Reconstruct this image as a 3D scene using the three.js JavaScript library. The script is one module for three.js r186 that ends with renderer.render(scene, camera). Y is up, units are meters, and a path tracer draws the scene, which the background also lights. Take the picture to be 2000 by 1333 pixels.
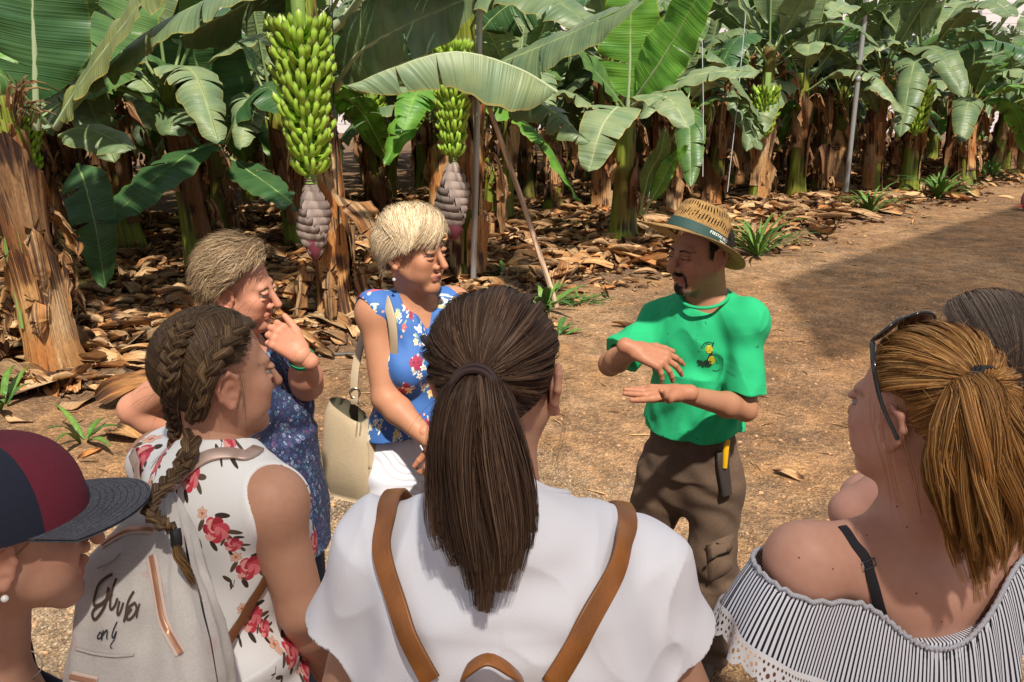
import * as THREE from 'three';
import { mergeGeometries } from 'three/addons/utils/BufferGeometryUtils.js';

// ---------- camera, sky, sun, exposure ----------
const CAMH = 2.15, PITCH = THREE.MathUtils.degToRad(16), FOC = 1700;          // FOC: focal length in units of a 2000-wide picture
const camera = new THREE.PerspectiveCamera(2 * Math.atan(666.5 / FOC) * 180 / Math.PI, 2000 / 1333, 0.05, 900);
camera.position.set(0, CAMH, 0);
camera.rotation.set(-PITCH, 0, 0);
const scene = new THREE.Scene();
const renderer = new THREE.WebGLRenderer({ antialias: true });
renderer.toneMapping = THREE.LinearToneMapping;
renderer.toneMappingExposure = 1.46;
renderer.shadowMap.enabled = true;
{
  const w = 64, h = 32, d = new Float32Array(w * h * 4);
  for (let j = 0; j < h; j++) for (let i = 0; i < w; i++) {
    const up = Math.max(0, Math.sin(((j + 0.5) / h - 0.5) * Math.PI)), k = (j * w + i) * 4;
    const s = 1.0 - 0.25 * up;
    d[k] = 0.84 * s; d[k + 1] = 0.90 * s; d[k + 2] = 1.05 * s; d[k + 3] = 1;
  }
  const t = new THREE.DataTexture(d, w, h, THREE.RGBAFormat, THREE.FloatType);
  t.mapping = THREE.EquirectangularReflectionMapping; t.magFilter = THREE.LinearFilter; t.needsUpdate = true;
  scene.background = t; scene.environment = t;
  scene.environmentIntensity = 0.42; scene.backgroundIntensity = 0.42;
}
const sun = new THREE.DirectionalLight(new THREE.Color(1, 0.93, 0.82), 4.5);
sun.position.set(1.6, 9.2, 6.2);
sun.target.position.set(0, 0, 0);
sun.castShadow = true; sun.shadow.radius = 4; sun.shadow.mapSize.set(2048, 2048);
Object.assign(sun.shadow.camera, { left: -30, right: 30, top: 30, bottom: -30, near: 0.5, far: 60 });
scene.add(sun, sun.target);

// ---------- small maths ----------
let SEED = 12345;
const rnd = () => { SEED = (SEED + 0x6d2b79f5) | 0; let t = Math.imul(SEED ^ (SEED >>> 15), 1 | SEED); t = (t + Math.imul(t ^ (t >>> 7), 61 | t)) ^ t; return ((t ^ (t >>> 14)) >>> 0) / 4294967296; };
const reseed = (n) => { SEED = n * 7919 + 17; };
const rr = (a, b) => a + (b - a) * rnd();
const gauss = () => (rnd() + rnd() + rnd() + rnd() - 2) * 0.87;
const clamp = (x, a = 0, b = 1) => Math.min(b, Math.max(a, x));
const mix = (a, b, t) => a + (b - a) * t;
const sstep = (a, b, x) => { const t = clamp((x - a) / (b - a)); return t * t * (3 - 2 * t); };
const V = (x, y, z) => new THREE.Vector3(x, y, z);
const UP = V(0, 1, 0);
const hash3 = (x, y, z) => { let h = Math.imul(x, 374761393) ^ Math.imul(y, 668265263) ^ Math.imul(z, 2147483647 - 1640531527); h = Math.imul(h ^ (h >>> 13), 1274126177); return ((h ^ (h >>> 16)) >>> 0) / 4294967296; };
function noise3(x, y, z) {
  const ix = Math.floor(x), iy = Math.floor(y), iz = Math.floor(z);
  let fx = x - ix, fy = y - iy, fz = z - iz;
  fx = fx * fx * (3 - 2 * fx); fy = fy * fy * (3 - 2 * fy); fz = fz * fz * (3 - 2 * fz);
  const c = (a, b, d) => hash3(ix + a, iy + b, iz + d);
  return mix(mix(mix(c(0, 0, 0), c(1, 0, 0), fx), mix(c(0, 1, 0), c(1, 1, 0), fx), fy), mix(mix(c(0, 0, 1), c(1, 0, 1), fx), mix(c(0, 1, 1), c(1, 1, 1), fx), fy), fz) * 2 - 1;
}
const fbm = (x, y, z, o = 4) => { let s = 0, a = 0.5; for (let i = 0; i < o; i++) { s += a * noise3(x, y, z); x *= 2.03; y *= 2.03; z *= 2.03; a *= 0.5; } return s; };
// a place in the world: the point at horizontal distance D seen at (px, py) of the 2000 x 1333 picture
const cp = Math.cos(PITCH), sp = Math.sin(PITCH);
function W(px, py, D) {
  const dx = (px - 1000) / FOC, dy = -(py - 666.5) / FOC;
  const y = dy * cp - sp, z = -dy * sp - cp, k = D / -z;
  return V(dx * k, CAMH + y * k, -D);
}
function GR(px, py, gy = 0) {
  const dx = (px - 1000) / FOC, dy = -(py - 666.5) / FOC, y = dy * cp - sp, z = -dy * sp - cp, k = (CAMH - gy) / -y;
  return V(dx * k, gy, z * k);
}
function groundY(x, z) {                       // the earth: nearly level, a low bank under the banana row, higher where the visitors stand
  const off = (x + z + 9.9) / Math.SQRT2;      // distance in front of the first row (negative: inside the plantation)
  const bank = 0.10 * sstep(1.3, -0.2, off);
  const near = 0.17 * sstep(2.55, 1.75, -z);
  return bank + near + 0.018 * fbm(x * 0.9, 0, z * 0.9, 3) + 0.006 * noise3(x * 5, 1, z * 5);
}

// ---------- names, things ----------
const taken = new Map();
function numbered(n) { const k = taken.get(n) ?? 0; taken.set(n, k + 1); return k ? n + '_' + String(k).padStart(3, '0') : n; }
function shadow(o) { o.traverse((m) => { if (m.isMesh) { m.castShadow = true; m.receiveShadow = true; } }); return o; }
function thing(name, label, category, pos = V(0, 0, 0), group) {
  const g = new THREE.Group(); g.name = numbered(name); g.position.copy(pos); g.userData = { label, category };
  if (group) g.userData.group = group;
  scene.add(g); return g;
}
function part(parent, name, geo, mat) { const m = new THREE.Mesh(geo, mat); m.name = name; m.castShadow = m.receiveShadow = true; parent.add(m); return m; }
function solo(name, label, category, geo, mat, pos, group) {
  const m = new THREE.Mesh(geo, mat); m.name = numbered(name); m.userData = { label, category }; if (group) m.userData.group = group;
  if (pos) m.position.copy(pos); m.castShadow = m.receiveShadow = true; scene.add(m); return m;
}
function kindOf(o, kind) { o.userData.kind = kind; return o; }

// ---------- textures ----------
function canvasTex(w, h, draw, srgb = true) {
  const c = document.createElement('canvas'); c.width = w; c.height = h; const g = c.getContext('2d'); draw(g, w, h);
  const t = new THREE.CanvasTexture(c); if (srgb) t.colorSpace = THREE.SRGBColorSpace; t.wrapS = t.wrapT = THREE.RepeatWrapping; return t;
}
function dataTex(w, h, fn, srgb = true) {          // fn(u, v) -> [r, g, b] in 0..1, tileable if fn is
  const d = new Uint8Array(w * h * 4);
  for (let j = 0; j < h; j++) for (let i = 0; i < w; i++) { const c = fn(i / w, j / h), k = (j * w + i) * 4; d[k] = clamp(c[0]) * 255; d[k + 1] = clamp(c[1]) * 255; d[k + 2] = clamp(c[2]) * 255; d[k + 3] = 255; }
  const t = new THREE.DataTexture(d, w, h); t.magFilter = THREE.LinearFilter; t.wrapS = t.wrapT = THREE.RepeatWrapping; if (srgb) t.colorSpace = THREE.SRGBColorSpace; t.needsUpdate = true; return t;
}
// tileable noise on a torus of cells
function tn(u, v, nx, ny, s) {
  const x = u * nx, y = v * ny, ix = Math.floor(x), iy = Math.floor(y); let fx = x - ix, fy = y - iy; fx = fx * fx * (3 - 2 * fx); fy = fy * fy * (3 - 2 * fy);
  const c = (a, b) => hash3((ix + a) % nx, (iy + b) % ny, s);
  return mix(mix(c(0, 0), c(1, 0), fx), mix(c(0, 1), c(1, 1), fx), fy);
}
const lerp3 = (a, b, t) => [mix(a[0], b[0], t), mix(a[1], b[1], t), mix(a[2], b[2], t)];
const std = (o) => new THREE.MeshStandardMaterial({ side: THREE.DoubleSide, ...o });
const phys = (o) => new THREE.MeshPhysicalMaterial({ side: THREE.DoubleSide, ...o });
const lin = (r, g, b) => new THREE.Color().setRGB(r, g, b);
// ---------- geometry helpers ----------
function geoFrom(pos, idx, uv, col, nrm) {
  const g = new THREE.BufferGeometry();
  g.setAttribute('position', new THREE.Float32BufferAttribute(pos, 3));
  if (uv) g.setAttribute('uv', new THREE.Float32BufferAttribute(uv, 2));
  if (col) g.setAttribute('color', new THREE.Float32BufferAttribute(col, 3));
  g.setIndex(idx);
  if (nrm) g.setAttribute('normal', new THREE.Float32BufferAttribute(nrm, 3)); else g.computeVertexNormals();
  return g;
}
// a tube along points with a radius for each; closed round ends
function tube(pts, rad, sides = 8, flat = 1, upHint) {
  const n = pts.length, pos = [], idx = [], uv = []; let len = 0;
  let ref = upHint ?? (Math.abs(pts[n - 1].clone().sub(pts[0]).normalize().y) > 0.8 ? V(1, 0, 0) : UP);
  for (let i = 0; i < n; i++) {
    const t = pts[Math.min(n - 1, i + 1)].clone().sub(pts[Math.max(0, i - 1)]).normalize();
    const b = t.clone().cross(ref).normalize(), nn = b.clone().cross(t).normalize(); if (!upHint) ref = nn;
    if (i) len += pts[i].distanceTo(pts[i - 1]);
    const r = typeof rad === 'function' ? rad(i / (n - 1)) : Array.isArray(rad) ? rad[i] : rad;
    for (let j = 0; j <= sides; j++) {
      const a = j / sides * Math.PI * 2, c = Math.cos(a) * r, s = Math.sin(a) * r * flat;
      pos.push(pts[i].x + b.x * c + nn.x * s, pts[i].y + b.y * c + nn.y * s, pts[i].z + b.z * c + nn.z * s); uv.push(j / sides, len);
    }
    if (i) for (let j = 0; j < sides; j++) { const a = (i - 1) * (sides + 1) + j, c = a + sides + 1; idx.push(a, a + 1, c, c, a + 1, c + 1); }
  }
  for (const [e, o] of [[0, 0], [n - 1, (n - 1) * (sides + 1)]]) {
    const c = pos.length / 3; pos.push(pts[e].x, pts[e].y, pts[e].z); uv.push(0.5, e ? len : 0);
    for (let j = 0; j < sides; j++) e ? idx.push(c, o + j, o + j + 1) : idx.push(c, o + j + 1, o + j);
  }
  return geoFrom(pos, idx, uv);
}
const bez = (a, b, c, n) => Array.from({ length: n + 1 }, (_, i) => { const t = i / n, u = 1 - t; return V(a.x * u * u + 2 * b.x * u * t + c.x * t * t, a.y * u * u + 2 * b.y * u * t + c.y * t * t, a.z * u * u + 2 * b.z * u * t + c.z * t * t); });
const spline = (pts, n) => new THREE.CatmullRomCurve3(pts, false, 'centripetal').getPoints(n);
// a strap: rounded rectangular band along points, nrm(i, p) gives the outward side
function band(pts, nrm, width, thick) {
  const n = pts.length, prof = [[-0.5, 0], [-0.5, 0.55], [-0.44, 1], [0, 1.12], [0.44, 1], [0.5, 0.55], [0.5, 0]], m = prof.length, pos = [], idx = [], uv = []; let len = 0;
  for (let i = 0; i < n; i++) {
    const t = pts[Math.min(n - 1, i + 1)].clone().sub(pts[Math.max(0, i - 1)]).normalize(), no = nrm(i, pts[i]).clone(); no.addScaledVector(t, -no.dot(t)).normalize();
    const s = t.clone().cross(no); if (i) len += pts[i].distanceTo(pts[i - 1]);
    const w = typeof width === 'function' ? width(i / (n - 1)) : width;
    for (let j = 0; j < m; j++) { const p = pts[i].clone().addScaledVector(s, prof[j][0] * w).addScaledVector(no, prof[j][1] * thick); pos.push(p.x, p.y, p.z); uv.push(j / (m - 1), len); }
    if (i) for (let j = 0; j < m; j++) { const a = (i - 1) * m + j, b = (i - 1) * m + (j + 1) % m; idx.push(a, a + m, b, b, a + m, b + m); }
  }
  for (let j = 1; j < m - 1; j++) { idx.push(0, j, j + 1); const o = (n - 1) * m; idx.push(o, o + j + 1, o + j); }
  return geoFrom(pos, idx, uv);
}
function merge(list) {
  const need = ['position', 'normal', 'uv', 'color'].filter((k) => list.some((g) => g.attributes[k]));
  for (const g of list) for (const k of need) if (!g.attributes[k]) g.setAttribute(k, new THREE.Float32BufferAttribute(new Float32Array(g.attributes.position.count * (k === 'uv' ? 2 : 3)).fill(k === 'color' ? 1 : 0), k === 'uv' ? 2 : 3));
  return mergeGeometries(list.map((g) => (g.index ? g : g.setIndex([...Array(g.attributes.position.count).keys()]))));
}
// ---------- distance fields ----------
class Field {
  constructor() { this.p = []; this.mod = null; }
  cap(a, b, ra, rb = ra, k = 0.02) { this.p.push({ t: 0, a, d: b.clone().sub(a), ra, rb, k, l2: Math.max(1e-9, a.distanceToSquared(b)), c: a.clone().add(b).multiplyScalar(0.5), R: a.distanceTo(b) / 2 + Math.max(ra, rb) }); return this; }
  ell(c, r, basis, k = 0.02) { this.p.push({ t: 1, c, r, m: basis, k, R: Math.max(r.x, r.y, r.z), rm: Math.min(r.x, r.y, r.z) }); return this; }
  ball(c, r, k = 0.02) { return this.cap(c, c, r, r, k); }
  cut(k = 0.01) { const q = this.p[this.p.length - 1]; q.neg = true; q.k = k; return this; }
  cone(a, b, ra, rb, k = 0.02) { this.p.push({ t: 2, a, b, ra, rb, k, u: b.clone().sub(a).normalize(), h: a.distanceTo(b), c: a.clone().add(b).multiplyScalar(0.5), R: a.distanceTo(b) / 2 + Math.max(ra, rb) }); return this; }
  raw(x, y, z) {
    let d = 9;
    for (const q of this.p) {
      const cx = x - q.c.x, cy = y - q.c.y, cz = z - q.c.z, far = Math.sqrt(cx * cx + cy * cy + cz * cz) - q.R;
      if (q.neg ? far > q.k + Math.max(0, -d) + 0.02 : far > d + q.k) continue;
      let e;
      if (q.t === 0) {
        const ax = x - q.a.x, ay = y - q.a.y, az = z - q.a.z; let h = (ax * q.d.x + ay * q.d.y + az * q.d.z) / q.l2; h = h < 0 ? 0 : h > 1 ? 1 : h;
        const ex = ax - q.d.x * h, ey = ay - q.d.y * h, ez = az - q.d.z * h; e = Math.sqrt(ex * ex + ey * ey + ez * ez) - (q.ra + (q.rb - q.ra) * h);
      } else if (q.t === 1) {
        let px = cx, py = cy, pz = cz;
        if (q.m) { const [X, Y, Z] = q.m; px = cx * X.x + cy * X.y + cz * X.z; py = cx * Y.x + cy * Y.y + cz * Y.z; pz = cx * Z.x + cy * Z.y + cz * Z.z; }
        const ux = px / q.r.x, uy = py / q.r.y, uz = pz / q.r.z, k0 = Math.sqrt(ux * ux + uy * uy + uz * uz), vx = ux / q.r.x, vy = uy / q.r.y, vz = uz / q.r.z, k1 = Math.sqrt(vx * vx + vy * vy + vz * vz);
        e = k0 < 1e-4 ? -q.rm : k0 * (k0 - 1) / k1;
      } else {
        const ax = x - q.a.x, ay = y - q.a.y, az = z - q.a.z, t = ax * q.u.x + ay * q.u.y + az * q.u.z;
        const rx = ax - q.u.x * t, ry = ay - q.u.y * t, rz = az - q.u.z * t, r = Math.sqrt(rx * rx + ry * ry + rz * rz);
        const s = (q.rb - q.ra) / q.h, side = (r - (q.ra + s * clamp(t, 0, q.h))) / Math.sqrt(1 + s * s), ends = Math.max(-t, t - q.h);
        e = Math.min(Math.max(side, ends), 0) + Math.hypot(Math.max(side, 0), Math.max(ends, 0));
      }
      if (q.neg) { const k = q.k, h = clamp(0.5 - 0.5 * (d + e) / k); d = d * (1 - h) - e * h + k * h * (1 - h); }
      else if (q.k > 0 && d < 8) { const k = q.k, h = clamp(0.5 + 0.5 * (e - d) / k); d = e * (1 - h) + d * h - k * h * (1 - h); }
      else d = Math.min(d, e);
    }
    return d;
  }
  at(x, y, z) { const d = this.raw(x, y, z); return this.mod ? this.mod(d, x, y, z) : d; }
  grad(x, y, z, e = 0.0015) { return V(this.at(x + e, y, z) - this.at(x - e, y, z), this.at(x, y + e, z) - this.at(x, y - e, z), this.at(x, y, z + e) - this.at(x, y, z - e)).normalize(); }
  box(pad = 0.02) { const b = new THREE.Box3(); for (const q of this.p) if (!q.neg) { const r = V(q.R, q.R, q.R).addScalar(pad); b.expandByPoint(q.c.clone().sub(r)); b.expandByPoint(q.c.clone().add(r)); } return b; }
  // the point of the surface met from p going along dir
  hit(p, dir, max = 1) { let t = 0; for (let i = 0; i < 90; i++) { const d = this.at(p.x + dir.x * t, p.y + dir.y * t, p.z + dir.z * t); if (d < 0.0004) break; t += Math.max(d * 0.7, 0.0004); if (t > max) return null; } return p.clone().addScaledVector(dir, t); }
  drop(p, off = 0) { const q = p.clone(); for (let i = 0; i < 6; i++) { const d = this.at(q.x, q.y, q.z) - off; q.addScaledVector(this.grad(q.x, q.y, q.z, 0.003), -d * 0.9); } return q; }
}
// surface nets over a field; opt: box, uv(x,y,z)->[u,v], col(x,y,z,n)->[r,g,b], seam: u range whose wrap is mended
function meshField(f, cell, opt = {}) {
  const b = opt.box ?? f.box(), B = 5, nb = (v) => Math.ceil(v / cell / B) * B;
  const nx = nb(b.max.x - b.min.x), ny = nb(b.max.y - b.min.y), nz = nb(b.max.z - b.min.z), sx = nx + 1, sy = ny + 1, N = sx * sy * (nz + 1);
  const g = new Float32Array(N).fill(9), ox = b.min.x, oy = b.min.y, oz = b.min.z, rad = B * cell * 0.9 + cell;
  for (let k = 0; k < nz; k += B) for (let j = 0; j < ny; j += B) for (let i = 0; i < nx; i += B) {
    const h = B / 2, d = f.at(ox + (i + h) * cell, oy + (j + h) * cell, oz + (k + h) * cell);
    const skip = Math.abs(d) > rad * 1.35 + (opt.slack ?? 0.01);
    for (let c = k; c <= k + B; c++) for (let y = j; y <= j + B; y++) for (let x = i; x <= i + B; x++) {
      const q = x + sx * (y + sy * c); if (skip) { if (g[q] === 9) g[q] = d; } else g[q] = f.at(ox + x * cell, oy + y * cell, oz + c * cell);
    }
  }
  const vid = new Int32Array(N).fill(-1), pos = [], idx = [], val = [0, 0, 0, 0, 0, 0, 0, 0], E = [[0, 1], [2, 3], [4, 5], [6, 7], [0, 2], [1, 3], [4, 6], [5, 7], [0, 4], [1, 5], [2, 6], [3, 7]];
  for (let k = 0; k < nz; k++) for (let j = 0; j < ny; j++) for (let i = 0; i < nx; i++) {
    const q = i + sx * (j + sy * k); let m = 0;
    for (let c = 0; c < 8; c++) { const v = g[q + (c & 1) + sx * ((c >> 1 & 1) + sy * (c >> 2))]; val[c] = v; if (v < 0) m |= 1 << c; }
    if (m === 0 || m === 255) continue;
    let x = 0, y = 0, z = 0, n = 0;
    for (const [a, c] of E) if ((val[a] < 0) !== (val[c] < 0)) { const t = val[a] / (val[a] - val[c]); x += mix(a & 1, c & 1, t); y += mix(a >> 1 & 1, c >> 1 & 1, t); z += mix(a >> 2, c >> 2, t); n++; }
    vid[q] = pos.length / 3; pos.push(ox + (i + x / n) * cell, oy + (j + y / n) * cell, oz + (k + z / n) * cell);
  }
  const quad = (a, b2, c, d, flip) => { if (a < 0 || b2 < 0 || c < 0 || d < 0) return; flip ? idx.push(a, c, b2, b2, c, d) : idx.push(a, b2, c, c, b2, d); };
  for (let k = 1; k < nz; k++) for (let j = 1; j < ny; j++) for (let i = 1; i < nx; i++) {
    const q = i + sx * (j + sy * k), s = g[q] < 0;
    if (s !== g[q + 1] < 0) quad(vid[q], vid[q - sx], vid[q - sx * sy], vid[q - sx - sx * sy], s);
    if (s !== g[q + sx] < 0) quad(vid[q], vid[q - sx * sy], vid[q - 1], vid[q - 1 - sx * sy], s);
    if (s !== g[q + sx * sy] < 0) quad(vid[q], vid[q - 1], vid[q - sx], vid[q - 1 - sx], s);
  }
  const nv = pos.length / 3, nrm = [], uv = opt.uv ? [] : null, col = opt.col ? [] : null;
  for (let i = 0; i < nv; i++) {
    let x = pos[i * 3], y = pos[i * 3 + 1], z = pos[i * 3 + 2]; const n = f.grad(x, y, z, cell * 0.5);
    const d = clamp(f.at(x, y, z), -cell, cell) * 0.8; x -= n.x * d; y -= n.y * d; z -= n.z * d; pos[i * 3] = x; pos[i * 3 + 1] = y; pos[i * 3 + 2] = z;
    nrm.push(n.x, n.y, n.z); if (uv) uv.push(...opt.uv(x, y, z, n)); if (col) col.push(...opt.col(x, y, z, n));
  }
  for (let t = 0; t < idx.length; t += 3) {          // every face turned outwards
    const a = idx[t] * 3, b3 = idx[t + 1] * 3, c = idx[t + 2] * 3, ux = pos[b3] - pos[a], uy = pos[b3 + 1] - pos[a + 1], uz = pos[b3 + 2] - pos[a + 2], vx = pos[c] - pos[a], vy = pos[c + 1] - pos[a + 1], vz = pos[c + 2] - pos[a + 2];
    if ((uy * vz - uz * vy) * nrm[a] + (uz * vx - ux * vz) * nrm[a + 1] + (ux * vy - uy * vx) * nrm[a + 2] < 0) { const w = idx[t + 1]; idx[t + 1] = idx[t + 2]; idx[t + 2] = w; }
  }
  if (uv && opt.seam) {                              // triangles that straddle the wrap get corners of their own
    const map = new Map();
    for (let t = 0; t < idx.length; t += 3) {
      const us = [0, 1, 2].map((c) => uv[idx[t + c] * 2]), hi = Math.max(...us);
      if (hi - Math.min(...us) < opt.seam / 2) continue;
      for (let c = 0; c < 3; c++) if (hi - us[c] > opt.seam / 2) {
        const o = idx[t + c]; let w = map.get(o);
        if (w === undefined) { w = pos.length / 3; map.set(o, w); for (let e = 0; e < 3; e++) { pos.push(pos[o * 3 + e]); nrm.push(nrm[o * 3 + e]); if (col) col.push(col[o * 3 + e]); } uv.push(uv[o * 2] + opt.seam, uv[o * 2 + 1]); }
        idx[t + c] = w;
      }
    }
  }
  return geoFrom(pos, idx, uv, col, nrm);
}
const cylUV = (c, seamDir, R, top) => { const a0 = Math.atan2(seamDir.x, seamDir.z); return { uv: (x, y, z) => { const t = top ? clamp((y - c.y) / (top.y - c.y), -0.5, 1.2) : 0; let a = Math.atan2(x - c.x - t * (top ? top.x - c.x : 0), z - c.z - t * (top ? top.z - c.z : 0)) - a0; a = ((a % 6.2832) + 6.2832) % 6.2832; return [a * R, y]; }, seam: 6.2832 * R }; };
// strands of hair as thin rounded ribbons
class Strands {
  constructor() { this.pos = []; this.nrm = []; this.col = []; this.idx = []; }
  add(pts, w, col, out) {
    const n = pts.length, base = this.pos.length / 3, t = V(0, 0, 0), no = V(0, 0, 0), s = V(0, 0, 0);
    for (let i = 0; i < n; i++) {
      t.copy(pts[Math.min(n - 1, i + 1)]).sub(pts[Math.max(0, i - 1)]).normalize();
      typeof out === 'function' ? no.copy(out(pts[i], i)) : no.copy(pts[i]).sub(out); no.addScaledVector(t, -no.dot(t)).normalize(); s.copy(t).cross(no);
      const f = i / (n - 1), ww = w * (f < 0.75 ? 1 : 1 - (f - 0.75) * 3) * 0.5;
      for (const e of [-1, 1]) { this.pos.push(pts[i].x + s.x * ww * e, pts[i].y + s.y * ww * e, pts[i].z + s.z * ww * e); this.nrm.push(no.x + s.x * 0.3 * e, no.y + s.y * 0.3 * e, no.z + s.z * 0.3 * e); this.col.push(col[0], col[1], col[2]); }
      if (i) { const a = base + (i - 1) * 2; this.idx.push(a, a + 1, a + 2, a + 2, a + 1, a + 3); }
    }
  }
  geo() { const g = geoFrom(this.pos, this.idx, null, this.col, this.nrm); g.normalizeNormals(); return g; }
}
// ---------- earth ----------
const soilTex = dataTex(1024, 1024, (u, v) => {
  const a = tn(u, v, 6, 6, 1), b = tn(u, v, 23, 23, 2), c = tn(u, v, 90, 90, 3), d = tn(u, v, 300, 300, 4), e = tn(u, v, 512, 512, 5);
  let k = 0.72 + 0.16 * (a - 0.5) + 0.2 * (b - 0.5) + 0.2 * (c - 0.5) + 0.22 * (d - 0.5) + 0.12 * (e - 0.5);
  if (d > 0.86) k += 0.16; if (e < 0.1) k -= 0.2;
  const r = tn(u, v, 11, 11, 6);
  return [k * 1.0, k * (0.93 + 0.05 * r), k * (0.82 + 0.14 * r)];
});
const soilBump = dataTex(1024, 1024, (u, v) => { const k = 0.25 * tn(u, v, 23, 23, 2) + 0.3 * tn(u, v, 90, 90, 3) + 0.3 * tn(u, v, 300, 300, 4) + 0.15 * tn(u, v, 512, 512, 5); return [k, k, k]; }, false);
const soilMat = std({ map: soilTex, bumpMap: soilBump, bumpScale: 0.03, roughness: 0.97, vertexColors: true });
const rowOff = (x, z) => (x + z + 9.9) / Math.SQRT2;
function gravelAmount(x, z) { const n = fbm(x * 1.3, 3, z * 1.3, 3); return clamp(sstep(-5.1, -3.6, z + n * 1.3) * sstep(1.2, -0.1, x + n * 0.9 + 0.1 * z)); }
function litterAmount(x, z) { const o = rowOff(x, z); return sstep(1.5, 0.3, o + 0.9 * fbm(x * 0.8, 7, z * 0.8, 3)); }
{
  const n = 340, pos = [], uv = [], col = [], idx = [];
  const m = (s) => Math.sign(s) * (Math.abs(s) * 9 + 240 * Math.pow(Math.abs(s), 6));
  for (let j = 0; j <= n; j++) for (let i = 0; i <= n; i++) {
    const x = m(i / n * 2 - 1) + 0.5, z = m(j / n * 2 - 1) - 5, y = Math.hypot(x, z) < 60 ? groundY(x, z) : 0;
    pos.push(x, y, z); uv.push(x / 2.6, z / 2.6);
    const g = gravelAmount(x, z), l = litterAmount(x, z), a = fbm(x * 0.35, 11, z * 0.35, 4), b = fbm(x * 2.1, 12, z * 2.1, 3);
    let c = lerp3([0.58, 0.37, 0.205], [0.47, 0.27, 0.135], clamp(0.5 + a * 1.1));       // sandy and reddish earth
    c = lerp3(c, [0.42, 0.325, 0.225], 0.75 * g); c = lerp3(c, [0.25, 0.155, 0.095], 0.7 * l);
    const k = 1 + 0.16 * b; col.push(c[0] * k, c[1] * k, c[2] * k);
    if (i && j) { const q = j * (n + 1) + i; idx.push(q, q - n - 1, q - 1, q - 1, q - n - 1, q - n - 2); }
  }
  const g = new THREE.Mesh(geoFrom(pos, idx, uv, col), soilMat); g.name = 'ground'; g.receiveShadow = g.castShadow = true; g.userData = { kind: 'structure', label: 'bare reddish earth of the farm track and banana beds', category: 'ground' }; scene.add(g);
}
function scatter(name, label, category, geo, mat, list) {                      // list: [position, euler, scale(Vector3), colour]
  const im = new THREE.InstancedMesh(geo, mat, list.length), m = new THREE.Matrix4(), q = new THREE.Quaternion();
  list.forEach(([p, e, s, c], i) => { im.setMatrixAt(i, m.compose(p, q.setFromEuler(e), s)); im.setColorAt(i, c); });
  im.name = numbered(name); im.userData = { label, category, kind: 'stuff' }; im.castShadow = im.receiveShadow = true; scene.add(im); return im;
}
const stoneMat = std({ color: 0xffffff, roughness: 0.95 });
{
  const g = new THREE.IcosahedronGeometry(1, 1), p = g.attributes.position; reseed(5);
  for (let i = 0; i < p.count; i++) { const x = p.getX(i), y = p.getY(i), z = p.getZ(i), k = 1 + 0.35 * noise3(x * 1.7, y * 1.7, z * 1.7); p.setXYZ(i, x * k, y * k * 0.6, z * k * 0.8); }
  g.computeVertexNormals();
  const gravel = [], clods = [];
  for (let i = 0; i < 90000 && gravel.length < 26000; i++) {
    const z = rr(-5.6, -2.55), x = rr(-2.6, 1.2); if (rnd() > gravelAmount(x, z)) continue; const s = 0.004 + 0.006 * rnd() * rnd(), k = rr(0.55, 1.25);
    gravel.push([V(x, groundY(x, z) + s * 0.15, z), new THREE.Euler(rr(-0.4, 0.4), rr(0, 6), rr(-0.4, 0.4)), V(s, s, s), lin(0.36 * k, 0.265 * k, 0.175 * k)]);
  }
  for (let i = 0; i < 9000; i++) {
    const z = -2.6 - 14 * rnd() * rnd(), x = rr(-3, 5.5) + (-z - 3) * 0.4, s = 0.003 + 0.012 * Math.pow(rnd(), 3), k = rr(0.6, 1.3);
    if (rowOff(x, z) < 0.2) continue;
    clods.push([V(x, groundY(x, z) + s * 0.2, z), new THREE.Euler(rr(-0.5, 0.5), rr(0, 6), rr(-0.5, 0.5)), V(s, s, s), lin(0.47 * k, 0.27 * k, 0.14 * k)]);
  }
  scatter('gravel', 'loose grey brown gravel on the track beside the visitors', 'gravel', g, stoneMat, gravel);
  scatter('earth_clods', 'small reddish clods and stones strewn over the track', 'stones', g, stoneMat, clods);
}
// ---------- dry banana leaf matter ----------
const dryTex = dataTex(512, 512, (u, v) => {
  const s = tn(u, v, 70, 3, 21), s2 = tn(u, v, 160, 5, 22), b = tn(u, v, 5, 4, 23), d = tn(u, v, 12, 9, 24), f = tn(u, v, 200, 60, 25);
  let c = lerp3([0.58, 0.43, 0.28], [0.86, 0.75, 0.59], clamp(0.15 + 0.55 * s + 0.5 * (b - 0.4)));
  c = lerp3(c, [0.66, 0.42, 0.19], clamp((tn(u, v, 4, 3, 26) - 0.52) * 2.2));
  c = lerp3(c, [0.26, 0.155, 0.085], clamp((d + 0.35 * s2 - 0.80) * 4)); c = lerp3(c, [0.30, 0.17, 0.09], clamp((s2 - 0.74) * 2.6));
  const k = 0.86 + 0.24 * f; return [c[0] * k, c[1] * k, c[2] * k];
});
const dryBump = dataTex(512, 512, (u, v) => { const k = 0.55 * tn(u, v, 70, 3, 21) + 0.25 * tn(u, v, 160, 5, 22) + 0.2 * tn(u, v, 12, 9, 24); return [k, k, k]; }, false);
const dryMat = std({ map: dryTex, bumpMap: dryBump, bumpScale: 0.01, roughness: 0.85 });
const dryGold = std({ map: dryTex, bumpMap: dryBump, bumpScale: 0.01, roughness: 0.72, color: lin(0.98, 0.80, 0.56) });
const dryGrey = std({ map: dryTex, bumpMap: dryBump, bumpScale: 0.01, roughness: 0.9, color: lin(0.80, 0.76, 0.72) });
const litterMat = std({ map: dryTex, bumpMap: dryBump, bumpScale: 0.004, roughness: 0.9 });
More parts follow.
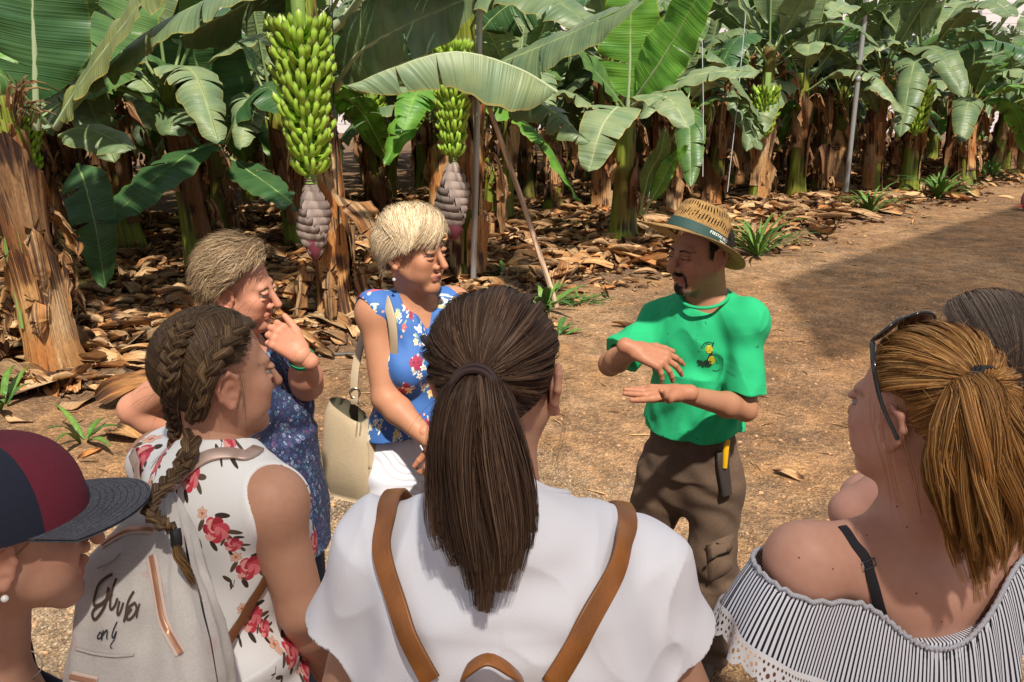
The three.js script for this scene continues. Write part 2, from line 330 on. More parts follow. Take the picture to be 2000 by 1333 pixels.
function curledScrap(seed, len, wid, curl, twist, nx = 4, nz = 7) {              // a scrap of dry leaf lying on the ground
  reseed(seed); const pos = [], uv = [], idx = [], ph = rr(0, 6), u0 = rnd();
  for (let j = 0; j <= nz; j++) for (let i = 0; i <= nx; i++) {
    const t = j / nz, s = i / nx - 0.5, w = wid * (0.55 + 0.5 * Math.sin(Math.PI * (0.12 + 0.8 * t))) * (1 + 0.25 * noise3(t * 4, seed, i)), a = s * curl + twist * (t - 0.5);
    const x = Math.sin(a) / Math.max(0.4, curl) * w * 1.2, y = (1 - Math.cos(s * curl)) * w * 0.75 + 0.05 * len * Math.sin(t * 5 + ph) + 0.03 * len * noise3(t * 3, i, seed) + Math.sin(twist * (t - 0.5)) * s * w * 0.6;
    pos.push(x, y + 0.06 * len, (t - 0.5) * len); uv.push(u0 + s * wid, t * len * 0.8);
    if (i && j) { const q = j * (nx + 1) + i; idx.push(q, q - nx - 2, q - nx - 1, q, q - 1, q - nx - 2); }
  }
  return geoFrom(pos, idx, uv);
}
const scraps = [[1, 0.30, 0.13, 1.6, 0.6], [2, 0.42, 0.10, 2.6, 0.9], [3, 0.22, 0.16, 1.1, -0.8], [4, 0.34, 0.08, 3.2, 0.2], [5, 0.26, 0.12, 2.0, -1.1], [6, 0.5, 0.14, 1.4, 0.5]].map((a) => curledScrap(...a));
{
  const lists = scraps.map(() => []); reseed(77);
  const colour = () => { const k = rr(0.5, 1.25), t = rnd(); return t < 0.5 ? lin(k, k * 0.97, k * 0.92) : t < 0.85 ? lin(0.66 * k, 0.62 * k, 0.57 * k) : lin(k * 1.05, k * 0.88, k * 0.7); };
  for (let i = 0; i < 60000; i++) {
    const t = rr(-7, 30), o = 1.7 - 9.5 * Math.pow(rnd(), 1.4), bx = -1.6 + (t + o) / Math.SQRT2, bz = -8.3 + (o - t) / Math.SQRT2;
    if (bz > -4.4 || Math.abs(bx) > 0.68 * -bz + 1 || (bz < -17 && rnd() < 0.6)) continue;
    const cover = litterAmount(bx, bz); if (rnd() > cover * (o > 0.6 ? 0.35 : 0.75) + 0.004) continue;
    const s = rr(0.35, 1.1) * (o > 0.4 ? 0.6 : 1);
    lists[Math.floor(rnd() * 6)].push([V(bx, groundY(bx, bz) + rr(-0.005, 0.05) * cover * s, bz), new THREE.Euler(rr(-0.35, 0.35), rr(0, 6.28), rr(-0.5, 0.5)), V(s * rr(0.7, 1.2), s * rr(0.6, 1.3), s), colour()]);
    if (lists.reduce((a, l) => a + l.length, 0) > 15000) break;
  }
  lists.forEach((l, k) => { if (l.length) scatter('leaf_litter', ['broad', 'narrow', 'short wide', 'tightly rolled', 'twisted', 'long'][k] + ' scraps of dry brown banana leaf littering the beds', 'leaf litter', scraps[k], litterMat, l); });
  // thin shreds on the open track
  const shreds = [];
  for (let i = 0; i < 2600; i++) {
    const z = -2.7 - 16 * Math.pow(rnd(), 1.3), x = (rnd() - 0.5) * 1.25 * -z + 0.4, o = rowOff(x, z); if (o < 0.1 || rnd() > 1.15 - 0.2 * o) continue; const k = rr(0.7, 1.6), s = rr(0.08, 0.3);
    shreds.push([V(x, groundY(x, z) + 0.002, z), new THREE.Euler(rr(-0.1, 0.1), rr(0, 6.28), rr(-0.3, 0.3)), V(s * 0.5, s * 0.3, s), lin(k, k * 0.95, k * 0.85)]);
  }
  scatter('dry_shreds', 'tiny pale shreds of dry leaf scattered over the track', 'leaf litter', scraps[1], litterMat, shreds);
}
// ---------- banana plants ----------
const leafTex = dataTex(512, 1024, (u, v) => {
  const e = Math.abs(u - 0.5) * 2, sl = v + 0.05 * e;
  const a = tn(0.5, ((sl % 1) + 1) % 1, 1, 150, 31), b = tn(u, ((sl % 1) + 1) % 1, 2, 46, 32), c = tn(u, v, 6, 9, 33), d = tn(u, v, 90, 60, 34);
  let k = 0.80 + 0.16 * (a - 0.5) + 0.16 * (b - 0.5) + 0.22 * (c - 0.5) + 0.06 * (d - 0.5), r = [k * (0.94 + 0.2 * (c - 0.5)), k, k * (0.95 - 0.1 * (c - 0.5))];
  if (e < 0.05) r = lerp3(r, [1.35, 1.22, 1.15], 1 - e / 0.05);
  if (d > 0.93 && c > 0.5) r = lerp3(r, [0.95, 0.75, 0.6], 0.5);
  if (e > 0.965 - 0.02 * b) r = lerp3(r, [1.5, 0.95, 0.45], 0.75);
  return [r[0] * 0.62, r[1] * 0.62, r[2] * 0.62];
}, false);
const leafBump = dataTex(256, 1024, (u, v) => { const e = Math.abs(u - 0.5) * 2, sl = (((v + 0.05 * e) % 1) + 1) % 1, k = 0.5 * tn(0.5, sl, 1, 150, 31) + 0.5 * tn(0.5, sl, 1, 46, 32); return [k, k, k]; }, false);
const leafMat = (r, g, b, rough = 0.42, tr = 0.16) => phys({ map: leafTex, bumpMap: leafBump, bumpScale: 0.006, color: lin(r / 0.5, g / 0.5, b / 0.5), roughness: rough, transmission: tr, thickness: 0, specularIntensity: 0.8 });
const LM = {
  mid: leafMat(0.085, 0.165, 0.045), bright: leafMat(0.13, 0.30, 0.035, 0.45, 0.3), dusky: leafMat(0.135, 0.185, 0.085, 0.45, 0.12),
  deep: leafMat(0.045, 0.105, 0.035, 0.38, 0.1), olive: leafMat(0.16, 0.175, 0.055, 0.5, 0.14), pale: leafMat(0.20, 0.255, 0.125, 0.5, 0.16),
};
const ribMat = std({ color: lin(0.24, 0.33, 0.12), roughness: 0.5 });
const ribPale = std({ color: lin(0.36, 0.42, 0.24), roughness: 0.5 });
// blade and rib of one leaf whose rib runs through pts; o: wid, pet (bare share), face (the way its upper side looks), fold, droop, tears, ripple
function leafGeos(pts, o = {}) {
  const { wid = 0.28, pet = 0.16, face = UP, fold = 0.35, droop = -0.5, tears = 5, ripple = 0.02, tip = 1, seed = 1, rib = 0.02, twist = 0 } = o;
  reseed(seed); const C = spline(pts, 46), n = C.length - 1, len = C.reduce((a, p, i) => a + (i ? p.distanceTo(C[i - 1]) : 0), 0), i0 = Math.round(n * pet), m = 5;
  const T = C.map((_, i) => C[Math.min(n, i + 1)].clone().sub(C[Math.max(0, i - 1)]).normalize());
  const frame = (i) => { const no = face.clone().addScaledVector(T[i], -face.dot(T[i])).normalize(); no.applyAxisAngle(T[i], twist * (i / n)); return [no, T[i].clone().cross(no)]; };
  const pos = [], uv = [], idx = [], ph = rr(0, 6), ph2 = rr(0, 6);
  for (const e of [-1, 1]) {
    const breaks = new Set(); for (let k = 0; k < tears; k++) breaks.add(Math.floor(rr(i0 + 3, n - 2)));
    let strip = 0, sd = 0, ss = 0, prev = -1;
    const column = (i, edge) => {
      const t = (i - i0) / (n - i0), [no, s] = frame(i), w = wid * Math.pow(Math.min(1, t / 0.2 + 0.02), 0.55) * Math.pow(Math.max(0, 1 - Math.pow(t, 3.2 * tip)), 0.62) + 0.004;
      const at = pos.length / 3; let x = 0, y = 0;
      for (let j = 0; j <= m; j++) {
        const q = j / m, a = fold + (droop + sd) * q + 0.12 * noise3(t * 5, e, seed) * q;
        if (j) { x += w / m * Math.cos(a); y += w / m * Math.sin(a); }
        const rip = ripple * Math.pow(q, 1.5) * (Math.sin(t * len * 9 + ph + e) + 0.7 * Math.sin(t * len * 23 + ph2 * e)) + 0.006 * noise3(t * 22, q * 2, seed + e);
        const lead = 0.22 * x + edge * q * 0.022 + ss * q;
        const p = C[i].clone().addScaledVector(s, e * (x + 0.004)).addScaledVector(no, y + rip).addScaledVector(T[i], lead * (t < 0.96 ? 1 : 0.5));
        pos.push(p.x, p.y, p.z); uv.push(0.5 + e * 0.5 * q, t * len / 1.6);
      }
      return at;
    };
    const join = (a, b) => { for (let j = 0; j < m; j++) e > 0 ? idx.push(a + j, a + j + 1, b + j, b + j, a + j + 1, b + j + 1) : idx.push(a + j, b + j, a + j + 1, a + j + 1, b + j, b + j + 1); };
    for (let i = i0; i <= n; i++) {
      if (breaks.has(i) && prev >= 0) { join(prev, column(i, -1)); strip++; sd = rr(-0.35, 0.2) * (o.ragged ?? 1); ss = rr(-0.02, 0.02); prev = column(i, 1); } else { const c = column(i, 0); if (prev >= 0) join(prev, c); prev = c; }
    }
  }
  const ribPts = C.filter((_, i) => i % 3 === 0 || i === n).map((p, k, all) => p.clone().addScaledVector(frame(Math.min(n, k * 3))[0], -rib * 0.45));
  return { blade: geoFrom(pos, idx, uv), rib: tube(ribPts, (t) => rib * (1 - 0.82 * t), 6) };
}
function addLeaf(plant, base, pts, mat, o) {                                    // pts in world places
  const g = leafGeos(pts.map((p) => p.clone().sub(base)), o); const m = part(plant, o?.name ?? 'leaf', g.blade, mat); if (o?.label) m.userData.label = o.label; part(m, 'midrib', g.rib, o?.ribMat ?? ribMat); return m;
}
const stemTex = dataTex(512, 512, (u, v) => {
  const s = tn(u, v, 40, 3, 41), s2 = tn(u, v, 110, 6, 42), b = tn(u, v, 5, 4, 43), d = tn(u, v, 14, 7, 44);
  let c = lerp3([0.36, 0.42, 0.09], [0.56, 0.58, 0.17], s); c = lerp3(c, [0.40, 0.26, 0.12], clamp((b - 0.50) * 3.2)); c = lerp3(c, [0.16, 0.10, 0.05], clamp((d + 0.4 * s2 - 0.86) * 4)); c = lerp3(c, [0.72, 0.55, 0.30], clamp((s2 - 0.8) * 3));
  return c;
});
const dryPale = std({ map: dryTex, bumpMap: dryBump, bumpScale: 0.01, roughness: 0.85, color: lin(1.25, 1.2, 1.12) });
const dryDark = std({ map: dryTex, bumpMap: dryBump, bumpScale: 0.01, roughness: 0.85, color: lin(0.45, 0.36, 0.29) });
const stemMat = std({ map: stemTex, bumpMap: dryBump, bumpScale: 0.008, roughness: 0.6 });
const stemDark = std({ map: stemTex, bumpMap: dryBump, bumpScale: 0.008, roughness: 0.7, color: lin(0.6, 0.48, 0.42) });
// a leaf sheath that wraps the stem from height h0 to h1, open over the rest; flare: how far it stands off at the top
function sheathGeo(seed, axis, rad, a0, a1, h0, h1, flare, rag = 0.12) {
  reseed(seed); const nx = 9, ny = 8, pos = [], uv = [], idx = [], u0 = rnd();
  for (let j = 0; j <= ny; j++) for (let i = 0; i <= nx; i++) {
    const t = j / ny, s = i / nx, a = mix(a0, a1, s) * (1 - 0.12 * t * (1 - 2 * Math.abs(s - 0.5))), top = h1 - rag * (h1 - h0) * (Math.abs(noise3(s * 4.3, seed, 2)) + 1.2 * Math.pow(Math.abs(s - 0.5) * 2, 3)), h = mix(h0, top, t), c = axis(h);
    const r = rad(h) + 0.012 + flare * t * t * (0.6 + 0.6 * noise3(s * 3, seed, 5)) + 0.016 * Math.abs(noise3(s * 5, t * 3, seed)) + 0.02 * Math.pow(Math.abs(s - 0.5) * 2, 4) * rnd();
    pos.push(c.x + Math.sin(a) * r, h, c.z + Math.cos(a) * r); uv.push(u0 + s * (a1 - a0) * 0.16, h * 0.75 + u0);
    if (i && j) { const q = j * (nx + 1) + i; idx.push(q, q - 1, q - nx - 1, q - 1, q - nx - 2, q - nx - 1); }
  }
  return geoFrom(pos, idx, uv);
}
function stemGeo(axis, rad, h, seed, h0 = -0.06) {
  const ny = 18, nx = 16, pos = [], uv = [], idx = [];
  for (let j = 0; j <= ny; j++) for (let i = 0; i <= nx; i++) {
    const y = mix(h0, h, j / ny), a = i / nx * 6.2832, c = axis(y), r = rad(y) * (1 + 0.07 * noise3(Math.sin(a) * 1.6, y * 1.5, Math.cos(a) * 1.6 + seed) + 0.05 * Math.sin(a * 3 + y * 0.8 + seed));
    pos.push(c.x + Math.sin(a) * r, y, c.z + Math.cos(a) * r); uv.push(i / nx * 1.1 + seed * 0.37, y * 0.6);
    if (i && j) { const q = j * (nx + 1) + i; idx.push(q, q - 1, q - nx - 1, q - 1, q - nx - 2, q - nx - 1); }
  }
  const c = pos.length / 3; pos.push(axis(h).x, h + 0.02, axis(h).z); uv.push(0.5, 0.5); for (let i = 0; i < nx; i++) idx.push(ny * (nx + 1) + i, ny * (nx + 1) + i + 1, c);
  return geoFrom(pos, idx, uv);
}
function dryHang(seed, from, out, len, wid) {                                    // a dead leaf that hangs down from a point
  reseed(seed); const a = from, b = from.clone().addScaledVector(out, 0.5 * len * rr(0.3, 0.6)).add(V(0, 0.1 * len, 0)), c = from.clone().addScaledVector(out, len * rr(0.25, 0.5)).add(V(0, -len * rr(0.6, 0.95), 0));
  return leafGeos([a, b, b.clone().lerp(c, 0.55).addScaledVector(out, 0.05), c], { wid, pet: 0.08, face: out.clone().add(V(0, 0.4, 0)).normalize(), fold: -0.9, droop: 0.5, tears: 3, ripple: 0.03, seed, rib: 0.01 });
}
// one whole plant at the origin. o: h (stem height), r, lean, leaves, len, mats, sheaths, hang
function makePlant(name, seed, o = {}) {
  const g = new THREE.Group(); reseed(seed);
  const { h = 2.2, r = 0.128, leaves = 8, len = 2.1, wid = 0.34, mats = [LM.mid, LM.dusky, LM.bright], sheaths = 5, hang = 3, leanX = rr(-0.08, 0.08), leanZ = rr(-0.08, 0.08), stem = stemMat, spread = 1 } = o;
  const axis = (y) => V(leanX * y, 0, leanZ * y), rad = (y) => r * (1.25 - 0.5 * clamp(y / h) + 0.35 * Math.exp(-Math.max(0, y) * 5));
  part(g, 'pseudostem', stemGeo(axis, rad, h, seed), stem);
  for (let k = 0; k < sheaths; k++) { const a = k * 2.4 + rr(0, 0.8), h0 = rr(-0.03, 0.5) * h, hh = rr(0.3, 0.6) * h; part(g, 'dry_sheath', sheathGeo(seed * 31 + k, axis, rad, a, a + rr(1.3, 2.6), h0, Math.min(h * 0.98, h0 + hh), rr(0.02, 0.15), rr(0.12, 0.4)), [dryGold, dryMat, dryDark, dryDark][Math.floor(rnd() * 4)]); }
  const top = V(axis(h).x, h, axis(h).z);
  for (let k = 0; k < 4; k++) { reseed(seed * 19 + k); const a = rr(0, 6.28), y = rr(0.15, 0.6) * h, o2 = V(Math.sin(a), 0, Math.cos(a)), c = axis(y), gg = dryHang(seed * 23 + k, V(c.x + o2.x * rad(y), y, c.z + o2.z * rad(y)), o2, rr(0.3, 0.6), rr(0.06, 0.12)); part(part(g, 'dead_leaf', gg.blade, k % 2 ? dryGrey : dryPale), 'midrib', gg.rib, dryMat); }
  for (let k = 0; k < leaves; k++) {
    reseed(seed * 57 + k); const az = k * 2.399 + rr(-0.3, 0.3), out = V(Math.sin(az), 0, Math.cos(az)), age = k / Math.max(1, leaves - 1), L = len * rr(0.8, 1.1) * (1 - 0.15 * age), el = mix(1.35, 0.35, Math.pow(age, 0.8)) / spread;
    const dir = out.clone().multiplyScalar(Math.cos(el)).add(V(0, Math.sin(el), 0)), sag = mix(0.12, 0.75, age) * L;
    const p0 = top.clone().addScaledVector(out, r * 0.35).add(V(0, -0.12 - 0.25 * age, 0)), p1 = p0.clone().addScaledVector(dir, L * 0.4), p2 = p0.clone().addScaledVector(dir, L * 0.78).add(V(0, -sag * 0.4, 0)), p3 = p0.clone().addScaledVector(dir, L * 1.08).add(V(0, -sag * 1.15, 0)).addScaledVector(out, 0.08);
    const gg = leafGeos([p0, p1, p2, p3], { wid: wid * rr(0.85, 1.15), pet: 0.17, face: out.clone().multiplyScalar(-Math.sin(el)).add(V(0, Math.cos(el) + 0.1, 0)).normalize(), fold: rr(0.2, 0.55), droop: -mix(0.3, 1.1, age), tears: Math.round(rr(2, 9)), ripple: rr(0.01, 0.03), seed: seed * 91 + k, twist: rr(-0.6, 0.6) });
    const m = part(g, 'leaf', gg.blade, mats[Math.floor(rnd() * mats.length)]); part(m, 'midrib', gg.rib, ribMat);
  }
  for (let k = 0; k < hang; k++) { reseed(seed * 13 + k); const az = rr(0, 6.28), out = V(Math.sin(az), 0, Math.cos(az)), y = h * rr(0.75, 0.98), c = axis(y), gg = dryHang(seed * 7 + k, V(c.x + out.x * rad(y), y, c.z + out.z * rad(y)), out, rr(0.5, 1.1), rr(0.06, 0.13)); part(part(g, 'dead_leaf', gg.blade, dryGrey), 'midrib', gg.rib, dryMat); }
  g.userData.axis = axis; g.userData.rad = rad; g.name = name; return g;
}
// bananas: a curved, slightly angular finger that leaves the stalk outwards and turns up
const bananaMat = phys({ vertexColors: true, roughness: 0.38, clearcoat: 0.15, clearcoatRoughness: 0.5 });
function bananaGeo(seed, L, R, sides = 7, seg = 8) {
  reseed(seed); const pts = [], a1 = rr(1.35, 1.75); let x = 0, y = 0;
  for (let i = 0; i <= seg; i++) { const t = i / seg, a = -0.25 + (a1 + 0.25) * Math.pow(t, 0.8); pts.push(V(0, y, x)); x += Math.cos(a) * L / seg; y += Math.sin(a) * L / seg; }
  const g = tube(pts, (t) => R * (t < 0.12 ? 0.45 + 4.6 * t : t > 0.86 ? Math.max(0.22, 1 - Math.pow((t - 0.86) / 0.14, 1.6) * 0.78) : 1), sides), n = g.attributes.position.count, col = [], uvA = g.attributes.uv;
  for (let i = 0; i < n; i++) { const t = uvA.getY(i) / L, k = 0.9 + 0.12 * noise3(i * 0.7, seed, 1); let c = [0.33 * k, 0.53 * k, 0.045]; if (t > 0.95) c = lerp3(c, [0.10, 0.07, 0.03], clamp((t - 0.95) * 24)); else if (t > 0.85) c = lerp3(c, [0.42, 0.52, 0.10], (t - 0.85) * 6); col.push(...c); }
  g.setAttribute('color', new THREE.Float32BufferAttribute(col, 3)); return g;
}
const stalkMat = std({ color: lin(0.20, 0.30, 0.07), roughness: 0.6 });
const bractTex = dataTex(128, 128, (u, v) => { const k = 0.62 + 0.3 * (tn(u, v, 24, 3, 27) - 0.5) + 0.3 * (tn(u, v, 5, 5, 28) - 0.5); return [k, k * 0.90, k * 0.87]; });
const bractMat = std({ map: bractTex, bumpMap: dryBump, bumpScale: 0.006, roughness: 0.85, color: lin(0.72, 0.69, 0.64) });
const purpleMat = std({ color: lin(0.20, 0.045, 0.07), roughness: 0.6 });
function bractGeo(seed, w, l) {
  reseed(seed); const pos = [], uv = [], idx = [], nx = 5, ny = 6;
  for (let j = 0; j <= ny; j++) for (let i = 0; i <= nx; i++) { const t = j / ny, s = i / nx - 0.5, ww = w * Math.sin(Math.PI * (0.2 + 0.72 * t)) , a = s * 1.9; pos.push(Math.sin(a) * ww * 0.62, -t * l, Math.cos(a) * ww * 0.55 - 0.25 * w + 0.02 * Math.sin(t * 3 + seed) + 0.12 * l * t * t); uv.push(s * 0.3 + seed * 0.13, t * 0.3); if (i && j) { const q = j * (nx + 1) + i; idx.push(q, q - nx - 1, q - 1, q - 1, q - nx - 1, q - nx - 2); } }
  return geoFrom(pos, idx, uv);
}
// a hanging bunch: top and bottom of the fruit, in the plant's own places; single: each banana a piece of its own
function addBunch(plant, top, bottom, R, hands, per, seed, single, budLen) {
  reseed(seed); const L = top.distanceTo(bottom), ax = bottom.clone().sub(top).normalize(), bunch = new THREE.Group(); bunch.name = 'banana_bunch'; plant.add(bunch);
  const geos = [0, 1, 2].map((k) => bananaGeo(seed + k, R * 1.12, R * 0.108, single ? 7 : 5, single ? 8 : 5)), q = new THREE.Quaternion(), list = [];
  part(bunch, 'stalk', tube([top.clone().addScaledVector(ax, -0.35 * L), top, bottom, bottom.clone().addScaledVector(ax, 0.08 * L)], (t) => R * (0.26 - 0.08 * t), 9), stalkMat);
  for (let k = 0; k < hands; k++) {
    const f = (k + 0.7) / hands, n = Math.round(per * (1 - 0.3 * f)), tw = k * 1.1, rk = R * (1 - 0.28 * Math.pow(f, 2));
    for (let row = 0; row < 2; row++) for (let i = 0; i < n; i++) {
      const a = tw + (i + row * 0.5) / n * 6.2832 + rr(-0.09, 0.09), c = top.clone().addScaledVector(ax, L * f + (row ? 0.018 : -0.012) * L + rr(-0.006, 0.006) * L), tilt = rr(-0.24, 0.24) - 0.1 + row * 0.16 + 0.22 * f, s = rk / R * rr(0.9, 1.05) * (row ? 1.0 : 0.92);
      q.setFromEuler(new THREE.Euler(-tilt, a, rr(-0.12, 0.12), 'YXZ')); const p = c.clone().add(V(Math.sin(a), 0, Math.cos(a)).multiplyScalar(rk * 0.24));
      list.push([geos[Math.floor(rnd() * 3)], p, q.clone(), s]);
    }
  }
  if (single) for (const [g, p, qq, s] of list) { const m = part(bunch, 'banana', g, bananaMat); m.position.copy(p); m.quaternion.copy(qq); m.scale.setScalar(s); }
  else kindOf(part(bunch, 'bananas', merge(list.map(([g, p, qq, s]) => g.clone().applyMatrix4(new THREE.Matrix4().compose(p, qq, V(s, s, s))))), bananaMat), 'stuff');
  if (budLen) {
    const bud = new THREE.Group(); bud.name = 'flower_bud'; plant.add(bud); const b0 = bottom.clone().addScaledVector(ax, 0.06 * L), wv = (f) => 0.30 * budLen * Math.sin(Math.PI * (0.16 + 0.78 * f));
    part(bud, 'bud_stem', tube(spline([bottom, bottom.clone().lerp(b0, 0.6).add(V(0.012, 0, 0)), b0.clone().addScaledVector(ax, budLen * 0.5)], 8), (t) => R * (0.17 + 0.02 * Math.sin(t * 30)), 8), stalkMat);
    for (let k = 0; k < 4; k++) part(bud, 'scar_ring', new THREE.TorusGeometry(R * 0.2, R * 0.035, 5, 12).rotateX(Math.PI / 2).translate(bottom.x, bottom.y - (0.25 + 0.2 * k) * 0.06 * L * 1.6, bottom.z), k % 2 ? bractMat : stalkMat);
    part(bud, 'bud_heart', new THREE.SphereGeometry(1, 14, 12).scale(0.17 * budLen, 0.5 * budLen, 0.17 * budLen).translate(b0.x, b0.y - 0.52 * budLen, b0.z), purpleMat);
    const bg = [0, 1, 2].map((k) => bractGeo(seed + k, 1, 1));
    for (let k = 0; k < 26; k++) { const f = k / 27, a = k * 2.2, w = Math.max(0.06, wv(f)) , m = part(bud, 'bract', bg[k % 3], f > 0.86 ? purpleMat : bractMat); m.position.copy(b0).addScaledVector(ax, budLen * f * 0.86); m.position.x += Math.sin(a) * w * 0.30; m.position.z += Math.cos(a) * w * 0.30; m.rotation.y = a; m.scale.set(w * 1.5, budLen * 0.26, w * 1.2); }
  }
  return bunch;
}
// ---------- the plantation ----------
const gy = (p) => { p.y = groundY(p.x, p.z); return p; };
const CAMDIR = V(0, 0.1, 1).normalize();
function place(g, label, group, pos, turn = 0, s = 1) { g.name = numbered(g.name); g.position.copy(pos); g.rotation.y = turn; g.scale.setScalar(s); g.userData = { label, category: 'banana plant' }; if (group) g.userData.group = group; scene.add(g); return shadow(g); }
function frayed(plant, top, r, seed, n = 46) {                                   // the torn fibrous end of a felled stem
  reseed(seed);
  for (let k = 0; k < n; k++) {
    const a = rr(0, 6.28), q = rr(0.1, 1) * r, b = top.clone().add(V(Math.sin(a) * q, rr(-0.25, -0.02), Math.cos(a) * q)), o = V(Math.sin(a), 0, Math.cos(a)), l = rr(0.10, 0.3);
    const c = bez(b, b.clone().addScaledVector(o, l * 0.25).add(V(0, l * 0.9, 0)), b.clone().addScaledVector(o, l * rr(0.3, 0.8)).add(V(rr(-0.1, 0.1), l * rr(0.1, 0.9), rr(-0.1, 0.1))), 5), w = rr(0.015, 0.045);
    part(plant, 'torn_fibre', band(c, () => o.clone().add(V(0.2, 0.5, 0.1)), (t) => w * (1 - 0.6 * t), 0.004), [dryMat, dryGold, dryGrey][k % 3]);
  }
}
// felled stem at the far left
{
  const base = gy(GR(112, 742)), g = makePlant('banana_stump', 401, { h: 2.02, r: 0.118, leaves: 0, sheaths: 4, hang: 0, leanX: -0.05, leanZ: 0.02, stem: stemMat });
  const ax = g.userData.axis, rad = g.userData.rad;
  part(g, 'dry_sheath', sheathGeo(4101, ax, rad, -1.0, 1.25, -0.04, 1.02, 0.06, 0.2), dryGold); part(g, 'dry_sheath', sheathGeo(4102, ax, (y) => rad(y) + 0.02, 0.6, 1.9, 0.0, 1.12, 0.05, 0.3), dryMat);
  part(g, 'dry_sheath', sheathGeo(4103, ax, rad, -0.2, 1.5, 1.1, 1.86, 0.03, 0.2), std({ map: dryTex, bumpMap: dryBump, bumpScale: 0.012, roughness: 0.8, color: lin(0.55, 0.36, 0.22) }));
  frayed(g, V(ax(2.0).x + 0.02, 2.02, ax(2.0).z), 0.19, 402, 60);
  [[1.5, -1.3, 0.5], [1.15, -1.9, 0.42], [0.95, -0.7, 0.36], [1.75, -1.6, 0.5], [0.42, -1.2, 0.4]].forEach(([y, a, l], k) => { const o = V(Math.sin(a), 0, Math.cos(a)), c = ax(y), gg = dryHang(410 + k, V(c.x + o.x * 0.2, y, c.z + o.z * 0.2), o, l, 0.14); part(part(g, 'dead_leaf', gg.blade, dryGrey), 'midrib', gg.rib, dryMat); });
  part(g, 'green_sheath', sheathGeo(4105, ax, (y) => rad(y) + 0.012, 0.15, 0.75, 0.9, 1.5, 0.01, 0.1), stalkMat); part(g, 'green_sheath', sheathGeo(4106, ax, (y) => rad(y) + 0.016, -0.75, -0.4, 0.35, 1.05, 0.02, 0.1), stalkMat);
  place(g, 'thick felled banana stem with golden dry sheaths and frayed top, nearest the left edge', null, base);
}
function heroPlant(name, label, base, o, leaves) {
  const g = makePlant(name, o.seed, { leaves: 0, ...o }); place(g, label, null, base);
  for (const [mat, pts, opt] of leaves) addLeaf(g, base, pts, mat, opt);
  return shadow(g);
}
// young plant growing behind the felled stem
heroPlant('banana_plant', 'young banana plant behind the felled stem, big leaves fanning over the top left corner', gy(GR(95, 690)), { seed: 421, h: 1.75, r: 0.12, sheaths: 3, hang: 0, leanX: 0.0, leanZ: 0 }, [
  [LM.deep, [W(70, 255, 7.1), W(66, 100, 7.05), W(60, -60, 7.0), W(50, -260, 6.8)], { wid: 0.42, pet: 0.12, face: V(0.1, 0.1, 1), fold: 0.2, droop: -0.2, tears: 2, seed: 51, rib: 0.035, ribMat: ribPale }],
  [LM.olive, [W(105, 250, 7.0), W(140, 190, 6.9), W(215, 80, 6.7), W(330, -60, 6.5)], { wid: 0.33, pet: 0.13, face: V(-0.45, 0.75, 0.6), fold: 0.25, droop: -0.5, tears: 2, seed: 52, rib: 0.03, ribMat: ribPale }],
  [LM.mid, [W(90, 240, 7.0), W(50, 190, 6.8), W(-10, 140, 6.6), W(-90, 130, 6.4)], { wid: 0.3, pet: 0.1, face: V(0.2, 0.9, 0.5), fold: 0.3, droop: -0.9, tears: 3, seed: 53 }],
  [LM.dusky, [W(115, 265, 7.1), W(150, 250, 7.0), W(200, 262, 6.9), W(255, 292, 6.8)], { wid: 0.2, pet: 0.1, face: V(0, 0.9, 0.45), fold: 0.15, droop: -0.7, tears: 2, seed: 54 }],
  [LM.bright, [W(80, 240, 7.3), W(30, 120, 7.5), W(-30, 0, 7.7), W(-60, -140, 7.8)], { wid: 0.36, face: V(0.3, 0.2, 1), fold: 0.2, droop: -0.2, seed: 55 }],
  [LM.mid, [W(110, 240, 7.4), W(190, 130, 7.6), W(250, 20, 7.8), W(290, -120, 7.9)], { wid: 0.36, face: V(-0.2, 0.3, 1), fold: 0.2, droop: -0.3, seed: 56 }],
  [LM.dusky, [W(110, 245, 7.2), W(250, 90, 6.9), W(400, 0, 6.6), W(560, -60, 6.3)], { wid: 0.36, face: V(-0.2, 0.9, 0.35), fold: 0.1, droop: -0.7, tears: 4, seed: 57 }],
]);
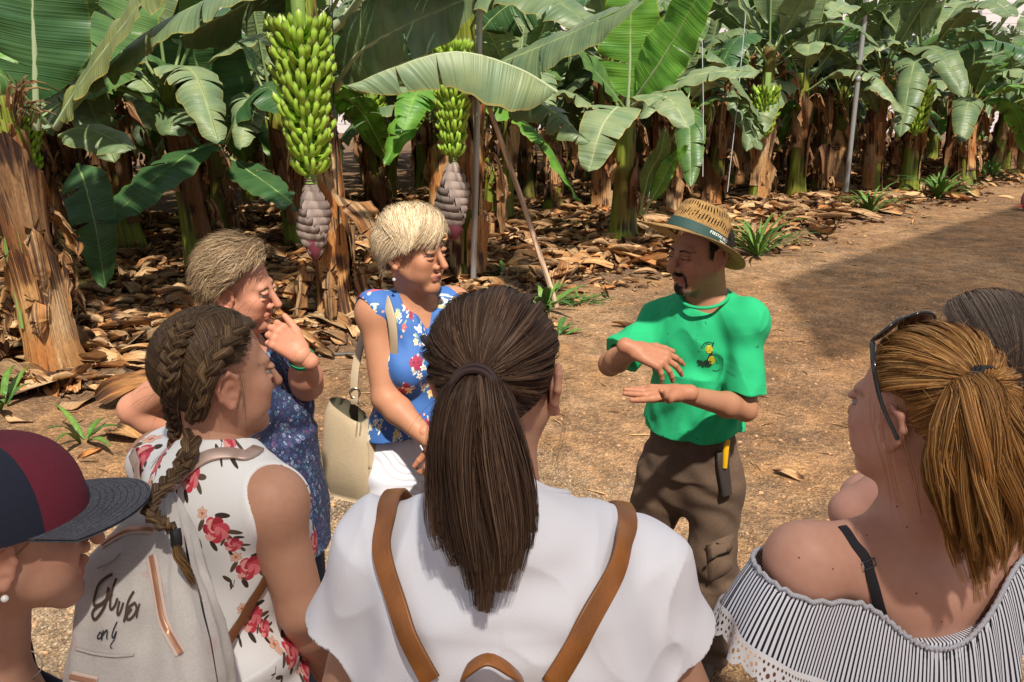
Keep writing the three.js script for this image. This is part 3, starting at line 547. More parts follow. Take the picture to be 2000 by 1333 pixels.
// shaded young plant in the second row
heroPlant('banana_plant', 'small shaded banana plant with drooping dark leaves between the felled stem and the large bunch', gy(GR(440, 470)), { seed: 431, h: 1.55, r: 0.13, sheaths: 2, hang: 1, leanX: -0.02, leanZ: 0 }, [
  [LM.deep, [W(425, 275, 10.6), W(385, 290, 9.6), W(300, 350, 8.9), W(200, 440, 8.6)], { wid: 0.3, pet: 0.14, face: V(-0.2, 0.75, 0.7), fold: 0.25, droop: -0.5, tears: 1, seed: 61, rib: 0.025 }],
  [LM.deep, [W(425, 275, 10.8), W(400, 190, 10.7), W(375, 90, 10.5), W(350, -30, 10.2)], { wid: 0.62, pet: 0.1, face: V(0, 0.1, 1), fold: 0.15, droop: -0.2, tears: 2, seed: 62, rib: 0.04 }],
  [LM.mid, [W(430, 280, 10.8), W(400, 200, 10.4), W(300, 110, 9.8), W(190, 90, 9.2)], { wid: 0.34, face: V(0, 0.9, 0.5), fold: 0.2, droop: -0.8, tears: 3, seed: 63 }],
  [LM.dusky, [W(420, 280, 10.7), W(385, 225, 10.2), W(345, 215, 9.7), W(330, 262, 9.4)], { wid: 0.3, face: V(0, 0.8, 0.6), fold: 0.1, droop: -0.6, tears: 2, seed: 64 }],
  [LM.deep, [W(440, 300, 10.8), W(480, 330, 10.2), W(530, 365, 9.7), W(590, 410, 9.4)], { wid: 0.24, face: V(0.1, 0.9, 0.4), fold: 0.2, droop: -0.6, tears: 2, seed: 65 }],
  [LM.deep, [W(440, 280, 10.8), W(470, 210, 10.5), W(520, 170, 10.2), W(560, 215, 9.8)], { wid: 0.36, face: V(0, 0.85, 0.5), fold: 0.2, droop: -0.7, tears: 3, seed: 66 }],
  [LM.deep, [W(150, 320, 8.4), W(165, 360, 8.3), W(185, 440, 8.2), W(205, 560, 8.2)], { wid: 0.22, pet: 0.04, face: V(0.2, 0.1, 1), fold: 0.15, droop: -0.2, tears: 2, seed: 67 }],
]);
// the plant with the large bunch
{
  const base = gy(GR(662, 636)), g = makePlant('banana_plant', 441, { h: 3.0, r: 0.14, leaves: 0, sheaths: 7, hang: 0, leanX: -0.055, leanZ: 0.0 }), ax = g.userData.axis, rad = g.userData.rad, L = (p) => p.sub(base);
  place(g, 'banana plant carrying the largest green bunch, long grey bud hanging below', null, base);
  part(g, 'dry_sheath', sheathGeo(4411, ax, rad, -0.7, 1.0, 0.0, 0.98, 0.03, 0.08), dryGold); part(g, 'dry_sheath', sheathGeo(4412, ax, rad, -0.9, 0.9, 1.1, 2.2, 0.02, 0.2), dryMat);
  for (let k = 0; k < 16; k++) { reseed(4420 + k); const a = k * 0.9, o = V(Math.sin(a), 0, Math.cos(a)), gg = dryHang(4430 + k, V(o.x * 0.22, rr(0.2, 0.5), o.z * 0.22), o, rr(0.35, 0.6), rr(0.05, 0.1)); part(part(g, 'dead_leaf', gg.blade, k % 2 ? dryMat : dryGrey), 'midrib', gg.rib, dryMat); }
  { const gg = leafGeos([W(668, 392, 7.8), W(690, 395, 7.5), W(720, 430, 7.4), W(742, 482, 7.35)].map(L), { wid: 0.14, pet: 0.03, face: V(0.5, 0.3, 0.8), fold: -0.3, droop: 0.5, tears: 2, ripple: 0.02, seed: 449, rib: 0.008 }); part(part(g, 'dead_leaf', gg.blade, dryGrey), 'midrib', gg.rib, dryMat); }
  addBunch(g, L(W(584, 45, 7.55)), L(W(606, 340, 7.55)), 0.25, 11, 12, 71, true, 0.66);
  const cr = (px, py, D) => W(px, py, D);
  for (const [mat, pts, opt] of [
    [LM.pale, [cr(640, 60, 8.0), cr(690, 10, 7.9), cr(720, -80, 7.8), cr(740, -200, 7.7)], { wid: 0.3, pet: 0.5, face: V(-0.3, 0.4, 1), seed: 72, rib: 0.05, ribMat: ribPale }],
    [LM.dusky, [cr(650, 175, 8.0), cr(700, 105, 7.6), cr(790, 50, 7.2), cr(930, -10, 6.8)], { wid: 0.36, pet: 0.1, face: V(-0.25, 0.25, 1), fold: 0.1, droop: -0.3, tears: 1, ripple: 0.03, seed: 73, rib: 0.04, ribMat: ribPale }],
    [LM.deep, [cr(610, 40, 8.2), cr(540, -20, 8.0), cr(450, 20, 7.6), cr(350, 70, 7.2)], { wid: 0.42, pet: 0.1, face: V(0.1, 0.7, -0.6), fold: 0.15, droop: -0.5, tears: 2, seed: 74 }],
    [LM.mid, [cr(620, 20, 8.1), cr(560, -60, 7.9), cr(480, -110, 7.6), cr(380, -90, 7.2)], { wid: 0.36, face: V(0, 0.9, 0.4), droop: -0.8, seed: 75 }],
    [LM.dusky, [cr(645, 20, 8.0), cr(700, -70, 7.5), cr(790, -90, 7.0), cr(900, -40, 6.6)], { wid: 0.36, face: V(0, 0.8, 0.5), droop: -0.9, tears: 6, seed: 76 }],
    [LM.mid, [cr(640, 10, 8.2), cr(650, -100, 8.3), cr(690, -200, 8.4), cr(740, -290, 8.5)], { wid: 0.36, face: V(0, 0.3, 1), seed: 77 }],
    [LM.bright, [cr(585, 60, 7.9), cr(580, 20, 7.85), cr(577, -10, 7.8), cr(572, -60, 7.8)], { wid: 0.09, pet: 0.0, face: V(0, 0, 1), fold: 0.6, droop: -0.2, tears: 0, ripple: 0.002, seed: 78 }],
  ]) addLeaf(g, base, pts, mat, opt);
  part(g, 'tie_cord', tube([L(W(648, -20, 7.75)), L(W(652, 200, 7.75)), L(W(664, 480, 7.72))], 0.007, 5), std({ color: lin(0.02, 0.02, 0.02), roughness: 0.6 }));
  shadow(g);
}
// the plant with the second bunch, tied to the grey pole
{
  const base = gy(GR(915, 558)), g = makePlant('banana_plant', 451, { h: 3.1, r: 0.135, leaves: 0, sheaths: 6, hang: 2, leanX: 0.0, leanZ: 0 }), ax = g.userData.axis, rad = g.userData.rad, L = (p) => p.sub(base);
  place(g, 'banana plant with the second bunch, partly hidden by the grey metal pole', null, base);
  part(g, 'dry_sheath', sheathGeo(4511, ax, rad, 0.0, 1.6, -0.03, 0.8, 0.1, 0.15), dryGold); part(g, 'dry_sheath', sheathGeo(4512, ax, rad, -1.6, -0.3, -0.03, 0.9, 0.06, 0.2), dryMat);
  addBunch(g, L(W(884, 85, 9.1)), L(W(884, 305, 9.1)), 0.205, 10, 12, 81, true, 0.78);
  for (const [mat, pts, opt] of [
    [LM.pale, [W(1088, 178, 7.0), W(1010, 132, 6.9), W(880, 100, 6.8), W(676, 168, 6.7)], { wid: 0.35, pet: 0.02, face: V(0, 1, 0.15), fold: -0.75, droop: -0.7, tears: 3, ripple: 0.012, tip: 0.9, ragged: 0.3, seed: 82, rib: 0.018, ribMat: ribPale, label: 'pale grey green leaf arched like an awning across the bunch' }],
    [LM.dusky, [W(915, 150, 9.6), W(960, 130, 8.6), W(1080, 80, 8.0), W(1255, 0, 7.4)], { wid: 0.34, pet: 0.12, face: V(-0.2, 0.75, 0.65), fold: 0.0, droop: -0.5, tears: 5, seed: 83, rib: 0.03 }],
    [LM.dusky, [W(920, 170, 9.6), W(980, 180, 8.8), W(1060, 205, 8.3), W(1150, 280, 8.0)], { wid: 0.24, face: V(0, 0.9, 0.4), fold: 0.0, droop: -0.9, tears: 12, ragged: 2, seed: 84 }],
    [LM.mid, [W(910, 60, 9.8), W(880, -40, 9.6), W(820, -90, 9.2), W(730, -60, 8.8)], { wid: 0.36, face: V(0, 0.8, 0.5), droop: -0.8, seed: 85 }],
    [LM.dusky, [W(915, 60, 9.8), W(960, -10, 9.3), W(1060, -10, 8.8), W(1170, 60, 8.4)], { wid: 0.36, face: V(0, 0.9, 0.3), droop: -0.9, tears: 4, seed: 86 }],
    [LM.deep, [W(915, 90, 9.9), W(980, 20, 9.8), W(1060, -20, 9.6), W(1160, -10, 9.4)], { wid: 0.4, face: V(0, 0.4, 0.9), droop: -0.4, seed: 87 }],
  ]) addLeaf(g, base, pts, mat, opt);
  shadow(g);
}
// the bright young plant behind the guide
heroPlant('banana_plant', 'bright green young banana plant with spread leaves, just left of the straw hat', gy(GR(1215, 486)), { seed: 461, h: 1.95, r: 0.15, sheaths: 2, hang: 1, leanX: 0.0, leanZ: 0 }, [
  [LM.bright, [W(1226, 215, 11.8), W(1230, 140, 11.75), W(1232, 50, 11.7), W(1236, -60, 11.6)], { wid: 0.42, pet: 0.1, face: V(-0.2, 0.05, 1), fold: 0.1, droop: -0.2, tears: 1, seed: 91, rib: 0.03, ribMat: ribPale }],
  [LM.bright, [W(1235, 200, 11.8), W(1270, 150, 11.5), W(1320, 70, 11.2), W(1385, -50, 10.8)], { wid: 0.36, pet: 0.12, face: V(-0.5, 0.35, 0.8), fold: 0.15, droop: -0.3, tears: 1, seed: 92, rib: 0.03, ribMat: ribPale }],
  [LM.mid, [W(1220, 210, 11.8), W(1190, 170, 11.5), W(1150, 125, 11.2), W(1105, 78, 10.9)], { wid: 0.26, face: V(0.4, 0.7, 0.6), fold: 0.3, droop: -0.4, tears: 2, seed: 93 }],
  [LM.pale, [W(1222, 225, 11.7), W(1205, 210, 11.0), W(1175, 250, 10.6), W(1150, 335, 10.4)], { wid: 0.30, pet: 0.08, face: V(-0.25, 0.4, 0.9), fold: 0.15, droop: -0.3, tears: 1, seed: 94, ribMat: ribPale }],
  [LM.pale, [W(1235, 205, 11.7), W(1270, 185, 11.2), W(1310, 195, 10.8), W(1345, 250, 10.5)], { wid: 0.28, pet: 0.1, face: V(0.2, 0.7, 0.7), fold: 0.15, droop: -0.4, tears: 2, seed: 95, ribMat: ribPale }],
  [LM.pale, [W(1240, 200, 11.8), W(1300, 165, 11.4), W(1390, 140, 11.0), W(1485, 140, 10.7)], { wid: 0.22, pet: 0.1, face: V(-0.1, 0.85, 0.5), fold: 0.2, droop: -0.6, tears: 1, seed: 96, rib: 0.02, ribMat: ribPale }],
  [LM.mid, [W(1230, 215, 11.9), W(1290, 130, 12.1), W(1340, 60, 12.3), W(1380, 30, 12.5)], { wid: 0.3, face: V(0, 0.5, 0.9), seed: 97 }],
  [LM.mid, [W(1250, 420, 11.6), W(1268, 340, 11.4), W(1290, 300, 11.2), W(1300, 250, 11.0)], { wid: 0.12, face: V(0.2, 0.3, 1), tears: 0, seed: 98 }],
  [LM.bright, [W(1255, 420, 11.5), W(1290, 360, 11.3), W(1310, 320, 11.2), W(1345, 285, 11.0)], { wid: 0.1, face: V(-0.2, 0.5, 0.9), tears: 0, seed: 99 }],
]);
// the other plants of the front row, one by one along the track
const protos = [
  makePlant('banana_plant', 501, { h: 2.15, leaves: 11, mats: [LM.pale, LM.bright, LM.mid, LM.pale], len: 2.4 }),
  makePlant('banana_plant', 502, { h: 2.4, leaves: 10, mats: [LM.dusky, LM.pale, LM.mid], len: 2.5, sheaths: 7 }),
  makePlant('banana_plant', 503, { h: 1.9, leaves: 11, mats: [LM.mid, LM.bright, LM.dusky], len: 2.3 }),
  makePlant('banana_plant', 504, { h: 2.6, leaves: 11, mats: [LM.dusky, LM.deep, LM.pale], len: 2.6, sheaths: 7, hang: 5 }),
  makePlant('banana_plant', 505, { h: 2.2, leaves: 10, mats: [LM.pale, LM.mid], len: 2.4, stem: stemDark }),
];
const stumps = [makePlant('banana_stump', 511, { h: 1.9, r: 0.12, leaves: 0, sheaths: 8, hang: 5, stem: stemDark }), makePlant('banana_stump', 512, { h: 1.5, r: 0.13, leaves: 0, sheaths: 8, hang: 4 }), makePlant('banana_stump', 513, { h: 1.1, r: 0.14, leaves: 0, sheaths: 7, hang: 3 })];
stumps.forEach((s, i) => frayed(s, V(s.userData.axis([1.9, 1.5, 1.1][i]).x, [1.9, 1.5, 1.1][i], s.userData.axis([1.9, 1.5, 1.1][i]).z), 0.15, 520 + i, 22));
[[1078, 425, 1, 0.3, 0.95, 'broken dry banana stem leaning in the shade behind the slanting prop'], [1388, 420, 0, 1.2, 1.12, 'tall dry banana stem with shaggy torn sheaths directly above the straw hat'], [1600, 385, 0, 2.6, 1.05, 'dry golden banana stem right of the leafy stem behind the hat'], [960, 470, 2, 4.0, 0.9, 'short dry banana stem just behind the grey pole'], [1745, 372, 1, 0.8, 1.0, 'pale dry stem between the slanting grey pole and the far bunch']].forEach(([px, py, k, turn, s, label]) => place(stumps[k].clone(), label, null, gy(GR(px, py)), turn, s));
const bunchOn = (g, dir, y0, len, R, seed) => addBunch(g, V(dir.x * 0.42, y0, dir.z * 0.42), V(dir.x * 0.46, y0 - len, dir.z * 0.46), R, 8, 11, seed, false, 0);
[[1553, 392, 0, 0.4, 1.12, 'leafy banana plant beside the tall dry stem, its green stem lit to the base'], [1700, 384, 1, 2.0, 1.12, 'banana plant close behind the slanting grey pole'], [1772, 386, 3, 0.9, 1.1, 'banana plant with a hanging bunch near the right end of the row', 1.95, 0.8, 0.26], [1886, 366, 2, 3.0, 1.05, 'banana plant behind the third grass clump from the guide'], [1968, 342, 1, 1.2, 0.95, 'banana plant with a small bunch at the right edge', 2.1, 0.6, 0.24], [1640, 376, 2, 4.4, 1.15, 'bushy banana plant behind the pole at the bend'], [1850, 362, 4, 5.0, 1.05, 'banana plant with wind-torn pale leaves right of the hanging bunch'], [1935, 350, 0, 2.2, 1.0, 'tall banana plant rising against the white net'], [1310, 432, 4, 3.6, 0.85, 'banana plant in shadow directly behind the hat brim'], [1480, 402, 3, 5.5, 1.1, 'banana plant with a bunch half hidden in leaves above the grass clump', 1.9, 0.75, 0.24]].forEach(([px, py, k, turn, s, label, y0, len, R], i) => {
  const g = protos[k].clone(), p = gy(GR(px, py)); if (y0) { const d = V(-p.x, 0, -p.z).normalize().applyAxisAngle(UP, -turn); bunchOn(g, d, y0, len, R, 600 + i * 5); }
  place(g, label, null, p, turn, s);
});
// the rows behind
reseed(900);
for (let row = 0; row < 9; row++) for (let t = -7; t < 40; t += 1.8) {
  const jt = t + rr(-0.5, 0.5), jo = -(row ? 1.5 + row * 1.75 : 0.2) + rr(-0.4, 0.4), x = -1.6 + (jt + jo) / Math.SQRT2, z = -8.3 + (jo - jt) / Math.SQRT2, k = Math.floor(rnd() * 8), turn = rr(0, 6.28), s = rr(0.85, 1.15);
  if (z > -6.6 || x > 0.64 * -z + 1.2 || x < -0.64 * -z - 5.5 || (row === 0 && jt < 20) || (row > 1 && x / -z > 0.40)) continue;
  const stump = k > 5, g = (stump ? stumps[(k + row) % 3] : protos[k % 5]).clone();
  if (!stump && rnd() < 0.25 && row < 4) bunchOn(g, V(-x, 0, -z).normalize().applyAxisAngle(UP, -turn), 2.0, 0.7, 0.22, 700 + row * 40 + Math.floor(t));
  place(g, stump ? 'dry leafless banana stem standing in the shade of the back rows' : 'banana plant in the shaded rows behind the front row', stump ? 'dry stems in the back rows' : 'banana plants in the back rows', gy(V(x, 0, z)), turn, s);
}
// ---------- poles, prop, cords, hose ----------
const galv = std({ color: lin(0.42, 0.42, 0.41), roughness: 0.45, metalness: 0.55, bumpMap: dryBump, bumpScale: 0.002 });
const woodMat = std({ map: bractTex, color: lin(1.5, 1.3, 0.95), roughness: 0.8, bumpMap: dryBump, bumpScale: 0.003 });
function pole(label, a, b, r) { const g = thing('metal_pole', label, 'pole', a); part(g, 'pipe', tube([V(0, -0.1, 0), b.clone().sub(a).multiplyScalar(0.5), b.clone().sub(a)], r, 14), galv); const c = b.clone().sub(a).normalize(); part(g, 'joint_collar', tube([c.clone().multiplyScalar(2.25), c.clone().multiplyScalar(2.33)], r * 1.18, 14), galv); }
pole('straight grey metal pole beside the second banana bunch', gy(GR(924, 572)), W(939, -60, 9.2), 0.033);
pole('slanting grey metal pole at the edge of the track, right of the hat', gy(GR(1650, 394)), W(1697, -40, 17.6), 0.05);
pole('thin grey pole near the far right plants', gy(GR(1872, 352)), W(1915, 20, 22), 0.05);
{ const a = gy(GR(1088, 602)), b = W(944, 178, 9.0); solo('wooden_prop', 'thin wooden prop leaning against the grey pole', 'pole', tube([a.clone().sub(a), b.clone().sub(a).multiplyScalar(0.5).add(V(0.015, 0, 0.01)), b.clone().sub(a)], (t) => 0.03 - 0.006 * t, 8), woodMat, a); }
const cordMat = std({ color: lin(0.55, 0.58, 0.60), roughness: 0.6 });
[[1371, 50, 1373, 345, 13.5, 'white cord hanging down beside the shaggy dry stem'], [1457, 25, 1421, 375, 15, 'white cord slanting down right of the shaggy dry stem'], [1276, 300, 1262, 420, 12.5, 'pale blue cord right of the bright young plant']].forEach(([x0, y0, x1, y1, D, label]) => { const a = W(x1, y1, D), b = W(x0, y0, D); solo('cord', label, 'cord', tube([V(0, 0, 0), b.clone().sub(a).multiplyScalar(0.5).add(V(0.01, 0, 0.02)), b.clone().sub(a)], 0.007, 5), cordMat, a); });
const hoseMat = std({ color: lin(0.10, 0.10, 0.09), roughness: 0.7 });
[[[1222, 512], [1262, 520], [1312, 532], 'drip hose lying on the earth left of the guide'], [[622, 700], [660, 696], [708, 694], 'drip hose on the earth left of the blonde woman']].forEach(([a, b, c, label]) => { const P = [a, b, c].map(([x, y]) => { const p = gy(GR(x, y)); p.y += 0.012; return p; }), o = P[0].clone(); solo('drip_hose', label, 'hose', tube(spline(P, 12).map((p) => p.sub(o)), 0.012, 7), hoseMat, o); });
// ---------- grassy clumps ----------
const bladeGreen = [leafMat(0.10, 0.22, 0.03, 0.4, 0.2), leafMat(0.15, 0.27, 0.05, 0.4, 0.2), leafMat(0.07, 0.16, 0.03, 0.4, 0.2)];
function clump(label, base, n, len, wid, seed, name = 'strap_leaf_clump') {
  const g = thing(name, label, 'plant', base); reseed(seed);
  for (let k = 0; k < n; k++) {
    reseed(seed * 17 + k); const a = rr(0, 6.28), o = V(Math.sin(a), 0, Math.cos(a)), l = len * rr(0.55, 1.1), e = rr(0.5, 1.35), b = o.clone().multiplyScalar(rr(0, 0.08)), d = o.clone().multiplyScalar(Math.cos(e)).add(V(0, Math.sin(e), 0));
    const c = bez(b, b.clone().addScaledVector(d, l * 0.6), b.clone().addScaledVector(d, l * 0.75).addScaledVector(o, l * 0.4).add(V(0, -l * rr(0.05, 0.35), 0)), 9), w = wid * rr(0.7, 1.2);
    part(g, 'strap_leaf', band(c, () => V(0, 1, 0).addScaledVector(o, -0.7), (t) => w * Math.min(1, 0.35 + 3 * t) * (t > 0.55 ? 1 - (t - 0.55) * 2.1 : 1), 0.004), bladeGreen[k % 3]);
  }
  return g;
}
[[1478, 500, 46, 0.95, 0.045, 'large clump of arching strap leaves beside the straw hat'], [1698, 424, 34, 0.85, 0.05, 'strap leaf clump at the track edge by the slanting pole'], [1832, 392, 44, 1.1, 0.06, 'strap leaf clump beneath the hanging bunch near the right'], [1932, 357, 36, 1.0, 0.06, 'farthest strap leaf clump at the right'], [1062, 606, 13, 0.62, 0.07, 'few broad strap leaves at the foot of the wooden prop'], [985, 560, 9, 0.4, 0.05, 'small strap leaves right of the grey pole foot'], [2, 812, 8, 0.42, 0.055, 'strap leaves at the left edge above the cap'], [165, 862, 6, 0.4, 0.045, 'low strap leaves just above the grey cap brim'], [1090, 655, 6, 0.3, 0.05, 'small strap leaves behind the dark ponytail']].forEach(([px, py, n, l, w, label], i) => clump(label, gy(GR(px, py)), n, l, w, 40 + i));
{ const g = kindOf(clump('sparse short grass on the track by the wooden prop', gy(GR(1130, 592)), 60, 0.16, 0.008, 66, 'grass_tuft'), 'stuff'); g.scale.set(2.2, 1, 1.4); }
// ---------- single dry pieces one can pick out ----------
[[1665, 432, 5, 1.9, 0.7, 'pale curled sheath lying at the track edge below the slanting pole', dryGrey], [250, 848, 2, 1.6, 1.2, 'broad orange dry leaf piece right of the grey cap brim', dryGold], [1540, 930, 0, 0.55, 0.8, 'small dry leaf alone on the track right of the guide', dryMat], [995, 515, 5, 1.5, -1.0, 'pale dry sheath leaning at the foot of the second bunch plant', dryGrey], [1620, 395, 4, 1.5, 0.4, 'rolled dry sheath heap piece left of the slanting pole', dryMat], [655, 672, 0, 1.1, 0.5, 'curled dry leaf below the grey flower bud', dryMat], [1225, 640, 1, 0.7, 1.1, 'white dry shred on the track left of the guide', dryGrey], [330, 690, 3, 1.6, 2.3, 'dry stalk lying across the earth above the braided hair', dryMat], [150, 800, 2, 1.0, 0.3, 'dry leaf piece at the foot of the felled stem', dryGrey], [60, 770, 0, 1.3, 2.0, 'crumpled pale leaf left of the felled stem foot', dryGrey], [720, 620, 5, 1.0, 1.4, 'dry leaf strip behind the blonde woman shoulder', dryMat], [1445, 1165, 3, 0.8, 2.6, 'thin dry stalk on the earth left of the striped sleeve', dryGrey]].forEach(([px, py, k, s, turn, label, mat]) => { const p = gy(GR(px, py)), m = solo('dry_leaf', label, 'dry leaf', scraps[k], mat, p); m.rotation.y = turn; m.scale.setScalar(s); });
reseed(333);
for (let k = 0; k < 90; k++) { const t = rr(-3.5, 16), o = rr(-1.2, 1.0), p = gy(V(-1.6 + (t + o) / Math.SQRT2, 0, -8.3 + (o - t) / Math.SQRT2)); if (Math.abs(p.x) > 0.62 * -p.z || p.distanceTo(GR(608, 625)) < 0.8) continue; p.y += 0.02; const m = solo('dry_leaf', 'large torn dry leaf piece lying in the litter along the front row', 'dry leaf', scraps[Math.floor(rnd() * 6)], [dryMat, dryGrey, dryPale][Math.floor(rnd() * 3)], p, 'large dry leaf pieces along the front row'); m.rotation.set(rr(-0.25, 0.25), rr(0, 6.28), rr(-0.4, 0.4)); m.scale.set(rr(1.2, 2), rr(1, 2), rr(1.6, 2.8)); }
// ---------- white shade netting ----------
const netTex = dataTex(256, 256, (u, v) => { const k = 0.9 + 0.06 * tn(u, v, 3, 60, 51) + 0.05 * tn(u, v, 60, 3, 52) - (v % 0.125 < 0.012 ? 0.14 : 0); return [k, k * 0.965, k * 0.955]; });
netTex.repeat.set(0.25, 0.25);
const netMat = phys({ map: netTex, color: lin(0.86, 0.84, 0.84), roughness: 0.9, transmission: 0.45, thickness: 0 });
{
  const o = V(16, 0, -46), g = thing('shade_net', 'white shade netting stretched behind the plantation at the top right', 'net', o);
  const pos = [], uv = [], idx = [], nx = 60, ny = 12;
  for (let j = 0; j <= ny; j++) for (let i = 0; i <= nx; i++) { const s = i / nx, t = j / ny, x = mix(-34, 46, s), y = t * 11, z = 10 * (1 - s) * 0 - 3.5 * t + 0.35 * Math.sin(s * 40) * t * (1 - t); pos.push(x, y, z); uv.push(x, y); if (i && j) { const q = j * (nx + 1) + i; idx.push(q, q - nx - 1, q - 1, q - 1, q - nx - 1, q - nx - 2); } }
  part(g, 'net_sheet', geoFrom(pos, idx, uv), netMat);
  for (let k = 0; k < 9; k++) { const x = -22 + k * 7; part(g, 'wire', tube([V(x, 0, 0.3), V(x + 1.2, 6, -1.2), V(x + 2.6, 11, -2.9)], 0.022, 5), hoseMat); part(g, 'wire', tube([V(x + 2, 0, 0.3), V(x + 0.9, 6, -1.2), V(x - 0.4, 11, -2.9)], 0.022, 5), hoseMat); }
}

// netting stretched high over the track: it dims the sun over the visitors and over the far track
function roofNet(label, h, quad, alpha) {
  const c = quad.reduce((a, p) => a.add(p), V(0, 0, 0)).multiplyScalar(0.25).setY(h), g = thing('overhead_net', label, 'net', c), n = 14, pos = [], uv = [], idx = [];
  for (let j = 0; j <= n; j++) for (let i = 0; i <= n; i++) { const s = i / n, t = j / n, p = quad[0].clone().lerp(quad[1], s).lerp(quad[3].clone().lerp(quad[2], s), t); pos.push(p.x - c.x, -0.25 * Math.sin(s * 3.14) * Math.sin(t * 3.14), p.z - c.z); uv.push(p.x, p.z); if (i && j) { const q = j * (n + 1) + i; idx.push(q, q - n - 1, q - 1, q - 1, q - n - 1, q - n - 2); } }
  part(g, 'net_sheet', geoFrom(pos, idx, uv), std({ map: netTex, color: lin(0.8, 0.8, 0.82), roughness: 0.9, transparent: true, opacity: alpha }));
  for (let k = 0; k < 4; k++) { const a = quad[k].clone().sub(c).setY(0), b = quad[(k + 1) % 4].clone().sub(c).setY(0); part(g, 'wire', tube([a, a.clone().lerp(b, 0.5).add(V(0, -0.05, 0)), b], 0.006, 5), hoseMat); }
}
roofNet('white net stretched overhead above the nearer visitors', 4.2, [V(-5, 0, -0.05), V(6, 0, -0.05), V(6, 0, 6), V(-5, 0, 6)], 0.68);
roofNet('white net stretched overhead above the far part of the track', 4.5, [V(3.4, 0, -3.9), V(3.8, 0, -6.9), V(16.7, 0, -20.5), V(20.3, 0, -13.9)], 0.72);
// ---------- building people ----------
const skinBump = dataTex(256, 256, (u, v) => { const k = 0.5 * tn(u, v, 60, 60, 61) + 0.5 * tn(u, v, 128, 128, 62); return [k, k, k]; }, false);
const skinMat = phys({ vertexColors: true, roughness: 0.52, specularIntensity: 0.55, sheen: 0.15, sheenColor: lin(0.9, 0.5, 0.4), sheenRoughness: 0.5 });
const weave = dataTex(256, 256, (u, v) => { const k = 0.5 + 0.22 * Math.sin(u * 6.2832 * 64) * Math.sin(v * 6.2832 * 64) + 0.4 * (tn(u, v, 128, 128, 63) - 0.5); return [k, k, k]; }, false);
weave.repeat.set(9, 9);
const clothMat = (o) => std({ roughness: 0.88, bumpMap: weave, bumpScale: 0.0004, ...o });
function basisOf(f, upHint = UP) { const Z = f.clone().normalize(), X = upHint.clone().cross(Z).normalize(), Y = Z.clone().cross(X); return [X, Y, Z]; }   // X: own left, Y: up, Z: forward
const onto = ([X, Y, Z], o, x, y, z) => o.clone().addScaledVector(X, x).addScaledVector(Y, y).addScaledVector(Z, z);
const pickRay = new THREE.Raycaster();
function pick(meshes, px, py, lift = 0) {                                        // the place on built meshes that is seen at (px, py)
  const p = W(px, py, 1), o = V(0, CAMH, 0); pickRay.set(o, p.sub(o).normalize()); const h = pickRay.intersectObjects([].concat(meshes), true)[0]; if (!h) return null;
  const n = h.face.normal.clone().transformDirection(h.object.matrixWorld); if (n.dot(pickRay.ray.direction) > 0) n.negate(); return { p: h.point.addScaledVector(n, lift), n };
}
// joints of a standing figure from its neck base; o overrides world places
function joints(N, f, o = {}) {
  const s = o.s ?? 1, [X, , Z] = basisOf(V(f.x, 0, f.z)), sw = (o.sw ?? 0.172) * s, J = { N, X, Z, s, fem: o.fem ?? true, U: V(0, 1, 0), by: o.groundY ?? groundY(N.x, N.z) };
  const at = (x, y, z) => N.clone().addScaledVector(X, x * s).addScaledVector(UP, y * s).addScaledVector(Z, z * s);
  J.P = o.P ?? at(0, -0.53, 0.0); J.U = N.clone().sub(J.P).normalize();
  J.SL = o.SL ?? at(sw / s, -0.055, 0.01); J.SR = o.SR ?? at(-sw / s, -0.055, 0.01);
  J.EL = o.EL ?? J.SL.clone().add(at(0.05, -0.29, -0.02).sub(N)); J.ER = o.ER ?? J.SR.clone().add(at(-0.05, -0.29, -0.02).sub(N));
  J.WL = o.WL ?? J.EL.clone().add(at(0.0, -0.23, 0.08).sub(N)); J.WR = o.WR ?? J.ER.clone().add(at(0.0, -0.23, 0.08).sub(N));
  const leg = (e, K, A) => { const H = J.P.clone().addScaledVector(X, e * 0.088 * s).addScaledVector(UP, -0.06 * s), g = J.by + 0.07; A = A ?? V(H.x + X.x * e * 0.03, g, H.z + X.z * e * 0.03); K = K ?? H.clone().lerp(A, 0.5).addScaledVector(Z, 0.02); return [H, K, A]; };
  [J.HL, J.KL, J.AL] = leg(1, o.KL, o.AL); [J.HR, J.KR, J.AR] = leg(-1, o.KR, o.AR);
  return J;
}
function torso(F, J, e = 0, k = 0.05) {
  const { N, X, Z, U, s, fem } = J, B = [X, U, Z], c = (x, y, z) => N.clone().addScaledVector(X, x * s).addScaledVector(U, y * s).addScaledVector(Z, z * s), r = (a, b, d) => V(a * s + e, b * s + e, d * s + e), w = J.broad ?? 1;
  F.ell(c(0, -0.17, 0.0), fem ? r(0.138 * w, 0.18, 0.098) : r(0.158 * w, 0.19, 0.108), B, 0); F.ell(c(0, -0.37, 0.005), fem ? r(0.118 * w, 0.15, 0.09) : r(0.14 * w, 0.16, 0.1), B, k); F.ell(c(0, -0.53, -0.005), fem ? r(0.158 * w, 0.13, 0.112) : r(0.15 * w, 0.12, 0.108), B, k);
  for (const S of [J.SL, J.SR]) { F.cap(c(0, -0.012, -0.012), S.clone().addScaledVector(U, 0.006), (fem ? 0.036 : 0.046) * s + e, (fem ? 0.042 : 0.054) * s + e, 0.04); F.cap(c(0, -0.11, -0.02), S, (fem ? 0.07 : 0.085) * s + e, (fem ? 0.05 : 0.058) * s + e, 0.04); }
  if (fem) for (const q of [-1, 1]) F.ball(c(q * 0.07, -0.2, 0.07), 0.062 * s + e, 0.04);
  return F;
}
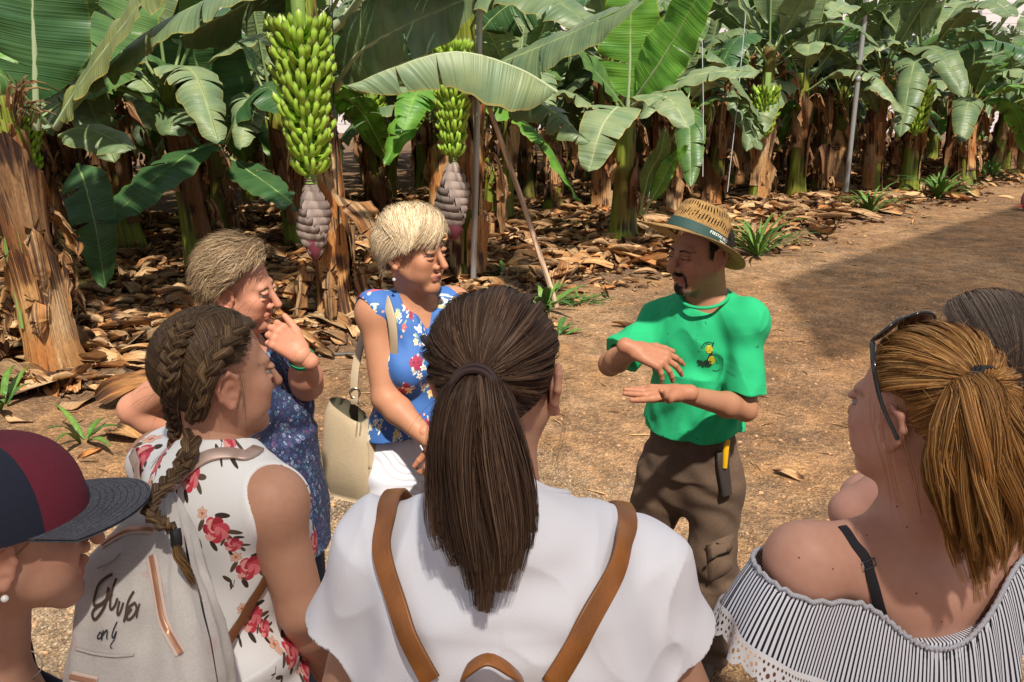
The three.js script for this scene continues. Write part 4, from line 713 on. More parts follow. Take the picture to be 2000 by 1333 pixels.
function arm(F, S, E, Wr, s = 1, e = 0, thick = 1) { F.ball(S, 0.05 * s * thick + e, 0.04); F.cap(S, E, 0.047 * s * thick + e, 0.037 * s * thick + e, 0.03); const m = E.clone().lerp(Wr, 0.3); F.cap(E, m, 0.037 * s * thick + e, 0.039 * s * thick + e, 0.02); F.cap(m, Wr, 0.039 * s * thick + e, 0.025 * s * thick + e, 0.02); return F; }
function leg(F, H, K, A, s = 1, e = 0, e2 = e) { F.cap(H, K, 0.085 * s + e, 0.055 * s + e, 0.05); const m = K.clone().lerp(A, 0.35); F.cap(K, m, 0.052 * s + e2, 0.056 * s + e2, 0.03); F.cap(m, A, 0.056 * s + e2, 0.036 * s + e2, 0.03); return F; }
function foot(F, A, Z) { F.cap(A, A.clone().addScaledVector(Z, 0.13).add(V(0, -0.035, 0)), 0.04, 0.03, 0.03); F.ball(A.clone().addScaledVector(Z, -0.03).add(V(0, -0.03, 0)), 0.035, 0.03); }
// a hand: o wrist, X towards the fingers, Y out of the back of the hand, thumb on the +Z side (Z = X x Y * side)
function hand(o, X, Y, side, curl, spread = 1, s = 1, thumb = [0.5, 0.6, 0.3]) {
  X = X.clone().normalize(); Y = Y.clone().addScaledVector(X, -Y.dot(X)).normalize(); const Z = X.clone().cross(Y).multiplyScalar(side), F = new Field(), P = (x, y, z) => o.clone().addScaledVector(X, x * s).addScaledVector(Y, y * s).addScaledVector(Z, z * s);
  F.cap(P(-0.03, 0, 0), P(0.012, 0, 0), 0.025 * s, 0.024 * s, 0);
  const zs = [0.029, 0.0095, -0.0095, -0.027], ls = [0.070, 0.078, 0.072, 0.056];
  for (let i = 0; i < 4; i++) {
    const k = P([0.086, 0.09, 0.085, 0.077][i], 0.002, zs[i]); F.cap(P(0.008, 0, zs[i] * 0.6), k, 0.0155 * s, 0.0115 * s, 0.012);
    let a = 0, q = k.clone(); const sp = (1.5 - i) * 0.11 * spread, dz = Z.clone().multiplyScalar(Math.sin(sp)), segs = [0.45, 0.3, 0.25], rs = [0.0098, 0.0088, 0.0078, 0.0066];
    for (let j = 0; j < 3; j++) { a += curl[i][j]; const d = X.clone().multiplyScalar(Math.cos(a) * Math.cos(sp)).addScaledVector(Y, -Math.sin(a)).add(dz).normalize(), e = q.clone().addScaledVector(d, ls[i] * segs[j] * s); F.cap(q, e, rs[j] * s * (i === 3 ? 0.86 : 1), rs[j + 1] * s * (i === 3 ? 0.86 : 1), j ? 0.003 : 0.008); q = e; }
  }
  let q = P(0.018, -0.006, 0.022); const b0 = P(0.05, -0.012, 0.022 + 0.03 * thumb[0] + 0.012); F.cap(q, b0, 0.0165 * s, 0.0125 * s, 0.014); const d1 = X.clone().multiplyScalar(Math.cos(thumb[0])).addScaledVector(Z, Math.sin(thumb[0])).addScaledVector(Y, -thumb[1] * 0.6).normalize(); q = b0.clone().addScaledVector(d1, 0.03 * s); F.cap(b0, q, 0.0122 * s, 0.0105 * s, 0.006); const d2 = d1.clone().addScaledVector(X, thumb[2]).addScaledVector(Y, -thumb[1] * 0.3).normalize(); F.cap(q, q.clone().addScaledVector(d2, 0.026 * s), 0.0105 * s, 0.008 * s, 0.003);
  return F;
}
const relaxed = [[0.35, 0.45, 0.3], [0.4, 0.5, 0.35], [0.45, 0.55, 0.35], [0.5, 0.6, 0.4]];
// a head in its own frame: centre between the ears, x left, y up, z forward; about 0.225 tall
function headField(o = {}) {
  const F = new Field(), fem = o.fem ?? true, n = o.nose ?? 1, H0 = o;
  F.ell(V(0, 0.028, -0.014), V(0.073, 0.083, 0.093), null, 0); F.ell(V(0, -0.032, 0.026), V(fem ? 0.057 : 0.06, 0.074, 0.062), null, 0.03);
  for (const e of [-1, 1]) {
    F.cap(V(e * 0.05, -0.045, 0.0), V(e * 0.016, -0.1, 0.066), fem ? 0.02 : 0.023, 0.018, 0.03); F.ball(V(e * 0.042, -0.026, 0.062), 0.021, 0.025); F.ball(V(e * 0.036, -0.06, 0.055), 0.022, 0.025);
  }
  F.ball(V(0, -0.102, 0.072), fem ? 0.017 : 0.02, 0.02); F.cap(V(-0.034, 0.020, 0.074), V(0.034, 0.020, 0.074), fem ? 0.010 : 0.0125, undefined, 0.018);
  for (const e of [-1, 1]) F.ell(V(e * 0.031, 0.001, 0.094), V(0.018, 0.011, 0.016), null, 0.01).cut(0.014);
  F.cap(V(0, 0.012, 0.086), V(0, -0.031, 0.101 + 0.012 * n), 0.0075, 0.0105 * n, 0.012); for (const e of [-1, 1]) F.ball(V(e * 0.0125, -0.037, 0.094), 0.0082 * n, 0.009);
  F.cap(V(-0.020, -0.064, 0.084), V(0, -0.061, 0.092), 0.0055, 0.0068, 0.006); F.cap(V(0.020, -0.064, 0.084), V(0, -0.061, 0.092), 0.0055, 0.0068, 0.006); F.cap(V(-0.015, -0.0735, 0.086), V(0.015, -0.0735, 0.086), 0.0068, undefined, 0.007);
  F.cap(V(-0.018, -0.0675, 0.0985), V(0.018, -0.0675, 0.0985), 0.0025, undefined, 0.003).cut(0.004);
  for (const e of [-1, 1]) { F.ell(V(e * 0.031, 0.0098 - (H0.lid ?? 0), 0.0838), V(0.0178, 0.0072, 0.0095), null, 0.004); F.ell(V(e * 0.031, -0.0085, 0.0820), V(0.0168, 0.0052, 0.0085), null, 0.005); }
  for (const e of [-1, 1]) {                                              // ears
    const E = (y, z, out = 0) => V(e * (0.073 + out), y - 0.012, z - 0.008), rim = [E(-0.022, 0.012, 0.002), E(0.0, 0.016, 0.002), E(0.022, 0.012, 0.005), E(0.032, -0.004, 0.009), E(0.026, -0.02, 0.013), E(0.006, -0.025, 0.013), E(-0.014, -0.016, 0.009), E(-0.028, 0.0, 0.005)];
    for (let i = 0; i < rim.length - 1; i++) F.cap(rim[i], rim[i + 1], 0.0048, i > 5 ? 0.0066 : 0.0048, 0.004); F.ell(V(e * 0.077, -0.010, -0.012), V(0.005, 0.027, 0.016), null, 0.006); F.ball(V(e * 0.078, -0.042, -0.004), 0.0075, 0.006); F.ball(V(e * 0.0865, -0.014, -0.004), 0.009, 0.004).cut(0.006);
  }
  return F;
}
const CRAN = { c: V(0, 0.026, -0.014), r: V(0.077, 0.087, 0.098) };
function lineOf(az) { const a = Math.abs(az) * 180 / Math.PI, T = [[0, 43], [38, 40], [58, 22], [72, 8], [84, 12], [100, 8], [112, -22], [140, -42], [180, -46]]; for (let i = 1; i < T.length; i++) if (a <= T[i][0]) return mix(T[i - 1][1], T[i][1], (a - T[i - 1][0]) / (T[i][0] - T[i - 1][0])); return -46; }
const onScalp = (d, extra = 0) => Math.asin(clamp(d.y, -1, 1)) * 180 / Math.PI > lineOf(Math.atan2(d.x, d.z)) + extra;
const cran = (d, lift, R = CRAN.r) => { const k = 1 / Math.sqrt((d.x / R.x) ** 2 + (d.y / R.y) ** 2 + (d.z / R.z) ** 2); return CRAN.c.clone().addScaledVector(d, k + lift); };
function rndDir() { const z = rr(-1, 1), a = rr(0, 6.2832), q = Math.sqrt(1 - z * z); return V(q * Math.cos(a), z, q * Math.sin(a)); }
const slerp = (a, b, t) => { const d = clamp(a.dot(b), -0.999, 0.999), w = Math.acos(d), s = Math.sin(w); return a.clone().multiplyScalar(Math.sin((1 - t) * w) / s).addScaledVector(b, Math.sin(t * w) / s).normalize(); };
const hairMat = phys({ vertexColors: true, roughness: 0.5, specularIntensity: 0.32 });
const tone = (P) => { const t = rnd(), k = rr(0.86, 1.14), c = P[Math.min(P.length - 1, Math.floor(Math.pow(t, 1.25) * P.length))]; return [c[0] * k, c[1] * k, c[2] * k]; };
// the hair mass itself under the strands
function hairCap(col, lift = 0.004, extra = -2, R = CRAN.r) {
  const F = new Field(); F.ell(CRAN.c, V(R.x + lift, R.y + lift, R.z + lift), null, 0);
  F.mod = (d, x, y, z) => { const v = V(x, y, z).sub(CRAN.c).normalize(), e = Math.asin(clamp(v.y, -1, 1)) * 180 / Math.PI - lineOf(Math.atan2(v.x, v.z)) - extra; return Math.max(d + 0.0012 * noise3(x * 160, y * 50, z * 160), -e * 0.0014, -(d + 0.014)); };
  return meshField(F, 0.0045, { col: () => col, slack: 0.03 });
}
function pulledBack(S, n, tie, P, w, R = CRAN.r, lift = 0.005, part0) {
  const c0 = CRAN.c, td = tie.clone().sub(c0).normalize();
  for (let k = 0; k < n; k++) {
    let d = rndDir(); if (!onScalp(d)) { k--; continue; }
    const az = Math.atan2(d.clone().cross(td).dot(V(0.31, 0.9, 0.3)), d.clone().cross(td).dot(V(0.9, -0.31, 0.1))), cl = Math.floor((az + 0.12 * noise3(d.x * 4, d.y * 4, d.z * 4)) * 11), hs = hash3(cl, Math.floor(d.angleTo(td) * 1.6), 5), h = lift + rr(0, 0.004) + 0.005 * hs, pts = [], wob = (hash3(cl, 3, 9) - 0.5) * 0.02 + rr(-0.004, 0.004), ph = cl * 2.1 + rr(-0.4, 0.4), far = d.angleTo(td); if (far < 0.12) continue;
    const m = Math.max(4, Math.round(far * 6)); for (let i = 0; i <= m; i++) { const t = i / m, q = slerp(d, td, t * 0.985), p = cran(q, h * Math.sin(Math.PI * Math.min(1, t * 1.6 + 0.12) * 0.5) + 0.0015 * Math.sin(t * 9 + ph), R); p.x += wob * Math.sin(Math.PI * t) ; if (t > 0.85) p.lerp(tie, (t - 0.85) * 4.2); pts.push(p); }
    { const c = tone(P), kk = 0.78 + 0.5 * hs; S.add(pts, w * rr(0.6, 1.2), [c[0] * kk, c[1] * kk, c[2] * kk], c0); }
  }
}
// a tail made of many separate locks that wander around one guide
function tailLocks(S, guide, rad, flat, locks, per, P, w, o = {}) {
  const G = spline(guide, 16), side = o.side ?? V(1, 0, 0);
  for (let k = 0; k < locks; k++) {
    const a = rr(0, 6.2832), q = Math.sqrt(rnd()), u = Math.cos(a) * q, v = Math.sin(a) * q, ph = rr(0, 6.28), am = (o.curl ?? 0.01) * rr(0.4, 1.3), fq = (o.freq ?? 7) * rr(0.7, 1.3), last = Math.round(16 * (1 - (o.scatter ?? 0.2) * (0.35 * rnd() + 0.75 * Math.abs(u) * (0.6 + 0.4 * rnd())))), kk = rr(0.72, 1.3), pal = P.map((c) => c.map((x) => x * kk)), g = [];
    for (let i = 0; i <= last; i++) { const t = i / 16, T = G[Math.min(16, i + 1)].clone().sub(G[Math.max(0, i - 1)]).normalize(), b = side.clone().addScaledVector(T, -side.dot(T)).normalize(), no = T.clone().cross(b), e = sstep(0.1, 0.5, t); g.push(G[i].clone().addScaledVector(b, u * rad(t) + am * e * Math.sin(fq * t + ph) + (o.flick ?? 0) * u * Math.pow(t, 4)).addScaledVector(no, v * rad(t) * flat + am * 0.7 * e * Math.cos(fq * t + ph))); }
    const r0 = (o.thick ?? 0.011) * rr(0.7, 1.3); lock(S, g, (t) => r0 * (0.55 + 0.6 * Math.sin(Math.min(1, t * 1.3 + 0.2) * 1.57)) * (1 - 0.72 * Math.pow(t, 2.2)), 0.6, per, pal, w, { wave: 0.0015, freq: 8, scatter: 0.14, clump: 0.1, facing: o.facing ?? -1, side, seed: k + 3, seg: 14 });
  }
}
// hair that follows a guide line: rad(t) its half width, flat its depth share; end scatter makes the tips uneven
function lock(S, guide, rad, flat, n, P, w, o = {}) {
  const G = spline(guide, o.seg ?? 14), m = G.length - 1, cen = o.cen;
  const fr = G.map((p, i) => { const t = G[Math.min(m, i + 1)].clone().sub(G[Math.max(0, i - 1)]).normalize(), b = (o.side ?? V(1, 0, 0)).clone(); b.addScaledVector(t, -b.dot(t)).normalize(); return [b, t.clone().cross(b)]; });
  for (let k = 0; k < n; k++) {
    const a = rr(0, 6.2832), q = Math.sqrt(rnd()), u = Math.cos(a) * q, v = Math.sin(a) * q, ph = rr(0, 6), amp = (o.wave ?? 0.003) * rr(0.3, 1.4), fq = (o.freq ?? 7) * rr(0.7, 1.3), last = Math.max(4, Math.round(m * (1 - (o.scatter ?? 0.12) * rnd() - (o.taper ?? 0) * Math.abs(u)))), pts = [], cl = Math.floor(rr(0, 9)), cu = (hash3(cl, 7, o.seed ?? 1) - 0.5) * (o.clump ?? 0.25), cf = o.curl ?? 0;
    for (let i = 0; i <= last; i++) { const t = i / m, r = rad(t), [b, no] = fr[i]; const p = G[i].clone().addScaledVector(b, (u + cu * t) * r + amp * Math.sin(fq * t + ph) * Math.min(1, t * 3) + cf * Math.sin(fq * 1.3 * t + cl * 1.7) * t).addScaledVector(no, v * r * flat + amp * Math.cos(fq * t + ph) * Math.min(1, t * 3)); pts.push(p); }
    const out = cen ?? ((p, i) => { const g = G[Math.min(m, i)]; return p.clone().sub(g).add(fr[Math.min(m, i)][1].clone().multiplyScalar((o.facing ?? 1) * 0.01)); });
    S.add(pts, w * rr(0.6, 1.2), tone(P), out);
  }
}
function braid(S, guide, r, P, per, w, turns, side, taper = 0.5) {
  const G = spline(guide, 90), m = G.length - 1, cores = [];
  for (let L = 0; L < 3; L++) {
    const path = [], B = [];
    for (let i = 0; i <= m; i++) { const t = i / m, T = G[Math.min(m, i + 1)].clone().sub(G[Math.max(0, i - 1)]).normalize(), b = side.clone().addScaledVector(T, -side.dot(T)).normalize(), no = T.clone().cross(b), ph = t * turns * 6.2832 + L * 2.0944, k = r * (1 - taper * t) * Math.min(1, 0.5 + t * 6); path.push(G[i].clone().addScaledVector(b, 0.8 * k * Math.sin(ph)).addScaledVector(no, 0.42 * k * Math.sin(2 * ph))); B.push([b, no, k]); }
    cores.push(tube(path.filter((_, i) => i % 2 === 0), (t) => r * 0.5 * (1 - taper * t), 7));
    for (let k = 0; k < per; k++) { const a = rr(0, 6.2832), q = 0.58 + 0.1 * rnd(), tw = rr(-1, 1), pts = path.filter((_, i) => i % 2 === 0).map((p, j) => { const [b, no, kk] = B[Math.min(m, j * 2)], aa = a + tw * j * 0.06; return p.clone().addScaledVector(b, Math.cos(aa) * kk * q).addScaledVector(no, Math.sin(aa) * kk * q); }); S.add(pts, w * rr(0.7, 1.2), tone(P), (p, j) => p.clone().sub(path[Math.min(m, j * 2)])); }
  }
  const g = merge(cores), c = P[Math.floor(P.length / 3)]; g.setAttribute('color', new THREE.Float32BufferAttribute(new Float32Array(g.attributes.position.count * 3).map((_, i) => c[i % 3]), 3)); g.deleteAttribute('uv'); return g;
}
// a person: the group, the skin mesh, helpers to add worn things. All geometry is made in world places and moved to the base.
function makePerson(label, J, H) {
  const base = V(J.P.x, J.by, J.P.z), g = thing('person', label, 'person', base); g.updateMatrixWorld(true);
  const P = { g, base, J, H, put(name, geo, mat, parent = g, note) { geo.translate(-base.x, -base.y, -base.z); const m = part(parent, name, geo, mat); if (note) m.userData.label = note; m.updateMatrixWorld(true); return m; } };
  return P;
}
const shade = (c, k) => [c[0] * k, c[1] * k, c[2] * k];
function skinGeo(J, H, skin, hands = [], o = {}) {
  const B = new Field(); torso(B, J, -0.004); B.cap(J.N.clone().addScaledVector(J.U, -0.03), H.c.clone().addScaledVector(H.B[1], -0.05).addScaledVector(H.B[2], -0.018), 0.056 * H.s * (J.fem ? 0.95 : 1.12), 0.05 * H.s * (J.fem ? 0.92 : 1.1), 0.035);
  arm(B, J.SL, J.EL, J.WL, J.s, 0, o.armThick ?? 1); arm(B, J.SR, J.ER, J.WR, J.s, 0, o.armThick ?? 1); leg(B, J.HL, J.KL, J.AL, J.s); leg(B, J.HR, J.KR, J.AR, J.s); foot(B, J.AL, J.Z); foot(B, J.AR, J.Z);
  const v = (x, y, z) => { const n = 0.07 * fbm(x * 22, y * 22, z * 22, 2) + 0.05 * noise3(x * 140, y * 140, z * 140); return [skin[0] * (1 + n * 0.8), skin[1] * (1 + n * 1.2), skin[2] * (1 + n * 1.2)]; };
  const body = meshField(B, o.cell ?? 0.009, { col: v });
  const hg = headGeo(H, skin, J), list = [body, hg];
  for (const F of hands) list.push(meshField(F, 0.0028, { col: (x, y, z) => { const c = v(x, y, z); return [c[0] * 1.04, c[1] * 0.95, c[2] * 0.93]; } }));
  return { geo: merge(list), body: B };
}
function headGeo(H, skin, J) {
  const F = headField(H), M = new THREE.Matrix4().makeBasis(...H.B).scale(V(H.s, H.s, H.s)).setPosition(H.c), inv = M.clone().invert();
  F.cap(V(0, -0.05, -0.018), J.N.clone().addScaledVector(J.U, -0.01).applyMatrix4(inv), J.fem ? 0.049 : 0.058, J.fem ? 0.056 : 0.066, 0.03);
  const lip = H.lip ?? [skin[0] * 0.86, skin[1] * 0.55, skin[2] * 0.55];
  const g = meshField(F, 0.0034, { col: (x, y, z) => {
    const n = 0.06 * fbm(x * 30, y * 30, z * 30, 2) + 0.06 * noise3(x * 190, y * 190, z * 190); let c = skin.map((q) => q * (1 + n));
    const red = Math.exp(-((Math.abs(x) - 0.046) ** 2 + (y + 0.03) ** 2) / 0.0006) * (z > 0.03 ? 0.3 : 0) + Math.exp(-(x * x + (y + 0.034) ** 2) / 0.0002) * (z > 0.09 ? 0.35 : 0) + (Math.abs(x) > 0.074 ? 0.3 : 0);
    c = lerp3(c, [skin[0] * 1.02, skin[1] * 0.68, skin[2] * 0.66], clamp(red));
    if (z > 0.078 && y < -0.054 && y > -0.083 && Math.abs(x) < 0.025) { const q = clamp(1 - (Math.abs(y + 0.068) / 0.0135) ** 2) * clamp((0.026 - Math.abs(x)) * 220); c = lerp3(c, lip, q); }
    if (z > 0.05 && Math.abs(Math.abs(x) - 0.032) < 0.021) { const by = 0.0215 - 10 * (Math.abs(x) - 0.03) ** 2, q = clamp(1 - Math.abs(y - by) / 0.0055); if (q > 0) c = lerp3(c, H.brow ?? [0.1, 0.06, 0.04], q * (H.browK ?? 0.75) * clamp(0.6 + 0.6 * noise3(x * 600, y * 300, z * 300))); const lid = clamp(1 - Math.abs(y - 0.003 - 0.004) / 0.0028); if (z > 0.075) c = lerp3(c, [0.06, 0.035, 0.025], lid * 0.55); }
    if (H.beard) { let q = 0; if (z > 0.03) { q = Math.max(q, sstep(0.030, 0.018, Math.abs(x)) * sstep(-0.084, -0.092, y)); q = Math.max(q, sstep(0.033, 0.026, Math.abs(x)) * sstep(0.0075, 0.004, Math.abs(y + 0.052 - 0.15 * Math.abs(x) * -1)) * (z > 0.06 ? 1 : 0)); q = Math.max(q, sstep(0.007, 0.003, Math.abs(Math.abs(x) - 0.029)) * sstep(-0.05, -0.056, y)); } const st = sstep(-0.035, -0.06, y) * sstep(-0.02, 0.02, z) * 0.28; q = Math.max(q, st); q *= clamp(0.75 + 0.6 * noise3(x * 500, y * 500, z * 500)); c = lerp3(c, y < -0.1 ? [0.13, 0.115, 0.105] : [0.035, 0.025, 0.02], clamp(q) * 0.9); }
    return c;
  } });
  return g.applyMatrix4(M);
}
const eyeMat = phys({ vertexColors: true, roughness: 0.25, clearcoat: 0.25 });
function addFace(P, o = {}) {                                                     // eyes of the head
  const { H } = P, M = new THREE.Matrix4().makeBasis(...H.B).scale(V(H.s, H.s, H.s)).setPosition(H.c);
  for (const e of [-1, 1]) { const g = new THREE.SphereGeometry(0.0112, 20, 16), p = g.attributes.position, col = [], look = (o.look ?? V(0, -0.15, 1)).clone().normalize(); for (let i = 0; i < p.count; i++) { const a = V(p.getX(i), p.getY(i), p.getZ(i)).normalize().dot(look); col.push(...(a > 0.97 ? [0.01, 0.01, 0.01] : a > 0.87 ? (o.iris ?? [0.10, 0.07, 0.04]) : [0.34, 0.30, 0.27])); } g.setAttribute('color', new THREE.Float32BufferAttribute(col, 3)); g.translate(e * 0.031, 0.0005, 0.0775); P.put('eye', g.applyMatrix4(M), eyeMat); }
  return M;
}
// brows, and for a man the beard, as short hairs set on the head
function faceHair(P, pal, o = {}) {
  const S = new Strands(), F = headField(P.H), put = (x, y, dx, dy, l, w) => { const h = F.hit(V(x, y, 0.2), V(0, 0, -1), 0.3); if (!h) return; const n = F.grad(h.x, h.y, h.z, 0.003), t = V(dx, dy, 0); t.addScaledVector(n, -t.dot(n)).normalize(); S.add([h.clone().addScaledVector(n, 0.0006), h.clone().addScaledVector(t, l * 0.5).addScaledVector(n, 0.0018), h.clone().addScaledVector(t, l).addScaledVector(n, 0.0014)], w, tone(pal), h.clone().addScaledVector(n, -0.05)); };
  for (const e of [-1, 1]) for (let k = 0; k < (o.brow ?? 110); k++) { const t = rnd(); put(e * mix(0.013, 0.047, t), mix(0.0185, 0.0255, Math.sin(t * 2.4)) + rr(-0.0022, 0.0022) * (1.2 - t) - 0.004 * t * t, e * 1, 0.35 - 0.7 * t, 0.007, 0.0011); for (let q = 0; q < 1; q++) { const u = rr(-1, 1); put(e * (0.031 + 0.0155 * u), (o.lash ?? 0.0028) - 0.0035 * u * u, e * 0.6 * u, -0.5, 0.0035, 0.0009); } }
  if (o.beard) { for (let k = 0; k < 520; k++) { const x = gauss() * 0.017; if (Math.abs(x) < 0.03) put(x, -0.0515 - 0.12 * Math.abs(x) + rr(-0.0035, 0.0035), x > 0 ? 0.7 : -0.7, -0.8, 0.006, 0.001); } for (let k = 0; k < 700; k++) { const x = gauss() * 0.018, y = rr(-0.118, -0.088); if (Math.abs(x) < 0.028) put(x, y, x * 4, -1, 0.006, 0.001); } for (let k = 0; k < 160; k++) { const e = rnd() < 0.5 ? -1 : 1; put(e * rr(0.026, 0.032), rr(-0.092, -0.055), e * 0.1, -1, 0.005, 0.001); } for (let k = 0; k < 60; k++) put(rr(-0.006, 0.006), rr(-0.09, -0.082), 0, -1, 0.005, 0.001); }
  P.put('eyebrows', S.geo().applyMatrix4(headMatrix(P.H)), hairMat);
}
const headMatrix = (H) => new THREE.Matrix4().makeBasis(...H.B).scale(V(H.s, H.s, H.s)).setPosition(H.c);
// cloth over a body: outer field F, folds(x,y,z) in metres, lim(x,y,z) > 0 cuts away
function garment(F, cell, o = {}) {
  F.mod = (d, x, y, z) => { let q = d; if (q < 0.06 && o.folds) q += o.folds(x, y, z); if (o.lim) q = Math.max(q, o.lim(x, y, z)); return q; };
  return meshField(F, cell, { ...(o.uv ?? {}), slack: 0.03 });
}
function shoes(P, col) { for (const A of [P.J.AL, P.J.AR]) { const F = new Field(); foot(F, A, P.J.Z); F.p.forEach((q) => { if (q.t === 0) { q.ra += 0.006; q.rb += 0.006; q.R += 0.01; } }); P.put('shoe', meshField(F, 0.008, {}), std({ color: col, roughness: 0.7 })); } }
// rings for lofted things: sections [{c, x, y, hx, hy, n}] from one end to the other
function loft(sec, n = 40, folds = () => 0, uvs = 1) {
  const pos = [], uv = [], idx = [];
  sec.forEach((s, j) => { for (let i = 0; i <= n; i++) { const a = i / n * 6.2832, e = 2 / (s.n ?? 2.6), ca = Math.cos(a), sa = Math.sin(a), q = 1 + folds(a, j / (sec.length - 1)), x = Math.sign(ca) * Math.pow(Math.abs(ca), e) * s.hx * q, y = Math.sign(sa) * Math.pow(Math.abs(sa), e) * s.hy * q, p = s.c.clone().addScaledVector(s.x, x).addScaledVector(s.y, y); pos.push(p.x, p.y, p.z); uv.push(i / n * uvs, j / (sec.length - 1) * uvs); if (i && j) { const w = j * (n + 1) + i; idx.push(w, w - 1, w - n - 1, w - 1, w - n - 2, w - n - 1); } } });
  for (const [j, f] of [[0, 1], [sec.length - 1, 0]]) { if (sec[j].open) continue; const c = pos.length / 3, o = j * (n + 1); pos.push(sec[j].c.x, sec[j].c.y, sec[j].c.z); uv.push(0.5, 0.5); for (let i = 0; i < n; i++) f ? idx.push(c, o + i, o + i + 1) : idx.push(c, o + i + 1, o + i); }
  return geoFrom(pos, idx, uv);
}
// flat print laid on a built surface: a grid of places looked up on the mesh through (px, py) corners of its outline
function print(P, meshes, corners, tex, alpha, name, parent, lift = 0.0016, n = 22) {
  const [a, b, c, d] = corners, pos = [], uv = [], idx = []; let ok = true;
  for (let j = 0; j <= n && ok; j++) for (let i = 0; i <= n; i++) { const s = i / n, t = j / n, px = mix(mix(a[0], b[0], s), mix(d[0], c[0], s), t), py = mix(mix(a[1], b[1], s), mix(d[1], c[1], s), t), h = pick(meshes, px, py, lift); if (!h) { ok = false; break; } pos.push(h.p.x, h.p.y, h.p.z); uv.push(s + 0.012 * Math.sin(t * 9) * s * (1 - s), 1 - t); if (i && j) { const q = j * (n + 1) + i; idx.push(q, q - n - 1, q - 1, q - 1, q - n - 1, q - n - 2); } }
  if (!ok) { console.log('print missed', name); return null; }
  return P.put(name, geoFrom(pos, idx, uv), std({ map: tex, alphaMap: alpha, transparent: true, alphaTest: 0.4, roughness: 0.8 }), parent);
}
